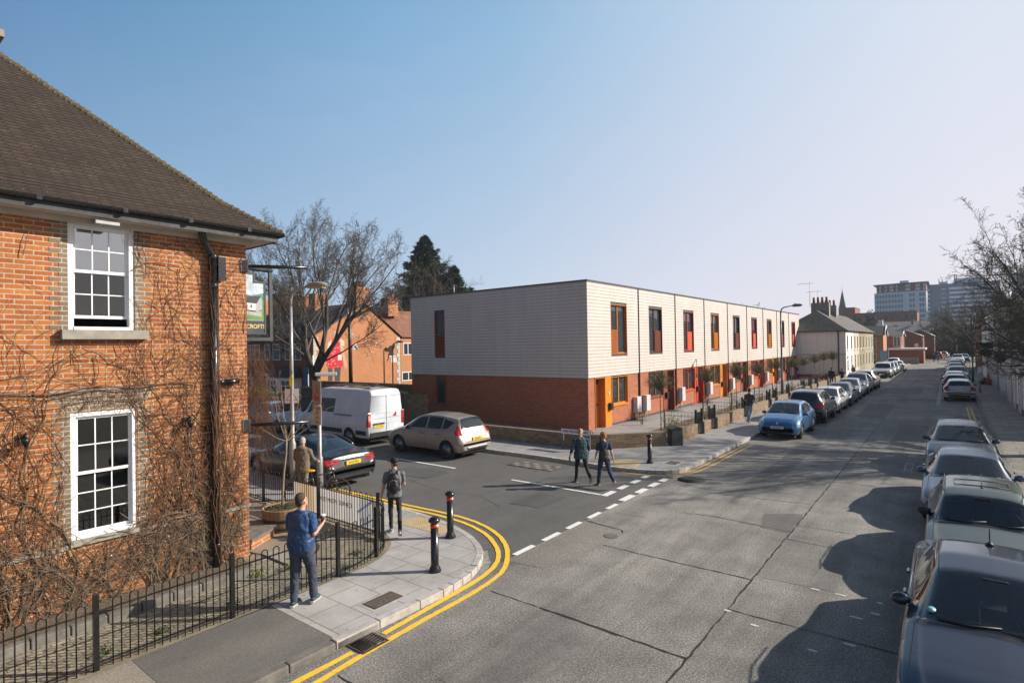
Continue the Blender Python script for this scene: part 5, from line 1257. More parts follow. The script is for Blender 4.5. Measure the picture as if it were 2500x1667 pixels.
# y from the nose; hatchback
spec('hatch',L=4.10,W=1.74,H=1.46,top=[(0,.50),(.02,.62),(.10,.70),(.35,.80),(.8,.93),(1.0,.97),(1.85,1.38),(2.3,1.46),(3.1,1.45),(3.6,1.37),(3.75,1.32),(3.98,.98),(4.06,.80),(4.10,.55)],
  belt=[(0,.40),(.1,.62),(.4,.76),(1.0,.90),(2.0,.93),(3.4,.99),(3.9,.95),(4.1,.6)],bottom=[(0,.30),(.2,.2),(.5,.2),(4.0,.22),(4.10,.34)],
  roofw=[(0,.60),(.4,.66),(1.0,.70),(1.4,.64),(1.9,.57),(3.2,.57),(3.8,.56),(4.1,.62)],wheels=(.80,3.30),r=.315,
  ws=(1.03,1.83),rw=(3.66,3.94),side=[[(1.42,.98),(2.36,1.0),(2.36,1.37),(2.0,1.34),(1.75,1.22)],[(2.44,1.0),(3.12,1.02),(3.2,1.30),(2.9,1.36),(2.44,1.38)],[(3.19,1.03),(3.42,1.10),(3.28,1.27)]],
  hl=[(.10,.62),(.42,.74),(.50,.68),(.16,.53)],tl=[(3.86,.72),(4.1,.72),(4.1,.95),(3.86,1.0)],seams=(1.22,2.40,3.22),grille=[(-.32,.50),(.32,.50),(.36,.62),(-.36,.62)],lower=[(-.5,.26),(.5,.26),(.44,.40),(-.44,.40)],plate_f=.46,plate_r=.62)
spec('saloon',L=4.60,W=1.80,H=1.43,top=[(0,.50),(.02,.62),(.12,.70),(.4,.79),(1.0,.91),(1.2,.95),(2.05,1.35),(2.5,1.43),(3.1,1.41),(3.5,1.32),(4.05,1.05),(4.2,1.02),(4.5,.99),(4.56,.86),(4.60,.55)],
  belt=[(0,.40),(.1,.60),(.5,.75),(1.2,.89),(2.4,.92),(3.8,.96),(4.5,.92),(4.6,.6)],bottom=[(0,.28),(.2,.19),(.5,.19),(4.45,.22),(4.60,.34)],
  roofw=[(0,.62),(.5,.70),(1.2,.72),(1.6,.64),(2.1,.57),(3.2,.55),(3.7,.60),(4.1,.72),(4.6,.70)],wheels=(.86,3.64),r=.325,
  ws=(1.24,2.03),rw=(3.40,4.02),side=[[(1.62,.98),(2.55,1.0),(2.55,1.33),(2.2,1.31),(1.95,1.2)],[(2.63,1.0),(3.35,1.01),(3.45,1.18),(3.2,1.29),(2.63,1.335)],[(3.42,1.02),(3.72,1.05),(3.52,1.17)]],
  hl=[(.10,.60),(.50,.73),(.58,.66),(.16,.50)],tl=[(4.32,.72),(4.6,.72),(4.6,.93),(4.28,.95)],seams=(1.4,2.59,3.42),grille=[(-.30,.50),(.30,.50),(.33,.62),(-.33,.62)],lower=[(-.6,.24),(.6,.24),(.52,.38),(-.52,.38)],plate_f=.42,plate_r=.66)
spec('jag',L=4.96,W=1.90,H=1.45,top=[(0,.50),(.02,.62),(.12,.70),(.4,.80),(1.2,.93),(1.4,.96),(2.25,1.36),(2.75,1.45),(3.2,1.43),(3.6,1.34),(4.30,1.08),(4.6,1.05),(4.88,1.03),(4.92,.86),(4.96,.5)],
  belt=[(0,.40),(.1,.60),(.5,.76),(1.4,.90),(2.4,.92),(3.8,.97),(4.8,.95),(4.96,.6)],bottom=[(0,.28),(.2,.19),(.5,.19),(4.8,.24),(4.96,.36)],
  roofw=[(0,.62),(.5,.72),(1.4,.74),(1.8,.66),(2.3,.58),(3.2,.55),(3.8,.60),(4.4,.74),(4.96,.74)],wheels=(.92,3.83),r=.35,
  ws=(1.44,2.22),rw=(3.45,4.22),side=[[(1.85,.98),(2.75,1.0),(2.75,1.35),(2.45,1.34),(2.2,1.24)],[(2.83,1.0),(3.55,1.02),(3.75,1.16),(3.4,1.30),(2.83,1.35)]],
  hl=[(.10,.60),(.50,.73),(.58,.66),(.16,.50)],tl=[(4.55,.80),(4.96,.78),(4.96,.93),(4.50,.95)],seams=(1.55,2.79,3.66),grille=[(-.30,.50),(.30,.50),(.33,.62),(-.33,.62)],lower=[(-.6,.24),(.6,.24),(.52,.38),(-.52,.38)],plate_f=.42,plate_r=.78)
spec('mpv',L=4.35,W=1.84,H=1.62,top=[(0,.55),(.02,.66),(.12,.76),(.35,.88),(.8,1.02),(1.0,1.07),(1.75,1.50),(2.2,1.61),(3.0,1.61),(3.8,1.53),(4.0,1.47),(4.2,1.05),(4.30,.90),(4.35,.55)],
  belt=[(0,.42),(.1,.66),(.4,.82),(1.0,.97),(2.2,1.0),(3.6,1.06),(4.15,1.02),(4.35,.6)],bottom=[(0,.30),(.2,.22),(.5,.22),(4.2,.26),(4.35,.36)],
  roofw=[(0,.62),(.4,.70),(1.0,.74),(1.4,.68),(1.9,.61),(3.2,.60),(4.0,.58),(4.35,.66)],wheels=(.88,3.58),r=.335,
  ws=(1.03,1.72),rw=(3.92,4.16),side=[[(1.38,1.06),(2.38,1.08),(2.38,1.50),(2.0,1.47),(1.72,1.32)],[(2.46,1.08),(3.22,1.10),(3.22,1.50),(2.9,1.51),(2.46,1.51)],[(3.28,1.10),(3.55,1.13),(3.80,1.36),(3.28,1.47)]],
  hl=[(.12,.68),(.55,.84),(.60,.76),(.18,.60)],tl=[(4.02,.86),(4.30,.84),(4.22,1.12),(4.04,1.42),(3.93,1.30),(3.95,.95)],seams=(1.2,2.42,3.26),grille=[(-.3,.5),(.3,.5),(.34,.6),(-.34,.6)],lower=[(-.5,.28),(.5,.28),(.44,.42),(-.44,.42)],plate_f=.48,plate_r=.74)
spec('suv',L=4.50,W=1.86,H=1.68,top=[(0,.60),(.02,.74),(.12,.86),(.35,.97),(1.0,1.08),(1.2,1.12),(1.9,1.55),(2.3,1.66),(3.2,1.67),(3.9,1.62),(4.1,1.55),(4.35,1.15),(4.45,.95),(4.50,.6)],
  belt=[(0,.45),(.1,.74),(.4,.90),(1.2,1.04),(2.4,1.06),(3.8,1.12),(4.3,1.05),(4.5,.65)],bottom=[(0,.36),(.2,.28),(.5,.28),(4.3,.30),(4.50,.42)],
  roofw=[(0,.66),(.4,.74),(1.2,.78),(1.6,.70),(2.0,.63),(3.4,.62),(4.1,.60),(4.5,.68)],wheels=(.90,3.62),r=.36,
  ws=(1.24,1.88),rw=(4.06,4.32),side=[[(1.62,1.13),(2.5,1.14),(2.5,1.56),(2.1,1.53),(1.88,1.4)],[(2.58,1.14),(3.3,1.16),(3.3,1.57),(2.58,1.57)],[(3.37,1.17),(3.75,1.22),(3.85,1.42),(3.37,1.54)]],
  hl=[(.10,.72),(.50,.86),(.55,.78),(.16,.64)],tl=[(4.18,.82),(4.5,.82),(4.5,1.02),(4.18,1.10)],seams=(1.42,2.54,3.34),grille=[(-.45,.58),(.45,.58),(.48,.76),(-.48,.76)],lower=[(-.55,.34),(.55,.34),(.48,.46),(-.48,.46)],plate_f=.52,plate_r=.78)
spec('boxy',L=4.20,W=1.76,H=1.72,top=[(0,.60),(.02,.80),(.10,.92),(.5,.98),(1.05,1.02),(1.15,1.06),(1.5,1.58),(1.8,1.70),(3.6,1.72),(3.95,1.68),(4.1,1.2),(4.16,1.0),(4.20,.6)],
  belt=[(0,.45),(.1,.80),(.4,.92),(1.2,.99),(2.4,1.0),(3.8,1.02),(4.1,.98),(4.2,.65)],bottom=[(0,.38),(.2,.32),(.5,.32),(4.1,.32),(4.20,.42)],
  roofw=[(0,.76),(.4,.78),(1.2,.79),(1.5,.72),(1.8,.68),(3.9,.68),(4.2,.72)],wheels=(.80,3.25),r=.35,round=.2,fin=.10,
  ws=(1.18,1.52),rw=(3.97,4.10),side=[[(1.42,1.05),(2.3,1.05),(2.3,1.58),(1.75,1.57)],[(2.37,1.05),(3.1,1.05),(3.1,1.6),(2.37,1.6)],[(3.17,1.06),(3.85,1.06),(3.85,1.58),(3.17,1.6)]],
  hl=[(.02,.66),(.22,.70),(.22,.56),(.02,.56)],tl=[(4.0,.72),(4.2,.72),(4.2,1.0),(4.0,1.0)],seams=(1.3,2.33,3.13),grille=[(-.45,.56),(.45,.56),(.45,.74),(-.45,.74)],lower=[(-.55,.36),(.55,.36),(.5,.44),(-.5,.44)],plate_f=.48,plate_r=.6)
def variant(base,name,**k): d=dict(SPECS[base]); d.update(k); SPECS[name]=d
def car_parts(root,sp,paint,step,it,glassm,lod=0,trim=None,flags=''):
    bm=car_shell(sp,step,it); L=sp['L']; H=sp['H']; bm.normal_update()
    lay=bm.faces.layers.int.new('p')
    sidep=lambda f:abs(f.normal.x)>.32
    notside=lambda f:f.normal.z>.10 and abs(f.normal.x)<.72
    # windscreen
    s0,s1=sp['ws']; W=sp['W']/2
    def roofw(y): return np.interp(y,[p[0] for p in sp['roofw']],[p[1] for p in sp['roofw']])
    wa=W-.15; wb=roofw(s1)-.05
    poly_cut(bm,'top',[(-wa,s0+.06),(-wa*.6,s0),(wa*.6,s0),(wa,s0+.06),(wb,s1-.02),(wb*.6,s1+.01),(-wb*.6,s1+.01),(-wb,s1-.02)],lambda f:f.normal.z>.2 and f.normal.y<-.12,1,lay)
    r0,r1=sp['rw']; ra=roofw(r0)-.06; rb=min(W-.16,roofw(r1)+.02)
    poly_cut(bm,'top',[(-ra,r0+.02),(-ra*.6,r0),(ra*.6,r0),(ra,r0+.02),(rb,r1-.03),(rb*.6,r1),(-rb*.6,r1),(-rb,r1-.03)],lambda f:f.normal.z>.12 and f.normal.y>.12,2,lay)
    for k,pl in enumerate(sp['side']): poly_cut(bm,'side',pl,sidep,3+k,lay)
    if lod<2:
        poly_cut(bm,'side',sp['hl'],lambda f:(f.normal.y<-.05 or abs(f.normal.x)>.2) and f.calc_center_median().y<1.0 and abs(f.calc_center_median().x)>W*.50,10,lay)
    poly_cut(bm,'side',sp['tl'],lambda f:f.calc_center_median().y>L-.6 and abs(f.calc_center_median().x)>W*(.50 if 'J' in flags else .74 if 'S' in flags else .62) and f.normal.z<.8,11,lay)
    if lod<2:
        fp=lambda f:f.normal.y<-.3 and f.calc_center_median().y<.3
        poly_cut(bm,'front',sp['grille'],fp,12,lay); poly_cut(bm,'front',sp['lower'],fp,12,lay)
        if 'B' not in flags: poly_cut(bm,'front',[(-.55,sp['bottom'][-1][1]-.03),(.55,sp['bottom'][-1][1]-.03),(.6,.44),(-.6,.44)],lambda f:f.normal.y>.3 and f.calc_center_median().y>L-.3,13,lay)
    if lod<2:
        for ys_ in sp['seams']: poly_cut(bm,'side',[(ys_-.005,.26),(ys_+.005,.26),(ys_+.005,sp['belt'][3][1]+.03),(ys_-.005,sp['belt'][3][1]+.03)],sidep,14,lay)
        # bonnet line
        yb=s0-.05
        poly_cut(bm,'top',[(-W+.13,.42),(-W+.122,.42),(-W+.142,yb),(-W+.152,yb)],lambda f:f.normal.z>.5,14,lay); poly_cut(bm,'top',[(W-.13,.42),(W-.122,.42),(W-.142,yb),(W-.152,yb)],lambda f:f.normal.z>.5,14,lay)
        poly_cut(bm,'top',[(-W+.15,yb),(W-.15,yb),(W-.18,s0-.005),(-W+.18,s0-.005)],lambda f:f.normal.z>.5,13,lay)
    if lod<2: poly_cut(bm,'side',[(.95,.16),(L-.9,.16),(L-.9,.30),(.95,.30)],lambda f:f.calc_center_median().z<.35,13,lay)
    if 'C' in flags:
        poly_cut(bm,'side',[(0,.2),(L,.2),(L,.50),(0,.50)],lambda f:f.calc_center_median().z<.55,13,lay)
    # wheel arches
    R_=sp['r']+.055
    for wy in sp['wheels']:
        for v in bm.verts:
            d=math.hypot(v.co.y-wy,v.co.z-sp['r'])
            if abs(v.co.x)>W-.35 and d<R_+.5*step: v.tag=True
    dele=[]
    for wy in sp['wheels']:
        ins=set()
        for v in bm.verts:
            if abs(v.co.x)>W-.33:
                d=math.hypot(v.co.y-wy,v.co.z-sp['r'])
                if d<R_: ins.add(v)
        for f in list(bm.faces):
            if all(v in ins for v in f.verts): dele.append(f)
        moved=set(v for f in bm.faces if not all(q in ins for q in f.verts) for v in f.verts if v in ins)
        for v in moved:
            if v.co.z<.02+min(p[1] for p in sp['bottom'])+.0 and 0: continue
            dy,dz=v.co.y-wy,v.co.z-sp['r']; d=math.hypot(dy,dz) or 1e-4
            if d>1e-4: v.co.y=wy+dy/d*R_; v.co.z=max(sp['r']+dz/d*R_,min(p[1] for p in sp['bottom'])-.02)
    bmesh.ops.delete(bm,geom=list(set(dele)),context='FACES')
    me=bpy.data.meshes.new('car'); 
    names={0:'body',1:'windscreen',2:'rear_window',10:'headlight',11:'tail_light',12:'grille'}
    groups={}
    for f in bm.faces:
        k=f[lay]; c=f.calc_center_median()
        if k in (13,14): key=(0,0)
        elif k in (1,2,12,0): key=(k,0)
        else: key=(k,1 if c.x>0 else -1)
        groups.setdefault(key,[]).append(f)
    for (k,sd),F in groups.items():
        nm=names.get(k,'side_window')
        vid={}; vs=[]; fs=[]; mi=[]
        for f in F:
            ids=[]
            for v in f.verts:
                if v not in vid: vid[v]=len(vs); vs.append((v.co.x,v.co.y-L/2,v.co.z))
                ids.append(vid[v])
            fs.append(ids); mi.append({13:1,14:2}.get(f[lay],0))
        me=bpy.data.meshes.new(nm); me.from_pydata(vs,[],fs)
        ms={0:[paint,M['blackplastic'],M['joint']],1:[glassm],2:[glassm],10:[M['headlamp']],11:[M['tail']],12:[M['blackplastic']]}.get(k,[glassm])
        for q in ms: me.materials.append(q)
        me.polygons.foreach_set('material_index',mi if k==0 else [0]*len(mi)); me.polygons.foreach_set('use_smooth',[True]*len(fs)); me.update()
        o=bpy.data.objects.new(nm,me); COL.objects.link(o); o.parent=root
    bm.free()
    # wheels
    def wheel(x,y):
        r=sp['r']; w_=bpy.data.objects.new('wheel',None); COL.objects.link(w_); w_.parent=root; w_.location=(x,y-L/2,r); s_=1 if x>0 else -1
        w_.rotation_euler=(0,PI/2*s_,0)
        n=24 if lod<2 else 14
        MB().lathe([(r*.66,-.11),(r*.93,-.11),(r,-.08),(r,.08),(r*.93,.105),(r*.66,.10),(r*.62,.06)],(0,0,0),n).build('tyre',M['tyre'],w_)
        m=MB()
        m.lathe([(r*.66,.095),(r*.60,.085),(r*.58,.03),(.01,.02)],(0,0,0),n,mi=1)
        ns=sp.get('spokes',5) 
        for k in range(ns):
            a=2*PI*k/ns
            for da in ((-.13,.13) if ns==5 else (0,)):
                c,s2=math.cos(a+da*.2),math.sin(a+da*.2); c2,s3=math.cos(a+da),math.sin(a+da); wd=.022
                m.add([(c*.03-s2*wd,s2*.03+c*wd,.075),(c*.03+s2*wd,s2*.03-c*wd,.075),(c2*r*.63+s3*wd,s3*r*.63-c2*wd,.088),(c2*r*.63-s3*wd,s3*r*.63+c2*wd,.088),(c*.03-s2*wd,s2*.03+c*wd,.04),(c*.03+s2*wd,s2*.03-c*wd,.04),(c2*r*.63+s3*wd,s3*r*.63-c2*wd,.05),(c2*r*.63-s3*wd,s3*r*.63+c2*wd,.05)],[(0,1,2,3),(0,3,7,4),(1,5,6,2)])
        m.lathe([(r*.665,.098),(r*.60,.094),(r*.60,.07)],(0,0,0),n); m.lathe([(.06,.05),(.06,.085),(.03,.09)],(0,0,0),12)
        m.build('rim',[M['rim'],M['blackplastic']],w_)
    W_=sp['W']/2
    for y in sp['wheels']:
        for x in (-W_+.125,W_-.125): wheel(x,y)
    m=MB(); m.box(-W_+.24,W_-.24,.15-L/2,L-.15-L/2,.2,.42)
    for y in sp['wheels']:
        for sgn_ in (-1,1):
            vs=[];n=14
            for k in range(n+1):
                a=-.25+ (PI+.5)*k/n
                for x in (sgn_*(W_-.02-.012),sgn_*(W_-.34)): vs.append((x,y-L/2+R_*math.cos(a),sp['r']+R_*math.sin(a)))
            m.add(vs,[(2*k,2*k+1,2*k+3,2*k+2) for k in range(n)])
            m.add([(sgn_*(W_-.34),y-L/2+R_*math.cos(-.25+(PI+.5)*k/n),sp['r']+R_*math.sin(-.25+(PI+.5)*k/n)) for k in range(n+1)],[tuple(range(n+1))])
    m.build('underbody',M['underbody'],root)
    # mirrors
    ym=s0+.42-L/2; zm=np.interp(s0+.4,[p[0] for p in sp['belt']],[p[1] for p in sp['belt']])+.06
    if 'M' not in flags:
        for s_ in (-1,1):
            m=MB(); rball(m,(s_*(W_+.012),ym+.02,zm+.02),(.110,.065,.078)); m.tube([(s_*(W_-.14),ym+.05,zm-.05),(s_*(W_-.02),ym+.02,zm-.01)],.035,8)
            mo=m.build('door_mirror',M['blackplastic'] if 'K' in flags else paint,root)
            MB().add([(s_*(W_-.065),ym+.087,zm-.03),(s_*(W_+.095),ym+.087,zm-.03),(s_*(W_+.095),ym+.087,zm+.07),(s_*(W_-.065),ym+.087,zm+.07)],[(0,1,2,3)]).build('mirror_glass',M['glass'],mo)
    if lod<2:
        for ys_ in sp['seams'][1:]:
            for s_ in (-1,1):
                gbevel(MB().box(s_*(W_-.005),s_*(W_+.03),ys_-.24-L/2,ys_-.08-L/2,zm-.16,zm-.13).build('door_handle',M['blackplastic'] if 'K' in flags else paint,root),.008)
        # wipers
        m=MB(); n=6
        for x0,x1 in ((-.55,.02),(.02,.56)):
            P=[]
            zc=lambda y: float(np.interp(y,[p[0] for p in sp['top']],[p[1] for p in sp['top']]))
            m.tube([(x0,s0+.05-L/2,zc(s0+.02)+.02),((x0+x1)/2,s0+.02-L/2,zc(s0)+.03),(x1,s0+.07-L/2,zc(s0+.05)+.03)],.009,5)
        m.build('wiper',M['blackplastic'],root)
    # dark void inside so that nothing shows through
    return root
def interior(root,sp,seatm,flip=1):
    L=sp['L']; s0,s1=sp['ws']; W=sp['W']/2; zb=sp['belt'][3][1]
    MB().box(-W+.14,W-.14,s0+.05-L/2,L-.7-L/2,.42,.5).box(-W+.16,W-.16,s0+.12-L/2,s0+.62-L/2,.5,zb-.08).build('dashboard',M['underbody'],root)
    for (x,y) in ((-.36,s1+.38),(.36,s1+.38)):
        m=MB(); m.box(x-.25,x+.25,y-.5-L/2,y-L/2,.5,.62); m.add([(x-.24,y-L/2,.55),(x+.24,y-L/2,.55),(x+.21,y+.16-L/2,1.08),(x-.21,y+.16-L/2,1.08),(x-.24,y+.12-L/2,.55),(x+.24,y+.12-L/2,.55),(x+.21,y+.25-L/2,1.08),(x-.21,y+.25-L/2,1.08)],[(0,1,2,3),(4,7,6,5),(3,2,6,7),(0,3,7,4),(1,5,6,2)])
        se=gbevel(m.build('seat',seatm,root),.04); gbevel(MB().box(x-.13,x+.13,y+.17-L/2,y+.26-L/2,1.10,1.28).build('headrest',seatm,se),.04)
    m=MB(); yb=min(s1+1.35,L-1.1); m.box(-W+.2,W-.2,yb-.45-L/2,yb-L/2,.5,.62); m.add([(-W+.2,yb-L/2,.6),(W-.2,yb-L/2,.6),(W-.26,yb+.2-L/2,1.0),(-W+.26,yb+.2-L/2,1.0)],[(0,1,2,3),(3,2,1,0)]); m.build('rear_seat',seatm,root)
    st=MB(); st.tube([(.36+.18*math.cos(a),s0+.72+.06*math.sin(a)-L/2,zb-.02+.17*math.sin(a)) for a in [k*PI/8 for k in range(17)]],.014,6); st.build('steering_wheel',M['blackplastic'],root)
    gbevel(MB().box(-.12,.12,s1-.08-L/2,s1-.05-L/2,sp['H']-.17,sp['H']-.1).build('rear_view_mirror',M['blackplastic'],root),.01)
def plates(root,sp,txt,front=True,back=True):
    L=sp['L']
    if front:
        z=sp['plate_f']; p=MB().box(-.26,.26,-L/2-.022,-L/2+.01,z-.056,z+.056).build('front_plate',M['plate_w'],root)
        if txt: text_obj('lettering',txt,.085,M['ink'],p,(0,-L/2-.024,z),(PI/2,0,0),ext=.0005,bold=.001)
    if back:
        z=sp['plate_r']; yb=L/2+.005
        p=MB().box(-.26,.26,yb-.03,yb+.018,z-.056,z+.056).build('rear_plate',M['plate_y'],root)
        if txt: text_obj('lettering',txt,.085,M['ink'],p,(0,yb+.0195,z),(PI/2,0,PI),ext=.0005,bold=.001)
def car(kind,c,x,y,rz,label,cat='car',step=.09,it=1,lod=1,txt=None,clear=False,seatm=None,flags='',group='cars parked along the street',scale=None,pm=.55,pr=.34):
    sp=SPECS[kind]; key=tuple(c)+(pm,)
    if key not in PAINT: PAINT[key]=carpaint('car_paint_%d'%len(PAINT),c,pm,pr)
    root=thing('parked_car' if cat!='van' else 'parked_van',label,cat,(x,y,0),rz,group)
    car_parts(root,sp,PAINT[key],step,it,M['carglass_clear'] if clear else M['carglass'],lod,flags=flags)
    if clear: interior(root,sp,seatm or M['seat'])
    plates(root,sp,txt)
    if scale: root.scale=scale
    return root
# --- right-hand row: fronts towards the viewer (nose at -Y)
variant('saloon','near1',spokes=5,W=1.80,hl=[(.05,.56),(.88,.83),(.92,.75),(.14,.46)])
N1=car('near1',(.028,.042,.075),.37,9.10,0,'dark blue grey saloon nearest the viewer, front facing, at lower right',step=.045,it=2,lod=0,clear=True,pm=.6)
variant('hatch','golf',W=1.70,L=4.02,H=1.44,top=[(0,.50),(.02,.64),(.06,.72),(.5,.82),(1.0,.92),(1.15,.95),(1.75,1.34),(2.05,1.42),(3.2,1.42),(3.62,1.36),(3.95,.96),(4.0,.8),(4.02,.5)],ws=(1.17,1.74),rw=(3.62,3.9),fin=.12,hl=[(.02,.55),(.25,.60),(.25,.70),(.02,.68)],side=[[(1.45,.95),(2.3,.96),(2.3,1.34),(1.85,1.32)],[(2.37,.96),(3.1,.97),(3.1,1.34),(2.37,1.35)],[(3.16,.98),(3.45,1.02),(3.3,1.3),(3.16,1.33)]],plate_r=.55)
N2=car('golf',(.065,.090,.085),.42,13.45,0,'dusty grey green hatchback with sunroof, second from the viewer on the right',step=.06,it=2,lod=0,clear=True,pm=.3,pr=.45,flags='K')
N3=car('saloon',(.105,.14,.20),.30,17.85,0,'silver blue saloon third from the viewer in the right row',step=.06,it=2,lod=0,clear=True,pm=.6)
N4=car('hatch',(.075,.10,.135),.20,23.5,0,'steel blue hatchback fourth from the viewer in the right row',step=.07,it=2,lod=1,clear=True,pm=.6)
# near details
sp=SPECS['near1']; L=sp['L']
m=MB(); m.lathe([(.05,0),(.035,.03),(.012,.045)],(0,3.05-L/2,1.425),12).tube([(0,3.05-L/2,1.45),(0,3.02-L/2,1.66)],.008,6); m.build('aerial',M['blackplastic'],N1)
for s_ in (-1,1):
    m=MB(); m.tube([(s_*(.575),2.05-L/2,1.345),(s_*(.575),2.5-L/2,1.405),(s_*.56,3.1-L/2,1.385)],.010,6); m.build('roof_trim',M['blackplastic'],N1)
    m=MB(); m.lathe([(.07,0),(.085,.02),(.07,.03)],(0,0,0),16); h=m.build('headlight_lens',M['chrome'],N1,loc=(s_*.66,.20-L/2,.625)); h.rotation_euler=(PI/2,0,0)
    m=MB(); m.tube([(s_*.842,1.6-L/2,.945),(s_*.842,2.6-L/2,.955),(s_*.825,3.5-L/2,.985)],.010,6); m.build('window_trim',M['chrome'],N1)
m=MB(); m.lathe([(.045,0),(.045,.004)],(0,0,0),14); h=m.build('tax_disc',mat('sticker_blue',(.25,.5,.6),.4,namt=.1),N1,loc=(-.60,1.40-L/2,1.035)); h.rotation_euler=(R(27),0,0)
sp=SPECS['golf']; L=sp['L']
m=MB()
for a,b in (((-.40,2.25),(.40,2.25)),((.40,2.25),(.40,2.75)),((.40,2.75),(-.40,2.75)),((-.40,2.75),(-.40,2.25))): m.tube([(a[0],a[1]-L/2,1.434-abs(a[0])*.02),((a[0]+b[0])/2,(a[1]+b[1])/2-L/2,1.437 if a[0]!=b[0] else 1.428),(b[0],b[1]-L/2,1.434-abs(b[0])*.02)],.007,5)
m.build('sunroof_frame',M['blackplastic'],N2)
MB().lathe([(.025,0),(.02,.02)],(0,2.1-L/2,1.43),10).tube([(0,2.1-L/2,1.44),(0,2.45-L/2,1.62)],.005,5).build('aerial',M['blackplastic'],N2)
for s_ in (-1,1): MB().tube([(s_*.56,1.80-L/2,1.35),(s_*.57,2.3-L/2,1.395),(s_*.56,3.4-L/2,1.375)],.009,5).build('roof_gutter',M['blackplastic'],N2)
MB().lathe([(.02,0),(.015,.03),(.01,.09)],(0,3.0-2.3,1.42),8).build('aerial',M['chrome'],N4)
MB().lathe([(.05,0),(.05,.004)],(0,0,0),12).build('air_freshener',M['seat_tan'],N3,loc=(0,2.05-2.3,1.13))
MB().box(.45,.62,1.50-2.3,1.52-2.3,.98,1.06).build('permit',M['plate_w'],N3)
# farther right row
car('hatch',(.50,.50,.52),.46,50.0,PI,'silver hatchback seen from behind, just past the parking gap on the right',step=.10,it=1,lod=1,txt='LC14 KFD',pm=.3)
car('hatch',(.06,.075,.10),.33,57.2,PI,'dark hatchback directly beyond the silver hatchback on the right',step=.12,it=1,lod=1,pm=.4)
car('hatch',(.62,.63,.65),.30,62.0,PI,'pale car roof beyond the dark hatchback on the right',step=.14,it=1,lod=2,pm=.2)
car('mpv',(.10,.15,.19),.55,69.0,0,'tall dark teal car with open view forward in the right row',step=.14,it=1,lod=2,flags='')
car('saloon',(.10,.14,.17),.5,84,0,'dark saloon further along the right row',step=.14,it=1,lod=2)
car('hatch',(.42,.50,.58),.55,94,0,'pale blue hatchback far along the right row',step=.16,it=1,lod=2)
car('saloon',(.13,.2,.26),.7,102,0,'blue saloon near the far end of the right row',step=.16,it=1,lod=2)
car('mpv',(.60,.62,.64),1.0,122,0,'white people carrier at the far end of the right row',step=.16,it=1,lod=2,pm=.2)
car('hatch',(.10,.22,.36),2.0,131,0,'blue hatchback last in the right row',step=.16,it=1,lod=2)
# left row (kerb x=-6.86)
LX=-5.93
variant('hatch','clio',W=1.70,L=4.03,spokes=10,wheels=(.78,3.33),lower=[(-.52,.30),(.52,.30),(.60,.47),(-.60,.47)],grille=[(-.32,.60),(.32,.60),(.34,.625),(-.34,.625)],hl=[(.12,.62),(.62,.84),(.66,.78),(.20,.54)],plate_f=.52,top=[(0,.50),(.02,.62),(.10,.72),(.35,.86),(.8,.98),(1.0,1.02),(1.80,1.42),(2.2,1.49),(3.0,1.47),(3.6,1.36),(3.75,1.32),(3.92,.98),(4.0,.80),(4.03,.55)])
Lc=car('clio',(.055,.19,.40),LX,28.05,0,'bright blue hatchback facing the viewer at the head of the left row',step=.06,it=2,lod=0,txt='W15 ELS',clear=True,flags='',pm=.45)
o=MB().lathe([(.045,-.006),(.055,0),(.045,.006)],(0,0,0),4).build('badge',M['chrome'],Lc,loc=(0,-2.0,.70)); o.rotation_euler=(PI/2,0,0); o.scale=(.8,1.25,1)
SL=car('suv',(.028,.033,.036),LX-.02,33.9,PI,'black crossover seen from behind, right after the blue hatchback',step=.08,it=1,lod=1,txt='YS66 FXN',pm=.3,flags='C')
for s_ in (-1,1): MB().tube([(s_*.62,-1.2+.0,1.60),(s_*.62,-1.1,1.70),(s_*.62,.6,1.73),(s_*.62,.75,1.66)],.016,6).build('roof_rail',M['galv'],SL)
car('hatch',(.66,.67,.68),LX+.03,38.6,0,'white hatchback facing the viewer behind the black crossover',step=.08,it=1,lod=1,pm=.1,scale=(1,1.02,.98))
car('saloon',(.022,.028,.045),LX+.05,43.3,0,'black saloon facing the viewer in the left row',step=.09,it=1,lod=1,pm=.4)
car('saloon',(.30,.34,.38),LX,48.3,0,'silver saloon half hidden behind the black saloon',step=.1,it=1,lod=1)
car('mpv',(.05,.075,.09),LX,53.0,0,'dark grey people carrier behind the silver saloon',step=.1,it=1,lod=1)
car('suv',(.55,.56,.57),LX+.08,57.9,PI,'silver estate with tall red lights seen from behind in the left row',step=.1,it=1,lod=1,pm=.3)
car('boxy',(.68,.69,.69),LX,75.3,0,'boxy white four wheel drive facing the viewer beyond the side turning',step=.12,it=1,lod=1,pm=.1)
car('mpv',(.30,.38,.46),LX,81.2,0,'pale blue car directly behind the boxy white vehicle',step=.14,it=1,lod=2)
car('hatch',(.42,.47,.52),LX+.05,86.2,0,'silver hatchback second behind the boxy white vehicle',step=.14,it=1,lod=2)
car('saloon',(.70,.71,.72),LX+.35,91.8,PI,'white saloon seen from behind at the end of the left row',step=.12,it=1,lod=1,pm=.1)
car('suv',(.66,.67,.68),LX-.4,97.5,PI,'white crossover beyond the white saloon on the left',step=.14,it=1,lod=2,pm=.1)
car('mpv',(.20,.22,.23),-12.0,116,R(90),'grey people carrier parked across by the brick garages',step=.14,it=1,lod=2)
car('mpv',(.26,.03,.035),-1.9,150.5,R(172),'dark red people carrier parked at the far end of the street',step=.14,it=1,lod=2)
car('hatch',(.60,.61,.62),-1.0,158,R(175),'white hatchback parked beyond the dark red people carrier',step=.16,it=1,lod=2,pm=.1)
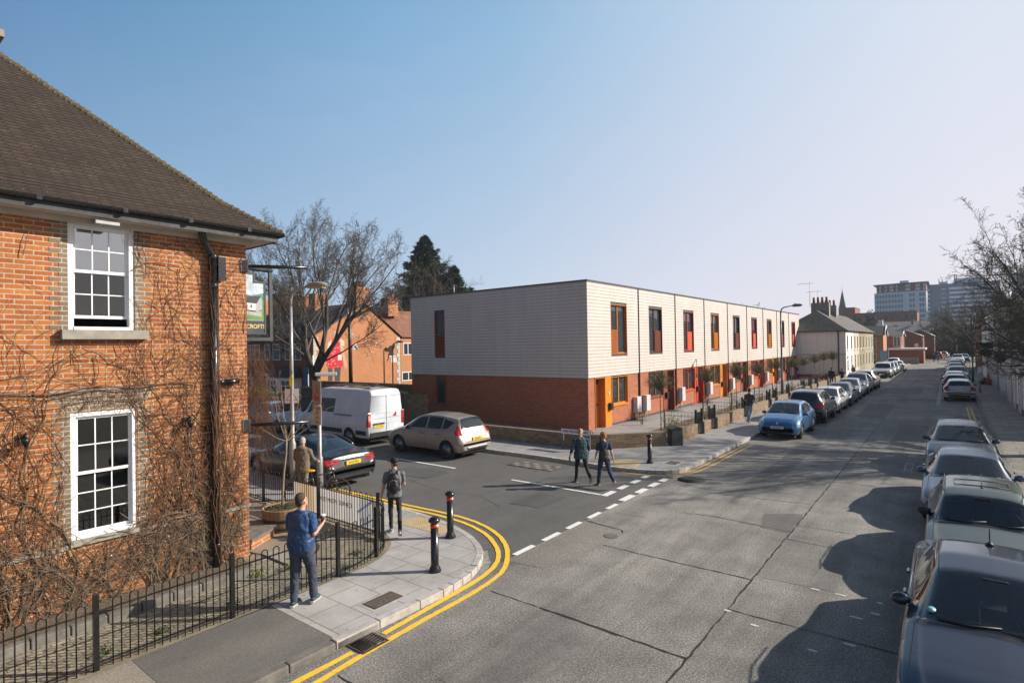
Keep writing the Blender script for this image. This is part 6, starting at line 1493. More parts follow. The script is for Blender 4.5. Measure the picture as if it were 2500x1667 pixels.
# --- side road: scenic-like MPV, van, small hatch, black saloon. nose towards -X => rz = -90deg
variant('mpv','scen',spokes=12,tl=[(4.06,.92),(4.30,.90),(4.20,1.10),(4.06,1.40),(3.96,1.30),(4.0,1.0)])
SC=car('scen',(.40,.34,.28),-16.45,16.05-.02,R(-90)+PI*0,'bronze people carrier parked by the low wall, seen from behind',step=.06,it=2,lod=0,txt='EV60 JGV',pm=.35,flags='KS')
gbevel(MB().box(-.55,.55,4.35/2-.03,4.35/2+.03,.40,.47).build('bumper_trim',M['galv'],SC),.02)
MB().lathe([(.04,0),(.045,.006)],(0,0,0),4).build('badge',M['ink'],SC,loc=(0,4.35/2-.0,.98)).rotation_euler=(-PI/2,0,0)
JG=car('jag',(.004,.004,.005),-16.95,11.20,R(-90)-R(0),'black saloon parked beyond the railing with red rear lights',step=.055,it=2,lod=0,txt='BV62 FRO',clear=True,seatm=M['seat_tan'],pm=.0,pr=.3,flags='J')
JG.location=(-16.87,10.48,0)
MB().box(-.62,.62,4.96/2-.055,4.96/2-.02,.885,.905).build('boot_chrome_strip',M['chrome'],JG)
for s_ in (-1,1):
    MB().tube([(s_*.885,1.80-2.48,.985),(s_*.82,2.25-2.48,1.27),(s_*.70,2.7-2.48,1.395),(s_*.70,3.2-2.48,1.37),(s_*.80,3.7-2.48,1.2),(s_*.87,3.85-2.48,1.06),(s_*.90,3.6-2.48,.99),(s_*.93,2.8-2.48,.965),(s_*.925,1.85-2.48,.95)],.011,6).build('window_chrome',M['chrome'],JG)
    MB().lathe([(.035,0),(.035,.05),(.026,.05),(.026,.02)],(0,0,0),12).build('exhaust',M['chrome'],JG,loc=(s_*.62,4.96/2-.04,.33)).rotation_euler=(-PI/2,0,0)
FI=car('clio',(.36,.44,.54),-28.4,16.0,R(90),'pale blue hatchback parked beyond the lamp column, facing right',step=.08,it=1,lod=1,pm=.35)
# van
spec('van',L=5.9,W=2.02,H=2.46,top=[(0,.60),(.02,.85),(.10,1.0),(.5,1.15),(.8,1.28),(1.0,1.36),(1.65,2.10),(1.95,2.36),(2.3,2.45),(5.0,2.46),(5.80,2.43),(5.86,2.36),(5.90,2.2)],
  belt=[(0,.5),(.1,.85),(.5,1.05),(1.0,1.22),(1.5,1.25),(5.85,1.25),(5.9,1.25)],bottom=[(0,.38),(.3,.30),(5.8,.34),(5.90,.40)],
  roofw=[(0,.80),(.5,.84),(1.0,.86),(1.6,.82),(2.1,.80),(5.8,.80),(5.9,.78)],wheels=(1.0,4.55),r=.36,round=.35,fin=.22,rin=.03,rround=.1,
  ws=(1.03,1.62),rw=(5.99,6.0),side=[[(1.20,1.34),(1.98,1.34),(1.98,2.0),(1.72,1.98)],[(2.25,1.36),(3.35,1.36),(3.42,1.98),(2.32,1.98)]],
  hl=[(.1,.82),(.45,1.02),(.5,.92),(.15,.72)],tl=[(5.78,.85),(5.90,.85),(5.90,1.45),(5.80,1.45)],seams=(1.08,2.10,3.45),grille=[(-.4,.6),(.4,.6),(.4,.8),(-.4,.8)],lower=[(-.6,.4),(.6,.4),(.5,.5),(-.5,.5)],plate_f=.55,plate_r=.84,spokes=8)
key='van'; PAINT[key]=carpaint('white_van_paint',(.60,.65,.72),.0,.4)
V=thing('parked_van','large white panel van with roof rack, seen from behind and the side','van',(-22.55,15.95+.08,0),R(-90),'cars parked along the street')
car_parts(V,SPECS['van'],PAINT[key],.07,1,M['carglass'],1)
Lh=5.9/2; W_=1.01
for s_ in (-1,1): 
    m=MB(); m.box(s_*(W_-.012),s_*(W_+.012),1.5-Lh,4.05-Lh,.50,.68); m.box(s_*(W_-.03),s_*(W_+.008),5.05-Lh,5.75-Lh,.50,.68); m.build('side_moulding',M['blackplastic'],V)
    MB().box(s_*(W_-.02),s_*(W_+.006),3.45-Lh,4.75-Lh,1.285,1.315).build('door_rail',M['blackplastic'],V)
    for yy in (1.85,2.25): gbevel(MB().box(s_*(W_-.01),s_*(W_+.025),yy-Lh,yy+.17-Lh,1.12,1.16).build('door_handle',M['blackplastic'],V),.008)
    gbevel(MB().box(s_*(W_-.16),s_*(W_-.012),Lh-.04,Lh+.028,.86,1.45).build('tail_lamp_cluster',M['tail'],V),.02)
MB().box(-.88,.88,Lh-.02,Lh+.05,.40,.60).build('rear_bumper',M['blackplastic'],V)
MB().box(-.006,.006,Lh-.01,Lh+.012,.62,2.35).box(-.8,.8,Lh-.01,Lh+.010,2.14,2.146).box(-.8,.8,Lh-.01,Lh+.010,1.18,1.186).build('door_seams',M['joint'],V)
MB().box(-.85,-.845,Lh-.3,Lh-.29,.6,2.3).build('seam',M['joint'],V)
p=MB().box(.14,.68,Lh+.0,Lh+.025,.78,.90).build('rear_plate',M['plate_y'],V); text_obj('lettering','KY15 XYA',.085,M['ink'],p,(.41,Lh+.027,.84),(PI/2,0,PI),ext=.0005)
MB().box(.12,.72,Lh,Lh+.04,.93,.99).build('plate_lamp_bar',M['blackplastic'],V)
MB().add([(-.55,Lh+.016,1.22),(-.35,Lh+.016,1.22),(-.55,Lh+.016,1.42)],[(0,1,2)]).build('sticker',M['tail'],V)
rk=MB()
for x in (-.72,.72): rk.tube([(x,2.3-Lh,2.52),(x,5.7-Lh,2.52)],.018,6)
for k in range(6): rk.tube([(-.78,2.4+k*.62-Lh,2.50),(-.78,2.4+k*.62-Lh,2.54),(.78,2.4+k*.62-Lh,2.54),(.78,2.4+k*.62-Lh,2.50)],.014,6)
for k in range(5): rk.tube([(-.5+k*.06,5.0-Lh,2.56),(-.5+k*.06,5.8-Lh,2.57)],.012,5)
rk.build('roof_rack',M['blackplastic'],V)
ld=MB(); rr=random.Random(3)
for k in range(9): ld.tube([(.1+.03*k,4.6-Lh+rr.uniform(0,.3),2.56),(.2+.03*k,5.7-Lh,2.58+rr.uniform(0,.08))],.012,5)
ld.tube([(-.2,5.0-Lh,2.56),(-.1,5.2-Lh,2.70),(.1,5.4-Lh,2.58)],.02,6); ld.build('load',mat('rack_load',(.10,.14,.22),.5),V)
# ---------------------------------------------------------------- people
M['skin']=mat('skin',(.60,.34,.235),.55,nscale=9,namt=.08)
def limb(m,a,b,ra,rb,n=12):
    a=Vector(a);b=Vector(b);d=(b-a); L=d.length; d.normalize(); pts=[];rad=[]
    for u in (-.98,-.8,-.45): pts.append(a+d*ra*u); rad.append(ra*math.sqrt(max(0.02,1-u*u)))
    N=6
    for i in range(N+1):
        u=i/N; pts.append(a.lerp(b,u)); rad.append(ra+(rb-ra)*u)
    for u in (.45,.8,.98): pts.append(b+d*rb*u); rad.append(rb*math.sqrt(max(.02,1-u*u)))
    m.tube(pts,rad,n)
def torso(m,rings,n=20):
    # rings: (centre, right vec, fwd vec, rx, ry)
    vs=[]
    for c,r_,f_,rx,ry in rings:
        for k in range(n):
            th=2*PI*k/n; cx=math.cos(th); sy=math.sin(th)
            e=.82
            p=c+r_*(rx*math.copysign(abs(cx)**e,cx))+f_*(ry*math.copysign(abs(sy)**e,sy)); vs.append(tuple(p))
    fs=[(i*n+k,i*n+(k+1)%n,(i+1)*n+(k+1)%n,(i+1)*n+k) for i in range(len(rings)-1) for k in range(n)]
    fs.append(tuple(range(n-1,-1,-1))); fs.append(tuple((len(rings)-1)*n+k for k in range(n)))
    m.add(vs,fs,0,True)
def remesh(mb,name,m,parent,vox,it=4,disp=None,sub=None):
    o=mb.build(name,m,parent)
    r_=o.modifiers.new('r','REMESH'); r_.mode='VOXEL'; r_.voxel_size=vox
    s_=o.modifiers.new('s','SMOOTH'); s_.factor=.5; s_.iterations=it
    if disp:
        tx=bpy.data.textures.new(name,'CLOUDS'); tx.noise_scale=disp[1]; tx.noise_depth=2
        d_=o.modifiers.new('d','DISPLACE'); d_.texture=tx; d_.strength=disp[0]; d_.mid_level=.5; d_.texture_coords='LOCAL'
    dg=bpy.context.evaluated_depsgraph_get(); dg.update()
    me=bpy.data.meshes.new_from_object(o.evaluated_get(dg)); old=o.data; o.modifiers.clear(); o.data=me; bpy.data.meshes.remove(old)
    me.materials.clear(); me.materials.append(m); me.polygons.foreach_set('use_smooth',[True]*len(me.polygons)); me.update()
    return o
def rotx(a): return Matrix.Rotation(a,3,'X')
def hand(m,w,fd,pd,s=1.0,curl=.5,side=1):
    # w wrist, fd finger direction, pd palm normal direction (towards curl)
    fd=Vector(fd).normalized(); pd=Vector(pd); pd=(pd-fd*pd.dot(fd)).normalized(); sd=fd.cross(pd)*side
    B=Matrix((sd,fd,pd)).transposed()
    c=Vector(w)+fd*.045*s
    rball(m,c,(.040*s,.052*s,.016*s),B,10)
    for k,(off,L) in enumerate(((-.028,.072),(-.010,.080),(.009,.075),(.027,.058))):
        p=Vector(w)+fd*.085*s+sd*off*s; a=0; q=p
        for j,seg in enumerate((.42,.32,.26)):
            a+=curl*(.55,.9,.7)[j]
            d=fd*math.cos(a)+pd*math.sin(a); q2=q+d*L*seg*s; limb(m,q,q2,.0088*s,.0078*s,6); q=q2
    p=Vector(w)+fd*.03*s-sd*.032*s; d=(fd*.72-sd*.62+pd*.35*(1+curl)).normalized(); q=p+d*.035*s; limb(m,p,q,.011*s,.0095*s,6)
    d2=(fd*.85-sd*.15+pd*.5*(.5+curl)).normalized(); limb(m,q,q+d2*.03*s,.0095*s,.008*s,6)
def person(name,loc,head_dir,label,H=1.75,build=1.0,hipw=1.0,legs=((0,0),(0,0)),arms=((0,.12,.2),(0,.12,.2)),curl=.6,lean=.03,
           top=(.02,.05,.12),topr=1.0,sleeve='short',bottom=(.03,.035,.05),botr=1.0,shoe=(.05,.05,.06),sole=(.5,.48,.45),hair=(.08,.05,.03),hairstyle='short',head_turn=0,head_tilt=0,vox=.012,hem=.0,detail=True,topmat=None,botmat=None,foot_yaw=(0,0),drop=0,jacket=False,group=None):
    # local frame: +Y is forward, +X right. legs: (hip pitch fwd, knee bend) for left,right. arms:(pitch fwd, abduct, elbow) left,right
    s=H/1.75; root=thing('person',label,'person',loc,math.atan2(-head_dir[0],head_dir[1]),group)
    Z=lambda v:Vector(v)*s
    hipz=.93; shz=1.44
    P0=Z((0,0,hipz)); 
    lean_R=rotx(-lean)
    up=lambda z,y=0:(P0+lean_R@Vector((0,y*s,(z-hipz)*s)))
    rg=Vector((1,0,0)); fw=lean_R@Vector((0,1,0))
    b=build
    body=MB(); shirt=MB(); pant=MB()
    rings=[(.84,.135,.10),(.93,.158*hipw,.108),(1.02,.145*hipw,.102),(1.12,.132*(1+(hipw-1)*.5),.098),(1.24,.148,.108),(1.34,.160,.112),(1.42,.150,.095),(1.475,.095,.072),(1.51,.055,.055)]
    torso(body,[(up(z),rg,fw,rx*s*b*.95,ry*s*b*.95) for z,rx,ry in rings])
    # neck and head
    nk=up(1.49); hd=up(1.62,.015); limb(body,nk,hd-Vector((0,0,.05*s)),.058*s,.055*s)
    HR=Matrix.Rotation(head_turn,3,'Z')@rotx(-head_tilt)
    rball(body,hd+HR@Z((0,-.008,.035)),(.077*s,.096*s,.108*s),HR,16); rball(body,hd+HR@Z((0,.022,-.035)),(.060*s,.070*s,.075*s),HR,14)
    rball(body,hd+HR@Z((0,.098,-.0)),(.013*s,.016*s,.024*s),HR,8); rball(body,hd+HR@Z((0,.083,-.052)),(.024*s,.012*s,.010*s),HR,8); rball(body,hd+HR@Z((0,.075,-.085)),(.026*s,.02*s,.018*s),HR,8)
    for e in (-1,1): rball(body,hd+HR@Z((e*.079,-.005,.0)),(.010*s,.018*s,.030*s),HR,8)
    # arms
    sh=[up(shz-.03)+rg*e*(.185*s*(b*.55+.45)) for e in (-1,1)]
    el=[];wr=[];hdirs=[]
    for i,e in enumerate((-1,1)):
        pit,ab,eb=arms[i][:3]; tw=arms[i][3] if len(arms[i])>3 else 0
        d=Vector((e*math.sin(ab),math.sin(pit)*math.cos(ab),-math.cos(pit)*math.cos(ab)))
        q=sh[i]+d*.29*s; el.append(q)
        # forearm: rotate towards forward/up by elbow, tw turns inward
        fwd=Vector((-e*math.sin(tw),math.cos(tw),0)); 
        ax=d.cross(fwd).normalized(); d2=Matrix.Rotation(eb,3,ax)@d
        wq=q+d2*.25*s; wr.append(wq); hdirs.append(d2)
        limb(body,sh[i]+d*.02,q,.043*s,.038*s); limb(body,q,wq,.039*s,.026*s); limb(body,q+d2*.02,q+d2*.09*s,.040*s,.037*s)
        rball(body,sh[i]+Vector((-e*.015,0,-.025)),(.040*s,.040*s,.040*s))
        if detail: hand(body,wq,d2,Vector((-e,0,0)) if eb<1 else fwd.cross(Vector((0,0,1)))*0+Vector((-e*.8,0,.3)),s*1.0,curl if not hasattr(curl,'__len__') else curl[i],side=e)
        else: rball(body,wq+d2*.07*s,(.03*s,.03*s,.07*s))
        srad=.062*s*topr*(b*.4+.6)
        if sleeve=='short': limb(shirt,sh[i]+d*.03,sh[i]+d*.20*s,srad*.98,srad*1.0)
        elif sleeve=='long': limb(shirt,sh[i]+d*.03,q,srad*.98,.052*s); limb(shirt,q,q+d2*.215*s,.052*s,.040*s)
        elif sleeve=='half': limb(shirt,sh[i]+d*.03,q,srad*.98,.056*s); limb(shirt,q,q+d2*.13*s,.056*s,.052*s)
        rball(shirt,sh[i]+Vector((-e*.012,0,-.022)),(srad*1.04,srad*1.08,srad*.96))
    # legs
    feet=[]
    for i,e in enumerate((-1,1)):
        hp,kb=legs[i][:2]; side_=legs[i][2] if len(legs[i])>2 else .0
        h=P0+Z((e*.088*hipw,0,-.03)); d=Vector((e*.02+side_,math.sin(hp),-math.cos(hp))).normalized(); k=h+d*.42*s
        a2=hp-kb; d2=Vector((e*.0+side_,math.sin(a2),-math.cos(a2))).normalized(); an=k+d2*.41*s
        bl=min(1,botr)*.86; limb(body,h,k,.074*s*b*bl,.05*s*bl); limb(body,k,an,.050*s*bl,.034*s*bl)
        limb(pant,h,k,.090*s*b*botr*(hipw*.5+.5),.064*s*botr); limb(pant,k,an-d2*.02*s,.064*s*botr,.053*s*botr)
        feet.append((an,a2,e))
    lo=min(f[0].z-.07*s*1.0 for f in feet); 
    torso(pant,[(up(z),rg,fw,rx*s*b,ry*s*b) for z,rx,ry in ((.80,.10,.09),(.86,.150*hipw,.115),(.93,.170*hipw,.122),(1.0,.160*hipw,.115),(1.05,.148*hipw,.108))])
    if jacket: tr=[(.80+hem,.185*hipw,.135),(.95,.190*hipw,.140),(1.1,.185,.138),(1.25,.192,.140),(1.36,.190,.132),(1.43,.168,.108),(1.49,.095,.080),(1.515,.06,.062)]
    else: tr=[(.86+hem,.172*hipw*topr,.128*topr),(.95,.175*hipw*topr,.128*topr),(1.05,.162*(hipw*.6+.4)*topr,.120*topr),(1.14,.153*topr,.116*topr),(1.25,.165*topr,.122*topr),(1.34,.168,.122),(1.40,.158,.108),(1.445,.125,.088),(1.48,.080,.070),(1.505,.062,.062)]
    torso(shirt,[(up(z),rg,fw,rx*s*b,ry*s*b) for z,rx,ry in tr])
    B_=remesh(body,'body',M['skin'],root,vox*.8,3)
    tm_=topmat or mat('cloth_top',top,.85,nscale=14,namt=.12); bm_=botmat or mat('cloth_trousers',bottom,.85,nscale=12,namt=.15)
    so=remesh(shirt,'jacket' if jacket else 'shirt',tm_,root,vox,3,(.030,.09)); po=remesh(pant,'trousers',bm_,root,vox,3,(.028,.07))
    # shoes
    shm=mat('shoe',shoe,.7,nscale=20,namt=.25); slm=mat('shoe_sole',sole,.8,namt=.1)
    for (an,a2,e) in feet:
        R3=rotx(min(0,a2)*1.0 if a2<-.25 else 0)
        if a2<-.25: R3=rotx(a2*.75)
        m=MB(); limb(m,an+R3@Z((0,-.03,-.035)),an+R3@Z((0,.13,-.05)),.042*s,.036*s); limb(m,an,an+R3@Z((0,0,-.03)),.045*s,.045*s); rball(m,an+R3@Z((0,.09,-.05)),(.045*s,.09*s,.03*s),R3,12)
        sh_=remesh(m,'shoe',shm,root,.010,2)
        m=MB(); pts=[(.0,-.085),(.035,-.07),(.038,0),(.046,.09),(.036,.17),(.0,.195),(-.036,.17),(-.046,.09),(-.038,0),(-.035,-.07)]
        vs=[tuple(an+R3@Z((x,y,-.062))) for x,y in pts]+[tuple(an+R3@Z((x,y,-.086))) for x,y in pts]; n=len(pts)
        m.add(vs,[tuple(range(n)),tuple(range(2*n-1,n-1,-1))]+[(k,k+n,(k+1)%n+n,(k+1)%n) for k in range(n)]); m.build('sole',slm,sh_)
    # drop so the lowest sole meets the ground
    mz=min((an+ (rotx(a2*.75) if a2<-.25 else rotx(0))@Z((0,y,-.086))).z for (an,a2,e) in feet for y in (-.085,.195))
    for ch in kids(root): ch.location.z-=mz
    # hair
    hm=mat('hair',hair,.8,nscale=30,namt=.35); m=MB(); c=hd+HR@Z((0,-.012,.045))
    if hairstyle=='short':
        rball(m,hd+HR@Z((0,-.016,.055)),(.080*s,.094*s,.097*s),HR,16); rball(m,hd+HR@Z((0,-.05,.0)),(.066*s,.055*s,.07*s),HR,12)
        ho=remesh(m,'hair',hm,root,.009,2,(.012,.02))
    elif hairstyle=='ponytail':
        rball(m,c,(.087*s,.104*s,.100*s),HR,16); rball(m,hd+HR@Z((0,-.06,.0)),(.07*s,.055*s,.075*s),HR,12); limb(m,hd+HR@Z((-.02,-.10,.06)),hd+HR@Z((-.05,-.14,-.06)),.034*s,.036*s); limb(m,hd+HR@Z((-.05,-.14,-.06)),hd+HR@Z((-.06,-.12,-.2)),.034*s,.014*s)
        ho=remesh(m,'hair',hm,root,.009,2,(.018,.02))
    elif hairstyle=='curly':
        rr=random.Random(4)
        rball(m,c,(.10*s,.112*s,.104*s),HR,16)
        for k in range(70):
            a=rr.uniform(0,2*PI); z=rr.uniform(-.7,1); q=math.sqrt(max(0,1-z*z)); v=Vector((.105*q*math.cos(a),-.018+.112*q*math.sin(a),.035+.105*z))
            if v.y>.055 and v.z<.06: continue
            rball(m,hd+HR@(v*s),(.026*s,.026*s,.026*s),None,8)
        ho=remesh(m,'hair',hm,root,.009,1,(.012,.02))
    elif hairstyle=='cap':
        rball(m,hd+HR@Z((0,-.010,.062)),(.091*s,.107*s,.085*s),HR,16); 
        m2=MB(); 
        ho=remesh(m,'cap',hm,root,.009,2)
        m3=MB(); vs=[]
        for k in range(9):
            a=-1.15+2.3*k/8; vs.append(tuple(hd+HR@Z((.088*math.sin(a),.075*math.cos(a)+.02,.065)))); vs.append(tuple(hd+HR@Z((.085*math.sin(a),.10+.085*math.cos(a),.045-.01*abs(a)))))
        n=len(vs); vs+= [(x,y,z-.006) for x,y,z in vs]
        m3.add(vs,[(2*k,2*k+2,2*k+3,2*k+1) for k in range(8)]+[(2*k+n,2*k+1+n,2*k+3+n,2*k+2+n) for k in range(8)]); m3.build('peak',hm,ho)
        m=MB(); rball(m,hd+HR@Z((0,-.045,-.005)),(.070*s,.058*s,.06*s),HR,12); o2=remesh(m,'hair',mat('cropped_hair',(.05,.03,.02),.9),root,.010,2); o2.location.z-=mz
    if ho: ho.location.z-=mz
    m=MB()
    if detail:
        for e in (-1,1): rball(m,hd+HR@Z((e*.030,.076,.020)),(.011*s,.008*s,.008*s),HR,8)
        ey=m.build('eyes',M['ink'],root); ey.location.z-=mz
        m=MB()
        for e in (-1,1): rball(m,hd+HR@Z((e*.032,.084,.042)),(.020*s,.006*s,.005*s),HR,8)
        ey=m.build('eyebrows',hm,ho); 
    root['_mz']=mz
    return root,dict(wr=[Vector(w)-Vector((0,0,mz)) for w in wr],hd=hd-Vector((0,0,mz)),up=lambda z,y=0,x=0:up(z,y)+Vector((x*s,0,-mz)),hdirs=hdirs,s=s,mz=mz)
# man in navy gilet with a coffee cup
pA,iA=person('man',(-8.24,4.98,ZP+.006),(-.42,.91),'man in navy body warmer and dark jeans holding a lidded coffee cup by the railing',H=1.77,build=1.06,legs=((.0,.08,-.03),(.30,.26,.03)),arms=((.1,.14,.45),(-.02,.13,1.95,-.05)),curl=(.5,1.15),
  top=(.025,.085,.22),topr=1.10,sleeve='short',bottom=(.055,.065,.10),botr=1.18,shoe=(.04,.09,.13),sole=(.55,.52,.48),hair=(.07,.04,.025),head_turn=-.28,head_tilt=-.25,vox=.011)
# gilet over the shirt
m=MB(); f=lambda z,rx,ry:(iA['up'](z)+Vector((0,0,iA['mz'])),Vector((1,0,0)),Vector((0,1,0)),rx*iA['s'],ry*iA['s'])
torso(m,[f(.84,.170,.135),(f(.90,.205,.160)),f(1.0,.215,.168),f(1.15,.205,.160),f(1.28,.208,.155),f(1.38,.195,.138),f(1.44,.150,.105),f(1.49,.085,.078)])
for e in (-1,1): rball(m,f(1.38,0,0)[0]+Vector((e*.150*iA['s'],0,0)),(.055,.078,.045))
g=remesh(m,'body_warmer',mat('navy_gilet',(.020,.065,.18),.55,nscale=8,namt=.15,coat=.15),pA,.011,3,(.045,.10)); g.location.z-=iA['mz']
cupc=iA['wr'][1]+iA['hdirs'][1]*.085+Vector((-.035,.0,.03))
t=thing('coffee_cup','brown takeaway coffee cup with white lid in the hand of the man in navy','cup'); t.location=pA.matrix_basis@cupc
t.location=Matrix.Translation(Vector(pA.location))@Matrix.Rotation(pA.rotation_euler.z,4,'Z')@cupc
MB().lathe([(.030,-.06),(.040,.045)],(0,0,0),18).build('cup',mat('cup_brown',(.16,.05,.03),.6),t); MB().lathe([(.042,.045),(.043,.055),(.038,.058),(.037,.068),(.03,.068)],(0,0,0),18).build('lid',M['white'],t)
# man with backpack
M['bagblack']=mat('black_nylon',(.014,.014,.016),.5,nscale=25,namt=.3)
pB,iB=person('man',(-9.72,8.14,ZP+.004),(-.72,.69),'man in grey t-shirt and black cap with a black backpack, seen from behind',H=1.66,build=.98,legs=((.22,.06,.0),(-.32,.42,.05)),arms=((-.12,.20,.12),(.35,.10,.9)),
  top=(.17,.18,.20),sleeve='short',bottom=(.022,.022,.025),botr=.86,shoe=(.22,.22,.23),sole=(.6,.6,.6),hair=(.008,.008,.009),hairstyle='cap',head_turn=.75,vox=.011)
bp=thing('backpack','shiny black backpack worn by the man in the cap','backpack',(0,0,0)); bp.location=pB.location; bp.rotation_euler=pB.rotation_euler
m=MB(); c=iB['up'](1.20,-.20); rball(m,c,(.145,.095,.235)); rball(m,c+Vector((0,-.045,-.07)),(.12,.075,.13)); remesh(m,'pack_body',M['bagblack'],bp,.012,3,(.02,.05))
m=MB()
for e in (-1,1): m.tube([iB['up'](1.38,-.13,e*.07),iB['up'](1.475,-.06,e*.09),iB['up'](1.47,.03,e*.11),iB['up'](1.36,.135,e*.125),iB['up'](1.2,.14,e*.14),iB['up'](1.05,.02,e*.17),iB['up'](1.04,-.13,e*.13)],.018,6)
m.build('straps',M['bagblack'],bp)
m=MB().tube([c+Vector((x,-.115,z)) for x,z in ((-.09,-.02),(-.07,.07),(0,.10),(.07,.07),(.09,-.02))],.006,5); m.build('cord',M['galv'],bp)
# two women crossing
tp=NT('checked_shirt'); v=tp.obj((1,1,1)); sp_=tp.n('ShaderNodeSeparateXYZ'); tp.l(v,sp_.inputs[0]); 
fx=tp.math('FRACT',tp.math('MULTIPLY',sp_.outputs[0],11)); fz=tp.math('FRACT',tp.math('MULTIPLY',sp_.outputs[2],11))
l1=tp.math('MAXIMUM',tp.math('GREATER_THAN',fx,.93),tp.math('GREATER_THAN',fz,.93)); l2=tp.math('MAXIMUM',tp.math('MULTIPLY',tp.math('GREATER_THAN',fx,.4),tp.math('LESS_THAN',fx,.68)),tp.math('MULTIPLY',tp.math('GREATER_THAN',fz,.4),tp.math('LESS_THAN',fz,.68)))
tp.col(tp.mix(tp.mix((.010,.022,.045),(.012,.045,.045),l2),(.10,.15,.18),l1)); tp.set('Roughness',.9)
pC,iC=person('woman',(-8.92,14.75,.004),(-.72,.69),'woman with blonde ponytail in blue checked shirt and black leggings crossing the side road',H=1.66,build=1.12,hipw=1.14,legs=((.26,.03,-.02),(-.34,.62,.07)),arms=((-.30,.34,.30),(.35,.30,.45)),
  topmat=tp.m,sleeve='half',topr=1.08,hem=-.06,bottom=(.008,.008,.010),botr=.92,shoe=(.10,.03,.05),sole=(.5,.45,.42),hair=(.50,.36,.20),hairstyle='ponytail',vox=.012)
t=thing('phone','dark phone held in the left hand of the woman in the checked shirt','phone'); Rz=Matrix.Rotation(pC.rotation_euler.z,4,'Z')
t.location=Matrix.Translation(Vector(pC.location))@Rz@(iC['wr'][0]+iC['hdirs'][0]*.09+Vector((.02,0,0))); gbevel(MB().box(-.01,.01,-.035,.035,-.07,.07).build('case',M['ink'],t),.004)
pD,iD=person('woman',(-8.17,14.80,.004),(-.70,.71),'woman with curly ginger hair in navy jumpsuit with a small olive backpack',H=1.60,build=.95,legs=((.24,.03,-.05),(-.38,.62,.10)),arms=((.25,.08,.25),(-.30,.20,.20)),
  top=(.016,.035,.085),sleeve='short',topr=1.0,bottom=(.018,.04,.10),botr=1.12,shoe=(.14,.09,.02),sole=(.6,.55,.48),hair=(.42,.17,.045),hairstyle='curly',vox=.012)
bp=thing('backpack','small olive backpack on the woman with ginger hair','backpack'); bp.location=pD.location; bp.rotation_euler=pD.rotation_euler
ol=mat('olive_canvas',(.055,.052,.035),.8,nscale=20,namt=.15)
m=MB(); c=iD['up'](1.06,-.19,-.01); rball(m,c,(.125,.075,.165)); rball(m,c+Vector((0,-.03,-.08)),(.115,.07,.09)); remesh(m,'pack_body',ol,bp,.012,3,(.015,.04))
m=MB()
for e in (-1,1): m.tube([iD['up'](1.17,-.18,0),iD['up'](1.38,-.125,e*.07),iD['up'](1.47,-.02,e*.10),iD['up'](1.38,.12,e*.11),iD['up'](1.1,.11,e*.14),iD['up'](.98,-.1,e*.12)],.009,5)
m.build('straps',ol,bp)
# older man with bicycle behind the railing
pE,iE=person('man',(-14.02,8.55,ZP+.004),(-.55,.83),'older man in taupe hooded coat standing with a bicycle behind the railing',H=1.66,build=1.1,legs=((.05,.05),(-.05,.1)),arms=((.25,.22,.7),(.30,.30,.8)),
  top=(.17,.135,.10),sleeve='long',topr=1.12,bottom=(.22,.20,.17),shoe=(.4,.4,.4),hair=(.5,.48,.46),head_turn=.1,head_tilt=.2,vox=.012,jacket=True,hem=-.03)
m=MB(); rball(m,iE['up'](1.47,-.09)+Vector((0,0,iE['mz'])),(.13,.085,.075)); h=remesh(m,'hood',mat('taupe_hood',(.17,.135,.10),.85,namt=.1),pE,.012,2); h.location.z-=iE['mz']
bk=thing('bicycle','black bicycle with yellow grips leaning beside the older man at the railing','bicycle',(-13.25,8.5,ZP),R(52))
def ringm(cx,cz,r,rad,n=28):
    return [(cx+r*math.cos(2*PI*k/n),0,cz+r*math.sin(2*PI*k/n)) for k in range(n+1)]
for cx in (-.50,.52):
    w_=MB().tube(ringm(cx,.33,.315,.02),.020,6).build('wheel',M['tyre'],bk); m=MB()
    for k in range(16): m.tube([(cx,.0,.33),(cx+.3*math.cos(k*PI/8),0,.33+.3*math.sin(k*PI/8))],.0015,3)
    m.build('spokes',M['galv'],w_)
m=MB()
for a,b in (((-.15,0,.85),(-.02,0,.32)),((-.1,0,.75),(.38,0,.82)),((-.02,0,.32),(.40,0,.72)),((-.02,0,.32),(-.5,0,.33)),((-.12,0,.72),(-.5,0,.33)),((.52,0,.33),(.38,0,.92))): m.tube([a,b],.016,8)
m.build('frame',mat('bike_black',(.012,.012,.013),.3,coat=.5),bk)
MB().tube([(.36,-.30,.98),(.38,-.1,1.0),(.38,.1,1.0),(.36,.30,.98)],.013,8).build('handlebar',M['blackmet'],bk)
yg=mat('yellow_grip',(.75,.36,.02),.5)
for s_ in (-1,1): MB().tube([(.34,s_*.22,.985),(.35,s_*.33,.98)],.02,8).build('grip',yg,bk)
m=MB(); rball(m,(-.17,0,.90),(.13,.065,.035)); m.build('saddle',yg,bk)
m=MB()
for k in range(12): m.tube([(-.72+.03*k,-.12,.66),(-.72+.03*k,.12,.66)],.005,4); 
m.box(-.74,-.36,-.13,.13,.44,.46)
for k in range(10): m.box(-.74+.042*k,-.735+.042*k,-.13,-.125,.44,.66); m.box(-.74+.042*k,-.735+.042*k,.125,.13,.44,.66)
m.build('rear_basket',M['wire'],bk)
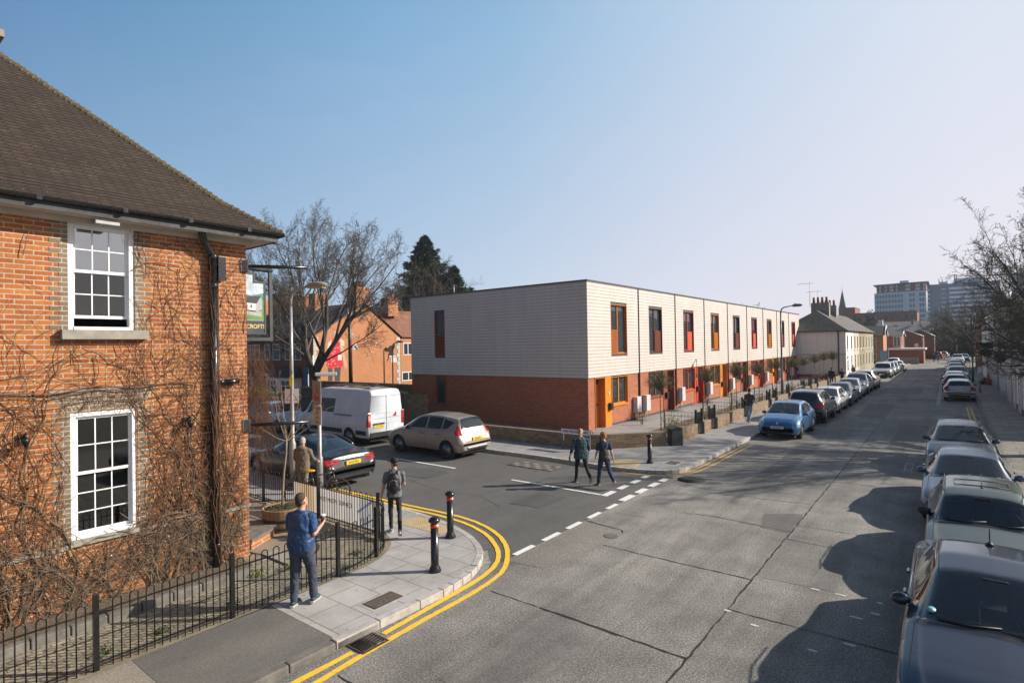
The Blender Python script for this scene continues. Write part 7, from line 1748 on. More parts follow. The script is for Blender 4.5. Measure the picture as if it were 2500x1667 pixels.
# man in grey walking away, two distant walkers, far figures
pF,iF_=person('man',(-8.06,29.81,ZP+.004),(.05,1),'man in dark grey t-shirt and light jeans walking away beside the garden wall',H=1.74,build=1.06,legs=((.12,.05),(-.25,.5)),arms=((.2,.15,.7),(.1,.2,.9)),top=(.05,.055,.065),bottom=(.28,.36,.46),botr=1.1,shoe=(.03,.03,.03),hair=(.02,.015,.012),vox=.014,detail=True)
bg=thing('shoulder_bag','black shoulder bag carried by the man in grey','bag'); bg.location=pF.location; m=MB(); rball(m,iF_['up'](.98,.02,-.25),(.06,.13,.16)); remesh(m,'bag_body',M['bagblack'],bg,.014,2); MB().tube([iF_['up'](1.1,0,-.25),iF_['up'](1.3,-.13,-.1),iF_['up'](1.47,-.04,.08)],.012,5).build('strap',M['bagblack'],bg)
person('man',(-8.5,57.9,ZP+.004),(0,1),'broad man in black walking away near the end of the terrace wall',H=1.66,build=1.15,legs=((.2,.1),(-.2,.4)),top=(.012,.012,.014),sleeve='long',bottom=(.012,.012,.013),hair=(.12,.05,.03),vox=.02,detail=False)
person('woman',(-7.85,59.3,ZP+.004),(0,1),'ginger haired walker in black beside the broad man',H=1.52,build=.95,legs=((.2,.1),(-.2,.4)),top=(.014,.014,.016),sleeve='short',bottom=(.02,.02,.025),hair=(.34,.12,.05),hairstyle='curly',vox=.02,detail=False)
person('man',(-2.3,127.5,.004),(0,1),'distant figure in dark clothes walking in the road, left one of a pair',H=1.75,legs=((.3,.1),(-.3,.3)),top=(.03,.05,.09),sleeve='long',bottom=(.03,.03,.03),vox=.03,detail=False)
person('man',(-1.7,127.8,.004),(0,1),'distant figure in blue walking in the road, right one of a pair',H=1.72,legs=((-.3,.3),(.3,.1)),top=(.10,.25,.35),sleeve='long',bottom=(.04,.04,.05),vox=.03,detail=False)
person('man',(-4.4,150,ZP),(0,-1),'distant dark figure on the pavement by the garage corner',H=1.75,legs=((.1,.1),(-.1,.1)),top=(.03,.03,.03),sleeve='long',bottom=(.02,.02,.02),vox=.03,detail=False)
person('man',(-8.45,72.0,ZP),(0,1),'crouched figure beside the cream house door, partly hidden by cars',H=1.35,build=1.1,top=(.10,.06,.04),sleeve='long',bottom=(.03,.03,.03),vox=.03,detail=False)
for o in bpy.data.objects:
    if '_mz' in o: del o['_mz']
# ---------------------------------------------------------------- bollards, poles, signs
M['redband']=mat('red_reflective',(.72,.05,.02),.4,namt=.05)
M['bollblack']=mat('bollard_black',(.010,.010,.011),.25,nscale=8,namt=.2,coat=.3)
def bollard(x,y,label):
    t=thing('bollard',label,'bollard',(x,y,ZP),0,'black bollards with red bands')
    MB().lathe([(.115,0),(.118,.03),(.10,.055),(.098,.075),(.078,.10),(.072,.13),(.070,.80)],(0,0,0),24).build('post',M['bollblack'],t)
    MB().lathe([(.071,.80),(.071,.865)],(0,0,0),24).build('red_band',M['redband'],t)
    MB().lathe([(.070,.865),(.070,.885),(.098,.90),(.108,.925),(.098,.955),(.065,.985),(.01,1.0)],(0,0,0),24).build('cap',M['bollblack'],t)
    MB().add([(.0715*math.cos(a),.0715*math.sin(a),z) for z in (.815,.865) for a in (.1,.3,.5,.7)],[(0,1,5,4),(1,2,6,5),(2,3,7,6)]).build('reflector',M['white'],t)
bollard(-7.50,7.20,'black bollard with red band nearest the kerb corner'); bollard(-8.55,8.68,'black bollard with red band beside the buff blister paving'); bollard(-8.2,18.08,'black bollard with red band on the far corner across the side road')
def lamp(x,y,h,az,arm,label,m,base=1.5,headm=None,group='street lamps'):
    t=thing('street_lamp',label,'street lamp',(x,y,ZP),az,group)
    MB().lathe([(.095,0),(.095,base),(.06,base+.08),(.055,h*.6),(.045,h-.55)],(0,0,0),14).tube([(0,0,h-.58),(0,0,h-.35),(.06,0,h-.16),(.2,0,h-.05),(.45,0,h+.0),(arm,0,h+.05)],[.045,.045,.042,.04,.035,.03],10).build('column',m,t)
    b=MB(); 
    hd=MB(); rball(hd,(arm+.28,0,h+.06),(.34,.13,.10)); l=hd.build('lamp_head',headm or m,t)
    MB().box(arm+.0,arm+.5,-.09,.09,h-.04,h+.03).build('lens',mat('lamp_lens',(.50,.42,.25),.2,namt=.1),l)
    MB().lathe([(.03,0),(.03,.07)],(arm+.15,0,h+.14),8).build('sensor',M['blackmet'],l)
    return t
L1=lamp(-15.6,9.2,5.95,R(25),.62,'galvanised street lamp with white warning sign beside the pub',M['galv'],1.3,M['stone'])
m=MB(); m.box(-.20,.20,-.035,-.028,2.50,2.93); s_=m.build('warning_plate',M['white'],L1); s_.rotation_euler=(0,0,R(20))
def tri(par,m_,cx,z,sz,y,name,rot=0,w=.03):
    h=sz*.866; P=[(cx-sz/2,z-h/3),(cx+sz/2,z-h/3),(cx,z+h*2/3)]; c=(cx,z); k=1-w/ (h/3)
    Q=[(c[0]+(p[0]-c[0])*k,c[1]+(p[1]-c[1])*k) for p in P]
    mm=MB(); vs=[(p[0],y,p[1]) for p in P]+[(p[0],y,p[1]) for p in Q]; mm.add(vs,[(0,1,4,3),(1,2,5,4),(2,0,3,5)]); o=mm.build(name,m_,par); return o
tri(s_,M['ink'],0,2.68,.34,-.0365,'triangle',w=.012)
text_obj('lettering','!',.12,M['ink'],s_,(0,-.037,2.68),(PI/2,0,0),ext=.0005)
MB().box(-.05,.05,-.10,-.06,3.02,3.28).build('yellow_notice',mat('yellow_notice',(.75,.60,.02),.5,namt=.15),L1,rz=R(20)); text_obj('number','15',.17,M['ink'],L1,(0,-.07,3.42),(PI/2,0,R(20)),ext=.001)
# sign post with lit humps sign
t=thing('warning_sign_post','old triangular road hump sign on a grey post with a sign light','sign',(-14.27,9.25,ZP),R(-11))
MB().lathe([(.085,0),(.085,1.0),(.055,1.06),(.05,3.35)],(0,0,0),14).build('post',M['galv'],t)
o_=gbevel(MB().box(-.10,.50,-.09,.09,3.33,3.43).build('sign_light',mat('sign_light',(.55,.60,.58),.5,namt=.1),t),.02); o_.rotation_euler=(0,0,R(66))
rust=mat('faded_sign',(.32,.30,.26),.7,nscale=9,namt=.2)
b=MB().box(-.30,.30,-.07,-.055,2.52,3.20).build('sign_board',rust,t)
dr=mat('faded_red',(.42,.045,.04),.6,nscale=8,namt=.35); tri(b,dr,0,2.78,.52,-.072,'red_triangle',w=.065)
MB().add([(-.10,-.073,2.70),(.10,-.073,2.70),(.05,-.073,2.76),(-.05,-.073,2.76)],[(0,1,2,3)]).build('hump_symbol',M['ink'],b)
b2=MB().box(-.30,.30,-.07,-.055,1.95,2.50).build('text_plate',mat('plate_cream',(.48,.47,.40),.7,nscale=9,namt=.15),t)
for k,s in enumerate(('Humps for','150','yards','Zone')): text_obj('lettering',s,.125,M['ink'],b2,(0,-.073,2.42-k*.13),(PI/2,0,0),ext=.0005)
lamp(-9.02,41.3,6.45,R(0),.75,'tall grey street lamp rising in front of the terrace',M['greypost'],1.5)
lamp(-7.7,106,6.2,R(10),.9,'distant grey street lamp by the side turning',M['greypost'],1.4)
lamp(-37.45,31.4,4.6,R(60),.35,'slim dark lamp post close to the mural wall',M['blackmet'],1.0)
t=thing('telegraph_pole','dark wooden telegraph pole in front of the mural wall','pole',(-32.4,23.5,0)); MB().tube([(0,0,0),(-.05,0,4),(-.1,0,7.35)],[.15,.13,.10],12).build('pole',M['darkwood'],t); MB().box(-.17,-.03,-.16,-.1,6.6,7.0).build('bracket',M['galv'],t)
tag(MB().tube([(-38.0+.1,24.1,.2),(-37.9,24.1,3.8)],.06,8).build('downpipe_post',M['white']),'slender white pole at the left edge of the mural wall','pole')
t=thing('information_board','narrow blue information board behind the dark wall','sign',(-34.2,21.2,0)); MB().box(-.22,.22,-.03,.03,1.9,3.0).build('blue_board',mat('blue_board',(.03,.09,.22),.5,namt=.2),t); MB().box(.16,.22,.04,.08,0,3.0).build('post',M['white'],t)
# right pavement furniture
t=thing('street_lamp','dark slender lamp post on the right pavement, top lost in the branches','street lamp',(1.68,68.6,ZP),0,'street lamps'); MB().tube([(0,0,0),(0,0,1.3)],.09,10).tube([(0,0,1.3),(0,0,6.2),(-.5,0,6.4)],.055,8).build('column',M['greypost'],t)
t=thing('sign_post','short pale post with parking plate on the right pavement','sign',(1.74,54.8,ZP)); MB().tube([(0,0,0),(0,0,2.0)],.045,8).build('post',M['galv'],t); MB().box(-.12,.12,-.06,-.045,1.5,1.95).build('plate',M['white'],t)
t=thing('traffic_cone','tall orange red cone against the white wall','cone',(2.62,64.5,ZP)); MB().lathe([(.21,.04),(.19,.06),(.05,.98),(.03,1.0)],(0,0,0),14).build('cone',mat('cone_orange',(.62,.07,.025),.6,namt=.1),t); MB().box(-.24,.24,-.24,.24,0,.04).build('base',M['blackplastic'],t)
for k,(x,y,s) in enumerate(((2.55,66.2,.38),(2.2,64.9,.26))):
    m=MB(); rball(m,(0,0,s*.7),(s,s*.9,s*.75)); tag(remesh(m,'refuse_sack',M['bagblack'],None,.03,2,(.08,.15)),'black refuse sack beside the orange cone, %s'%('larger one behind it' if k==0 else 'smaller one in front'),'sack',group='refuse sacks').location=(x,y,ZP)
t=thing('wall_sign','dark rectangular sign projecting from the white wall','sign',(2.3,59.5,0)); gbevel(MB().box(-.62,.45,-.08,.08,3.35,3.85).build('board',M['blackmet'],t),.02); MB().tube([(.4,0,3.9),(.75,0,3.9)],.03,6).build('bracket',M['blackmet'],t)
t=thing('speed_sign','round 20 limit sign on a post in the distance','sign',(-5.0,131,ZP)); MB().tube([(0,0,0),(0,0,3.4)],.06,8).build('post',M['galv'],t)
m=MB(); m.lathe([(.42,0),(.42,.02)],(0,0,0),24); d_=m.build('disc',M['reddk'],t,loc=(0,-.07,3.0)); d_.rotation_euler=(PI/2,0,0); m=MB(); m.lathe([(.32,.021),(.32,.026)],(0,0,0),24); m.build('disc_face',M['white'],d_); text_obj('lettering','20',.34,M['ink'],t,(0,-.10,3.0),(PI/2,0,0)); MB().box(-.4,.4,-.08,-.06,2.1,2.5).build('sub_plate',M['white'],t)

# ---------------------------------------------------------------- creeper on the pub wall
vm_a=mat('creeper_stem_red',(.19,.085,.04),.9,nscale=6,namt=.35); vm_b=mat('creeper_stem_grey',(.185,.13,.085),.9,nscale=6,namt=.35)
def dens(y,z):
    d=.04
    if z<1.35: d=1.0 if y<4.75 else .45
    if z<3.5 and y<2.6: d=max(d,.95*(1-max(0,z-2.6)/1.2))
    if 3.7<y<4.72 and z<6.2: d=max(d,.50+.25*(z<3.3))
    if 4.72<y<5.05: d=max(d,.85)
    if 4.95<y<5.6: d=max(d,.40+.25*(z<4.6))
    if 3.2<z<4.3: d=max(d,.75 if y>2.7 else .55)
    if 3.55<y<4.3 and 3.9<z<6.2: d=max(d,.75)
    if WU[0]-.05<y<WU[1]-.12 and WU[2]<z<WU[3]: d=.01
    if WD[0]-.0<y<WD[1]-.02 and WD[2]-.02<z<WD[3]-.05: d=.008
    if z>4.2 and y<2.6: d=.03
    return d
rv=random.Random(21)
va,vb=MB(),MB()
cnt=0
while cnt<1250:
    y=rv.uniform(-1.5,5.62); z=rv.uniform(.15,6.25)
    if rv.random()>dens(y,z): continue
    cnt+=1
    L=rv.uniform(.3,1.0)*rv.choice((1,1,2.2)); n=int(L/.055)+2; a=rv.gauss(PI/2 if rv.random()<.6 else -PI/2,.6); x=PX+rv.uniform(.012,.05)+(.05 if z<1.3 else 0)*rv.random(); r0=rv.choice((.0035,.0042,.005,.006,.008)); pts=[];k_=rv.uniform(-.07,.07)
    for i in range(n):
        pts.append((x,y,z)); a+=rv.gauss(k_,.17); y+=math.cos(a)*.055; z+=math.sin(a)*.055; x=max(PX+.010,min(PX+.22,x+rv.gauss(.002,.010)))
        if y>5.62 or z<.1 or z>6.36: break
        if dens(y,z)<.02 and rv.random()<.75: break
    if len(pts)>2: (va if (z>1.2 and rv.random()<.8) else vb).tube(pts,[r0*(1-.6*i/len(pts)) for i in range(len(pts))],3,caps=False)
# main stems
for k in range(95):
    y=rv.choice((-1.0,-.2,.6,1.2,1.6,2.0,2.2,2.45,2.8,3.3,3.9,4.2,4.4,4.6,4.75,4.8,4.85,4.9,5.0,5.2))+rv.uniform(-.12,.12); z=.12; a=PI/2+rv.gauss(0,.35); x=PX+.04; r0=rv.uniform(.008,.021); pts=[]; n=int(rv.uniform(14,78))
    for i in range(n):
        pts.append((x+.02*math.sin(i*.7+k),y,z)); a+=rv.gauss(0,.16); a=a*.96+PI/2*.04 if z<3 else a; y+=math.cos(a)*.07; z+=math.sin(a)*.07
        if dens(y,z)<.02 or y>5.55 or z>6.2 or z<.1: break
    if len(pts)>3: vb.tube(pts,[r0*(1-.75*i/len(pts)) for i in range(len(pts))],5,caps=False)
    for i in range(4,len(pts)-1,3):
        for rep in range(2):
            if rv.random()<.56: continue
            x2,y2,z2=pts[i]; a2=rv.choice((0,PI))+rv.gauss(.4,.7); r2=rv.uniform(.0032,.0062); sgn_=rv.uniform(.02,.075); P_=[]; n2=int(rv.uniform(8,30))
            for j in range(n2):
                P_.append((x2,y2,z2)); tgt=-PI/2 if math.cos(a2)>0 else 3*PI/2; a2+=(tgt-a2)*sgn_+rv.gauss(0,.07); y2+=math.cos(a2)*.06; z2+=math.sin(a2)*.06; x2=min(PX+.24,x2+rv.gauss(.003,.008)); x2=max(PX+.012,x2)
                if z2<.12 or y2>5.6 or z2>6.3: break
                if dens(y2,z2)<.02 and rv.random()<.6: break
            if len(P_)>3: (va if z2>1 else vb).tube(P_,[r2*(1-.6*q/len(P_)) for q in range(len(P_))],4,caps=False)
# horizontal runner above the lower window
for (z0,r0) in ((3.66,.016),(3.60,.010),(3.45,.008)):
    pts=[(PX+.05,.5+i*.1,z0-.12+.10*min(1,i/26)+.03*math.sin(i*.55)) for i in range(42)]; vb.tube(pts,[r0*(1-.5*i/42) for i in range(42)],5)
for k in range(9):
    y=rv.uniform(3.6,4.7); z=rv.uniform(.9,1.35); pts=[]; a=rv.uniform(-.3,.3)
    for i in range(26): pts.append((PX+.07+.02*math.sin(i*.4),y,z)); a+=rv.gauss(0,.25); y-=math.cos(a)*.05; z+=math.sin(a)*.05-.004
    vb.tube(pts,[.011*(1-.5*i/26) for i in range(26)],5)
# stems twisting up the downpipe
for k in range(48):
    z=rv.uniform(.2,4.8); th=rv.uniform(-1.2,1.2); pts=[]; n=int(rv.uniform(12,44)); r0=rv.uniform(.004,.008); dth=rv.gauss(0,.07)
    for i in range(n):
        q=.082+r0; pts.append((PX+.11+q*math.cos(th),4.9+q*math.sin(th),z)); z+=.05; th=max(-1.7,min(1.7,th+dth+rv.gauss(0,.08)))
        if z>6.0: break
    if len(pts)>2: va.tube(pts,[r0*(1-.5*i/len(pts)) for i in range(len(pts))],4,caps=False)
# hanging strands round the corner
for k in range(420):
    y=rv.uniform(5.5,5.95); z=rv.uniform(2.6,4.3); x=PX+rv.uniform(-.35,.12); pts=[]; dy=rv.uniform(.0,.035); n=int(rv.uniform(8,30)); r0=rv.uniform(.002,.004)
    for i in range(n):
        pts.append((x,y,z)); y+=dy*(.6+.2*i/5 if i<10 else .5)+rv.gauss(0,.012); z-=.05+rv.uniform(-.02,.02)-(.07 if i<4 else 0); x+=rv.gauss(0,.012)
        if z<1.25: break
    if len(pts)>2: va.tube(pts,[r0*(1-.5*i/len(pts)) for i in range(len(pts))],3,caps=False)
t=thing('climbing_creeper','bare brown creeper stems spread over the pub brickwork','creeper'); va.build('young_stems',vm_a,t)['kind']='stuff'; vb.build('old_stems',vm_b,t)['kind']='stuff'
# weeds
def leafy(name,label,cat,loc,n,rad,h,c,size=.03,group=None,stems=8,seed=1,sc=None):
    r=random.Random(seed); t=thing(name,label,cat,loc,0,group); m=MB(); 
    for k in range(stems):
        a=r.uniform(0,2*PI); q=rad*.5*r.random(); e=rad*r.uniform(.3,1); m.tube([(q*math.cos(a)*.4,q*math.sin(a)*.4,0),(q*math.cos(a),q*math.sin(a),h*.5),(e*math.cos(a),e*math.sin(a),h*r.uniform(.7,1.0))],[.006,.005,.003],4)
    m.build('stems',M['twig'],t); m=MB()
    for k in range(n):
        a=r.uniform(0,2*PI); q=rad*math.sqrt(r.random()); z=h*r.uniform(.15,1.05); x,y=q*math.cos(a),q*math.sin(a); v=Vector((r.gauss(0,1),r.gauss(0,1),r.gauss(0,.6))).normalized(); w_=v.cross(Vector((r.gauss(0,1),r.gauss(0,1),r.gauss(0,1)))).normalized(); s=size*r.uniform(.6,1.3)
        p=Vector((x,y,z)); m.add([p-v*s,p+w_*s*.45,p+v*s,p-w_*s*.45],[(0,1,2,3)])
    m.build('leaves',sc or mat('leaf_'+str(seed),c,.6,nscale=9,namt=.35),t); return t
M['twig']=mat('twig_bark',(.16,.11,.07),.9,nscale=9,namt=.3)
M['leaf_y']=mat('leaf_yellow_green',(.30,.36,.05),.6,nscale=6,namt=.4); M['leaf_o']=mat('leaf_olive',(.26,.25,.10),.7,nscale=6,namt=.4); M['leaf_g']=mat('leaf_green',(.08,.14,.035),.7,nscale=6,namt=.4)
for k,(x,y,s,h) in enumerate(((-10.6,.9,.35,.5),(-10.7,1.4,.28,.45),(-9.15,3.3,.1,.07),(-9.1,4.3,.12,.09),(-9.8,5.7,.12,.1),(-10.0,5.2,.12,.12),(-8.95,5.3,.1,.08),(-9.0,6.3,.12,.06),(-9.1,2.6,.1,.1),(-9.4,6.9,.15,.07))):
    leafy('weed',['green weeds growing at the foot of the pub wall, lower left','leafy weeds by the creeper roots at lower left','small weed sprouting by the railing foot, near the vest man','tiny weed in the forecourt blocks near the railing','yellow green weed beside the forecourt slab','weed beside the end of the soil bed','tiny weed under the railings in the middle','patch of low weed inside the curved railing','tiny weed beside the bed edging','mossy weed patch at the curve of the railings'][k],'weed',(x,y,ZP),60+int(260*s),s,h,None,.022 if s<.2 else .035,'weeds in the forecourt',5,k,M['leaf_y'] if k in (4,5) else M['leaf_g'])
# ---------------------------------------------------------------- trees
def grow(mb,p,d,L,r,depth,rng,P,tips=None):
    n=P['seg'][depth]; pts=[p.copy()]; rad=[r]; q=p.copy(); dd=d.normalized(); sl=L/n; r1=r*P['taper'][depth]; kids_=[]
    for i in range(n):
        dd=(dd+Vector((rng.gauss(0,1),rng.gauss(0,1),rng.gauss(0,1)))*P['wob'][depth]+Vector((0,0,P['up'][depth]))).normalized()
        q=q+dd*sl; pts.append(q.copy()); rad.append(r+(r1-r)*(i+1)/n); kids_.append((q.copy(),dd.copy(),rad[-1],(i+1)/n))
    mb.tube(pts,rad,P['sides'][depth],caps=False)
    if depth+1<len(P['seg']):
        nc=P['n'][depth]
        for k in range(nc):
            u=P['start'][depth]+(1-P['start'][depth])*((k+rng.random()*.8)/nc); i=min(n-1,int(u*n)); c,cd,cr,_=kids_[i]
            ax=cd.cross(Vector((rng.gauss(0,1),rng.gauss(0,1),rng.gauss(0,1)))).normalized(); ang=rng.uniform(*P['ang'][depth])
            nd=Matrix.Rotation(ang,3,ax)@cd
            grow(mb,c,nd,L*P['ratio'][depth]*rng.uniform(.6,1.15)*(1.1-.45*u),max(P['rmin'],cr*P['rr'][depth]),depth+1,rng,P,tips)
    elif tips is not None: tips.append(q.copy())
M['bark_dark']=mat('dark_bark',(.085,.066,.048),.95,nscale=4,namt=.35,bscale=12,bstr=.6); M['bark_tw']=mat('fine_twigs',(.13,.095,.07),.95,nscale=3,namt=.3)
# big bare tree behind the van
rg_=random.Random(12)
t=thing('bare_tree','large leafless spreading tree rising behind the white van','tree',(-34.6,22.0,0))
tr=MB(); 
base=Vector((0,0,0)); tr.tube([(0,0,0),(.05,0,1.5),(-.1,.0,3.0)],[.46,.38,.36],14)
P1=dict(seg=[9,7,6,5],taper=[.28,.3,.4,.5],wob=[.09,.15,.2,.26],up=[.03,.05,.05,.0],sides=[8,5,4,3],n=[9,9,9],start=[.25,.15,.1],ang=[(.3,.8),(.35,.9),(.4,1.1)],ratio=[.50,.50,.50],rr=[.5,.48,.5],rmin=.010)
tw=MB(); PT=dict(P1,n=[11,10,9],start=[.3,.12,.08],ratio=[.38,.48,.50],rmin=.0078,taper=[.22,.3,.4,.5],wob=[.07,.14,.2,.28])
ST=[[(-.15,0,2.6),(-.9,.1,3.7),(-2.0,.3,5.0),(-3.0,.2,6.6)],[(-.1,0,2.7),(-.5,-.2,4.2),(-.9,-.1,6.0),(-1.4,.2,8.0)],[(.1,0,2.6),(.7,.2,4.0),(1.2,.3,5.8),(1.9,-.1,7.8)],[(.2,0,2.4),(1.5,-.2,3.5),(3.0,-.1,4.9),(4.6,.2,6.6)]]
for q_,rr0 in zip(ST,(.2,.22,.21,.22)): tr.tube(q_,[rr0,rr0*.8,rr0*.62,rr0*.42],9)
for k,(ex,ez,ey,r) in enumerate(((-8.6,8.2,0,.1),(-8.0,9.8,1,.1),(-6.6,11.3,-1,.1),(-5.2,12.4,2,.1),(-3.6,12.9,1.5,.1),(-2.0,13.2,-2,.1),(-.4,13.3,1,.1),(1.2,13.2,-1,.1),(2.6,12.9,1,.1),(4.2,12.4,-1.5,.1),(5.8,11.7,1,.11),(7.4,10.8,-.5,.11),(9.4,9.0,.5,.11),(-8.6,6.2,1,.09),(9.3,7.2,-1,.11),(8.4,10.4,1.5,.11),(-4.4,11.6,-2.5,.09),(-1.2,12.2,3,.09),(2.0,12.0,-3,.09),(5.0,11.0,2.5,.09),(-7.2,9.0,2.5,.09),(-4.6,10.0,3.5,.1),(3.0,10.2,3.8,.1),(-2.6,9.6,-4,.1),(4.8,9.0,-3.6,.1),(0.2,11.2,4,.1),(6.6,8.0,2.5,.1),(-6.4,8.0,-3,.1),(-7.4,4.9,-.6,.07),(8.2,5.6,.6,.07))):
    e=Vector((ex,ey,ez)); si=0 if ex<-3 else 1 if ex<.4 else 2 if ex<3.6 else 3; u=(.34,.6,.95)[k%3] if 6<ez else .3; q_=ST[si]; f_=u*3; i_=min(2,int(f_)); b0=Vector(q_[i_]).lerp(Vector(q_[i_+1]),f_-i_)
    d=(e-b0).normalized()+Vector((0,0,-.06)); grow(tw,b0,d,(e-b0).length*.88,r*(.95-.25*u),0,rg_,PT)
tr.build('trunk',M['bark_dark'],t); tw.build('crown',mat('brown_twigs',(.125,.105,.085),.95,nscale=2,namt=.3),t)
# second, far bare tree behind the chimneys
t=thing('bare_tree','smaller bare tree behind the chimneys of the mural house','tree',(-47,44,0)); tr=MB().tube([(0,0,0),(0,0,4)],[.3,.25],10); tr.build('trunk',M['bark_dark'],t); tw=MB()
P2=dict(P1,n=[7,7,6])
for k in range(7): grow(tw,Vector((0,0,3.8)),Vector((math.cos(k*.9)*.5,math.sin(k*.9)*.5,1)),8.5,.14,0,rg_,P2)
tw.build('crown',M['bark_tw'],t)
# big bare tree at right
t=thing('bare_tree','large bare tree with knobbly twigs reaching in from the right edge','tree',(4.7,28.5,0))
MB().tube([(0,0,0),(.05,0,1.4),(-.05,0,2.7)],[.34,.28,.26],12).build('trunk',M['bark_dark'],t)
P3=dict(seg=[10,8,6,3],taper=[.22,.3,.4,.6],wob=[.07,.13,.2,.35],up=[.015,.035,.03,.05],sides=[7,5,3,3],n=[14,11,9],start=[.18,.08,.05],ang=[(.25,.75),(.3,.95),(.5,1.3)],ratio=[.40,.42,.36],rr=[.45,.5,.6],rmin=.0075)
tw=MB(); rg_=random.Random(31)
for (ex,ey,ez) in ((.6,29,6.7),(1.3,31,8.2),(2.3,30,9.0),(.5,33.5,4.6),(.9,35,5.4),(1.5,25.5,5.2),(.6,31,5.6),(2.0,27,8.0),(3.5,29,9.4),(6.3,30,9.2),(7.2,27,8),(5,25,8),(1.4,31,3.9),(1.0,28,4.6),(2.2,33,7.4),(6.5,33,7.5),(.4,36,6.2),(2.4,24.5,6.6),(1.6,33,3.4)):
    e=Vector((ex-4.7,ey-28.5,ez-2.6)); grow(tw,Vector((-.05,0,2.55)),e.normalized()+Vector((0,0,-.08)),e.length*1.0,.11,0,rg_,P3)
tw.build('crown',mat('lichened_twigs',(.13,.12,.09),.95,nscale=2,namt=.3),t)
# second tree out of frame further left along right pavement is not shown; mid-distance trees
P4=dict(P1,n=[7,7,6],rmin=.02); 
t=thing('bare_tree','bare spreading tree at the far end of the street','tree',(1.0,165,0)); MB().tube([(0,0,0),(0,0,3)],[.45,.36],10).build('trunk',M['bark_dark'],t); tw=MB(); rg_=random.Random(5)
for k in range(9): grow(tw,Vector((0,0,2.8)),Vector((math.cos(k*.75)*.9,math.sin(k*.75)*.9,.75)),8.0,.2,0,rg_,P4)
tw.build('crown',M['bark_tw'],t)
t2=dup(t,(4.6,150,0),R(70),'bare tree standing behind the right hand lamp post'); t3=dup(t,(-2.0,205,0),R(160),'bare tree far behind the low distant bungalows',scale=.9)
dup(t,(-43.5,150,0),R(30),'bare tree top just visible above the terrace roofline',scale=1.22)
# planter sapling
t=thing('sapling','slim bare sapling growing in the half barrel','tree',(-12.1,6.85,.62)); tw=MB(); rg_=random.Random(8)
tw.tube([(0,0,-.05),(.0,.03,.4),(.02,.05,.8),(.05,.09,1.2),(.05,.11,1.55)],[.03,.026,.023,.021,.019],8)
P5=dict(seg=[8,5,3],taper=[.4,.4,.5],wob=[.06,.12,.2],up=[.06,.05,.03],sides=[6,4,3],n=[4,3],start=[.45,.3],ang=[(.4,.9),(.4,.9)],ratio=[.32,.4],rr=[.55,.6],rmin=.003)
tw.build('trunk',mat('pale_bark',(.30,.235,.165),.85,nscale=8,namt=.2),t); tw=MB()
for d,L in (((-.35,-.6,1.1),1.1),((.5,.85,.45),1.15),((.4,.7,.65),1.0),((-.1,-.15,1),1.35),((-.22,-.3,1),1.45),((-.05,.05,1),1.25),((-.55,-.9,.25),.8),((.2,.3,1),1.0)):
    P6=dict(P5); 
    grow(tw,Vector((.05,.11,1.5)),Vector(d),L,.012,0,rg_,P6)
tw.build('branches',mat('pale_bark_b',(.33,.25,.18),.85,nscale=8,namt=.2),t)
# clipped standards along the terrace
def standard():
    t=thing('standard_tree','small round headed young tree with a thin stem at the near garden corner','tree',(-10.6,24.66,ZP),0,'round headed young trees along the terrace')
    MB().tube([(0,0,0),(.01,.0,.7),(-.01,.01,1.4),(0,0,2.05)],[.024,.021,.02,.024],8).build('trunk',M['twig'],t)
    m=MB(); r=random.Random(2); lf=MB()
    for k in range(190):
        a=r.uniform(0,2*PI); el=r.uniform(.05,1.5); d=Vector((math.cos(a)*math.cos(el),math.sin(a)*math.cos(el),math.sin(el))); L=r.uniform(.72,1.12)*(1 if el<.9 else .85)
        p=Vector((0,0,1.98+r.uniform(-.05,.1))); pts=[p]; q=p.copy(); dd=(d+Vector((0,0,.2))).normalized()
        for i in range(5): dd=(dd+Vector((r.gauss(0,.12),r.gauss(0,.12),r.gauss(.03,.1)))).normalized(); q=q+dd*L/5; pts.append(q.copy())
        m.tube(pts,[.008,.007,.006,.005,.004,.003],3,caps=False)
        for i in range(16):
            u=r.uniform(.25,1); b=pts[min(5,int(u*5))]+Vector((r.gauss(0,.04),r.gauss(0,.04),r.gauss(0,.04))); v=Vector((r.gauss(0,1),r.gauss(0,1),r.gauss(0,1))).normalized(); w_=v.cross(Vector((r.gauss(0,1),r.gauss(0,1),r.gauss(0,1)))).normalized(); s=r.uniform(.014,.028); lf.add([b-v*s,b+w_*s*.5,b+v*s,b-w_*s*.5],[(0,1,2,3)])
    m.build('branches',M['twig'],t); lf.build('leaves',M['leaf_o'],t); return t
s0=standard()
for k,(x,y) in enumerate(((-10.4,30.4),(-10.38,35.6),(-10.4,40.9),(-10.45,46.1),(-10.45,51.3),(-10.5,56.2),(-10.55,62.0),(-10.5,66.8),(-9.9,68.4))):
    dup(s0,(x,y,ZP),k*1.3,['second round headed tree, left of the man in grey','third round headed tree, behind the man in grey','fourth round headed tree by the street lamp','fifth round headed tree, beyond the street lamp','sixth round headed tree, behind the black car roof','seventh round headed tree, near the white car','round headed tree at the last terrace house','first round headed tree against the cream wall','rightmost round headed tree against the cream wall'][k],scale=(1,1,(1,1.03,.98,1.02,1,.97,1,1.05,1.06)[k]))
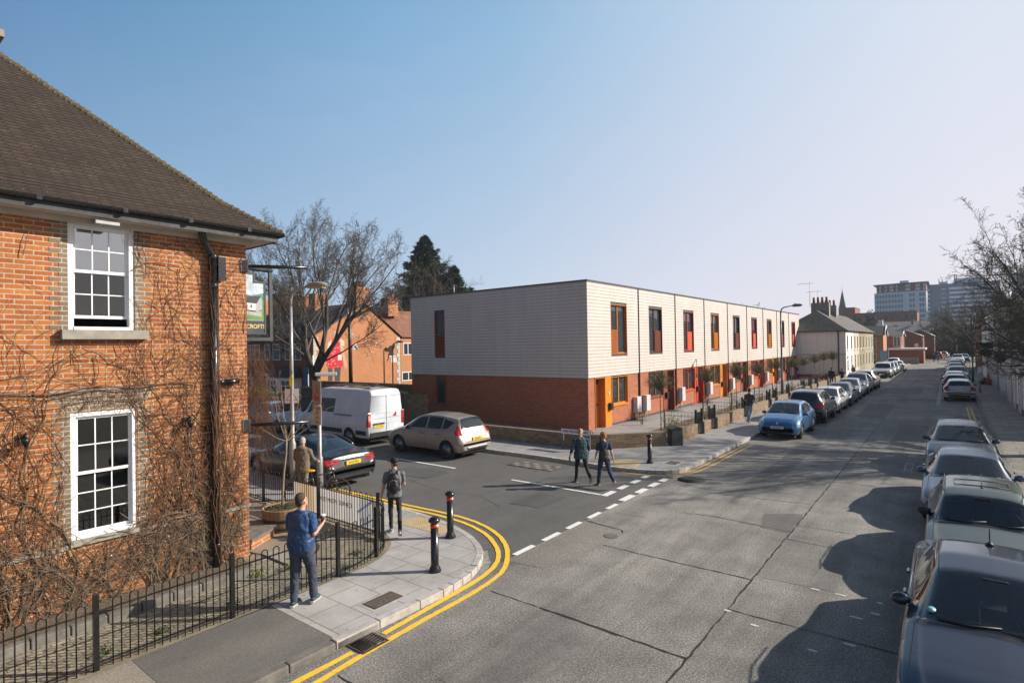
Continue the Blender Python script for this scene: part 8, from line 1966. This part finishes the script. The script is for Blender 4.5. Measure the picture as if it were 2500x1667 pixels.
# garden planting
rr=random.Random(9); lbs=['by the first meter boxes','beside the first young tree','between the first two gardens','behind the green cabinet','beyond the first gates','near the second young tree','behind the man in grey','past the third door','by the third young tree','behind the lamp post','beside the middle garden','by the black car','near the white car','by the last houses','in front of the cream wall','against the cream wall']
pos=[(-12.3,26.3),(-10.0,24.0),(-10.3,25.6),(-9.6,23.2),(-10.0,27.9),(-10.2,29.4),(-10.0,33.2),(-12.6,36.8),(-10.0,34.6),(-9.9,39.0),(-10.1,43.6),(-9.9,48.5),(-9.9,53.8),(-10.1,60.0),(-10.6,65.5),(-10.0,67.7)]
for k,(x,y) in enumerate(pos):
    leafy('garden_shrub','small yellow green shrub '+lbs[k],'shrub',(x,y,ZP+.04),110,.32,rr.uniform(.6,1.05),None,.035,'young shrubs in the terrace gardens',14,50+k,M['leaf_y'] if k%3!=1 else M['leaf_o'])
m=MB(); rr=random.Random(77)
for k in range(900):
    y=rr.uniform(22.3,69); x=rr.uniform(-10.9,-9.15); h=rr.uniform(.1,.4); m.tube([(x,y,ZP),(x+rr.gauss(0,.05),y+rr.gauss(0,.05),ZP+h)],[.005,.002],3,caps=False)
tag(m.build('dry_stems',mat('dry_stems',(.36,.27,.14),.9,nscale=5,namt=.3)),'dry pale stems standing in the terrace planting beds','stems',kind='stuff')
# conifer and evergreens
def conifer(label,loc,H,Rb,n,seed,m):
    r=random.Random(seed); t=thing('conifer',label,'tree',loc); MB().tube([(0,0,0),(0,0,H*.97)],[.3,.04],8).build('trunk',M['bark_dark'],t); f=MB()
    for k in range(n):
        u=(k+.5)/n; z=H*(.08+.91*u); Rk=Rb*(1-u)**.82*r.uniform(.55,1.2)+.12; a=k*2.4+r.uniform(-.4,.4); d=Vector((math.cos(a),math.sin(a),0)); N=int(10+Rk*13)
        for j in range(N):
            v=(j+r.random())/N; p=d*Rk*v+Vector((0,0,z-.22*Rk*v+.30*Rk*v*v+r.gauss(0,.10))); w_=(.75*(1-.5*v)+.12)*min(1,.35+1.3*(1-u))
            for q in range(12):
                c=p+Vector((r.gauss(0,w_*.5),r.gauss(0,w_*.5),r.gauss(0,w_*.28))); s=r.uniform(.14,.30); e=(d*r.uniform(.4,1)+Vector((r.gauss(0,.5),r.gauss(0,.5),r.gauss(.1,.35)))).normalized(); g=e.cross(Vector((r.gauss(0,.4),r.gauss(0,.4),1))).normalized()
                f.add([c,c+e*s*.6+g*s*.3,c+e*s*1.4,c+e*s*.6-g*s*.3],[(0,1,2,3)])
    f.build('foliage',m,t); return t
M['needles']=mat('conifer_needles',(.050,.078,.030),.8,nscale=1.2,namt=.5)
conifer('tall dark conifer rising behind the left end of the terrace',(-53.0,50,0),18.6,8.6,250,1,M['needles'])
conifer('shorter dark conifer to the right of the tall one',(-48.4,50.5,0),14.2,6.8,150,2,M['needles'])
conifer('low conifer crown just above the terrace roof, left of the aerial',(-57.8,52,0),12.5,6.0,120,3,M['needles'])
def bushy(label,loc,rx,ry,rz,n,seed,m,size=.16,name='evergreen_shrub'):
    r=random.Random(seed); t=thing(name,label,'shrub',loc); f=MB(); cl=[(Vector((r.gauss(0,.45)*rx,r.gauss(0,.45)*ry,rz*.55+abs(r.gauss(0,.35))*rz)),r.uniform(.3,.6)) for _ in range(14)]
    for k in range(n):
        c,cr=r.choice(cl); v=Vector((r.gauss(0,1),r.gauss(0,1),r.gauss(0,1))).normalized()*cr*r.uniform(.5,1.05); p=c+Vector((v.x*rx,v.y*ry,v.z*rz*.8)); 
        if p.z<0: continue
        e=Vector((r.gauss(0,1),r.gauss(0,1),r.gauss(0,1))).normalized(); g=e.cross(Vector((r.gauss(0,1),r.gauss(0,1),r.gauss(0,1)))).normalized(); s=size*r.uniform(.6,1.3); f.add([p-e*s,p+g*s*.6,p+e*s,p-g*s*.6],[(0,1,2,3)])
    f.build('foliage',m,t); MB().tube([(0,0,0),(0,0,rz)],.12,6).build('trunk',M['bark_dark'],t); return t
bushy('dark evergreen mass between the chimneys and the conifers',(-49,46,0),4.5,3,5.0,4200,5,M['needles'],.22)
bushy('small evergreen above the terrace roofline at left',(-44.5,42,0),2.5,2,4.6,2200,6,M['needles'],.2)
bushy('hedge on top of the low wall in front of the bay windows',(-36.5,20.9,.8),2.6,.4,.5,1200,7,M['leaf_g'],.07)
bushy('hedge left of the first along the bay window wall',(-41.5,20.9,.8),2.6,.4,.5,1200,8,M['leaf_g'],.07)
for k,(x,y,rx,rz,l) in enumerate(((-16.2,150,2.6,5.6,'grey green tree crown behind the old terrace roof'),(-13.5,149,2.2,4.8,'smaller grey green crown right of the first'),(-1.6,168,2.6,5.5,'yellowish hanging foliage beside the far bare tree'),(2.6,172,3.0,5.2,'yellow green shrub mass right of the far bare tree'))):
    bushy(l,(x,y,0),rx,2,rz,4200,20+k,mat('far_leaf_%d'%k,((.10,.11,.065),(.11,.115,.07),(.22,.20,.06),(.17,.17,.06),(.10,.10,.07))[k],.8,nscale=.8,namt=.4),.17)
bushy('long low hedge across the far end of the street',(.5,176,0),9,1.2,1.6,3200,31,M['leaf_g'],.22)
# ---------------------------------------------------------------- far buildings
def gabled(label,x0,x1,y0,y1,h,rh,wm,rm,axis='x',extra=None,name='brick_house'):
    t=thing(name,label,'house'); MB().box(x0,x1,y0,y1,0,h).build('wall',wm,t); m=MB()
    if axis=='x': # ridge along y, gable faces -Y
        xm=(x0+x1)/2; m.add([(x0-.2,y0-.2,h-.1),(xm,y0-.2,h+rh),(xm,y1,h+rh),(x0-.2,y1,h-.1),(x1+.2,y0-.2,h-.1),(x1+.2,y1,h-.1)],[(0,1,2,3),(1,4,5,2)]); g=MB().add([(x0,y0-.01,h),(x1,y0-.01,h),(xm,y0-.01,h+rh-.1)],[(0,1,2)]); g.build('gable',wm,t)
        e=MB().tube([(x0-.25,y0-.22,h-.1),(xm,y0-.22,h+rh+.03),(x1+.25,y0-.22,h-.1)],.07,5); e.build('bargeboard',M['white'],t)
    else:
        ym=(y0+y1)/2; m.add([(x0-.2,y0-.3,h-.1),(x1+.2,y0-.3,h-.1),(x1+.2,ym,h+rh),(x0-.2,ym,h+rh),(x1+.2,y1,h-.1),(x0-.2,y1,h-.1)],[(0,1,2,3),(3,2,4,5)]); MB().add([(x1+.005,y0,h),(x1+.005,y1,h),(x1+.005,ym,h+rh-.1)],[(0,1,2)]).build('gable',wm,t)
        MB().tube([(x1+.22,y0-.3,h-.1),(x1+.22,ym,h+rh+.03),(x1+.22,y1,h-.1)],.08,5).build('bargeboard',M['white'],t)
    m.build('roof',rm,t); return t
t=gabled('orange gabled brick house beyond the old terrace',-15.5,-8.9,114,120.5,5.1,1.6,M['m_brick'],M['oldtile'],'y'); win(t,-10.8,-9.9,2.6,4.6,114,M['white'],2,1); win(t,-10.8,-9.9,.8,1.9,114,M['white'],1,1)
t=gabled('brick house with tall white framed corner window',-12,-7.0,124,134,4.9,.9,M['far_brick'],M['oldtile'],'y'); win(t,-8.1,-7.05,2.9,4.8,124,M['white'],1,2); win(t,125,127,2.9,4.8,-7.0,M['white'],1,2,axis='x')
gabled('wide dark brick gable behind the garages, left one',-10.5,-4.3,141,150,4.9,1.4,M['far_brick'],M['slate']); gabled('wide dark brick gable behind the garages, right one',-7.8,-2.6,152,160,4.9,1.5,M['far_brick'],M['slate'])
t=thing('garage_block','low brick garage block with flat white edged roof','garage'); MB().box(-11,-3.6,121,128,0,2.4).build('wall',M['far_brick'],t); MB().box(-11.3,-3.3,120.4,128.4,2.4,2.7).build('roof',M['white'],t)
t=thing('garage_door_wall','pale blue garage door beside the brick houses','garage'); MB().box(-9.1,-7.9,110.5,110.7,0,2.45).build('door',mat('pale_blue_door',(.42,.52,.60),.6,namt=.06),t)
t=thing('garden_wall','pale stone wall in front of the garages','wall'); MB().box(-8,-4.2,117.6,117.9,0,1.1).build('wall',M['stone'],t)
t=thing('grey_roof_hall','long low building with pale grey roof behind the houses','building'); MB().box(-16,-3,172,186,0,6.2).build('wall',M['whiterender'],t); m=MB(); m.add([(-16.4,171.5,6.1),(-2.6,171.5,6.1),(-4.2,177,8.9),(-14.8,177,8.9)],[(0,1,2,3)]).add([(-2.6,171.5,6.1),(-2.6,186,6.1),(-4.2,177,8.9)],[(0,1,2)]); m.build('roof',mat('grey_sheet_roof',(.27,.255,.23),.8,nscale=.5,namt=.1),t)
MB().box(-14.6,-13.6,174,175.4,6.5,9.4).build('chimney',M['whiterender'],t); MB().box(-7.6,-7,174,175,8,9.3).build('chimney',M['stone'],t)
t=thing('bungalows','row of low bungalows closing the end of the street','building'); MB().box(-6,14,192,200,0,2.6).build('wall',M['whiterender'],t); MB().box(-6.4,14.4,191.4,200.5,2.6,3.0).build('roof',M['plinth'],t)
for k in range(7): win(t,-5+k*2.7,-3.8+k*2.7,.9,2.1,192,M['white'],1,2)
gabled('steep slate gable half hidden by the far trees',-5.2,2.5,176,190,5.6,4.2,M['render4'],M['slate'])
gabled('dark house roof behind the far right trees',3.5,14,180,192,5.2,2.4,M['far_brick'],M['slate'])
# red brick hospital-like blocks
t=thing('red_brick_block','long flat roofed red brick block with dark windows','building'); MB().box(-24.7,-7.9,218,232,0,13.0).box(-28.0,-24.7,218,232,0,15.1).build('wall',M['far_brick'],t)
MB().box(-28.05,-24.65,217.9,232,15.1,15.3).box(-24.65,-7.8,217.9,232,13.0,13.25).build('coping',M['plinth'],t)
for k in range(9): win(t,-23.9+k*1.78,-22.7+k*1.78,10.6,12.1,218,M['plinth'],1,2,f=.1)
t=thing('church_spire','slender stone church spire above the old terrace','church'); MB().box(-35.2,-32.6,260,262.6,0,17.4).build('tower',mat('spire_stone',(.20,.20,.19),.9,namt=.15),t)
m=MB(); m.add([(-35.1,260.1,17.4),(-32.7,260.1,17.4),(-32.7,262.5,17.4),(-35.1,262.5,17.4),(-33.9,261.3,25.0)],[(0,1,4),(1,2,4),(2,3,4),(3,0,4)]); m.tube([(-33.9,261.3,24.8),(-33.9,261.3,26.4)],.06,5); m.build('spire',M['render4'] if 0 else mat('spire_slate',(.15,.17,.17),.9,namt=.15),t)
# pale hotel with curved roof
M['pale_panel']=mat('pale_cladding_panel',(.88,.97,1.08),.6,nscale=.2,namt=.04); M['dark_panel']=mat('dark_cladding_panel',(.20,.26,.34),.6,nscale=.2,namt=.06); M['far_glass']=glass('far_window',(.10,.14,.18),.15)
M['ffr']=mat('far_white_frame',(.8,.86,.92),.5,namt=.1)
t=thing('tall_block','pale panelled tower block with brick top storeys and oversailing roof','building')
F=[(-28.3,322),(-16.1,320),(-7.95,320),(-7.95,345),(-28.3,345)]
MB().prism(F,0,26.7).build('wall',M['pale_panel'],t); G=[(-27.4,322.6),(-16.1,320.6),(-8.0,320.6),(-8.0,344),(-27.4,344)]
MB().prism(G,26.7,30.4).build('top_storeys',M['far_brick'],t); MB().prism([(-28.6,321.2),(-16.1,319),(-7.0,319),(-7.0,345),(-28.6,345)],30.4,30.75).build('roof',M['dark_panel'],t); MB().prism([(-18,321),(-14.5,321),(-14.5,326),(-18,326)],30.75,31.9).build('plant_room',M['pale_panel'],t)
for r_ in range(2,9):
    z=4.2+r_*2.5
    for x in (-14.4,-13.2,-10.6,-9.6): MB().box(x,x+.8,319.93,320.0,z,z+1.6).build('window',M['far_glass'],t)
    for k in range(9):
        x=-27.4+k*1.22; y=322-(x+28.3)*(2/12.2); MB().box(x,x+.66,y-.28,y,z,z+1.5).build('window',M['far_glass'],t)
for x,w_ in ((-26.2,.6),(-24.0,.7),(-22.0,1.5),(-19.6,.7),(-15.8,1.8),(-12.0,1.7),(-9.2,1.2)):
    y=320.5 if x>-16 else 322.5-(x+27.4)*(2/11.3)-.05
    for z in (27.1,28.8): MB().box(x,x+w_,y-.3,y,z,z+1.2).build('upper_window',M['ffr'],t)
t=thing('office_slab','dark grey office slab with white window bands and roof plant','building')
MB().box(-8.5,18.8,340,356,0,30.6).build('wall',M['dark_panel'],t); M['spd']=mat('white_spandrel',(1.0,1.05,1.1),.5,nscale=.9,namt=.2)
for r_ in range(10):
    z=27.4-r_*2.09
    b_=MB().box(.2,18.7,339.9,340.0,z+.35,z+1.35).build('window_band',M['spd'],t); m=MB()
    for k in range(24): x=.2+k*.775; m.box(x,x+.07,339.86,339.9,z+.35,z+1.35)
    m.build('mullions',M['dark_panel'],b_)
    MB().box(-2.7,-.9,339.9,340,z+.5,z+.8).build('slot_window',M['spd'],t); MB().box(-8.4,-7.2,339.9,340,z+.2,z+1.1).build('end_window',M['spd'],t)
MB().box(2.2,12.5,342,352,30.6,32.9).box(-3.4,-.2,342,346,30.6,31.8).build('roof_plant',M['pale_panel'],t); MB().tube([(-3.5,342,31),(-3.5,342,33.4)],.2,6).tube([(-2.3,342,31),(-2.3,342,33.2)],.2,6).tube([(2.4,342,32.5),(2.4,342,35)],.2,6).tube([(3.1,342,32.5),(3.1,342,35)],.2,6).build('masts',M['dark_panel'],t)
t=thing('glass_tower','pale glazed tower edge behind the right hand branches','building'); MB().box(21.5,34,300,320,0,30).build('wall',M['pale_panel'],t); m=MB()
for r_ in range(10):
    MB().box(21.9,33.8,299.9,300,3+r_*2.7,4.6+r_*2.7).build('window_band',M['far_glass'],t)
# air
hz=MB().box(-80,36.5,-20,362,-1.2,36).build('haze',None) if False else None
m=MB(); m.box(-82,40,-20,364,-1.3,36.5); o=m.build('haze',[bpy.data.materials.new('haze_air')]); o['kind']='stuff'; hm_=o.data.materials[0]; hm_.use_nodes=True; nt=hm_.node_tree; nt.nodes.remove(nt.nodes['Principled BSDF']); pv=nt.nodes.new('ShaderNodeVolumePrincipled'); pv.inputs['Color'].default_value=(.72,.84,1,1); pv.inputs['Density'].default_value=.00040; nt.links.new(pv.outputs[0],nt.nodes['Material Output'].inputs['Volume'])
o['label']='thin bluish air haze over the whole street'
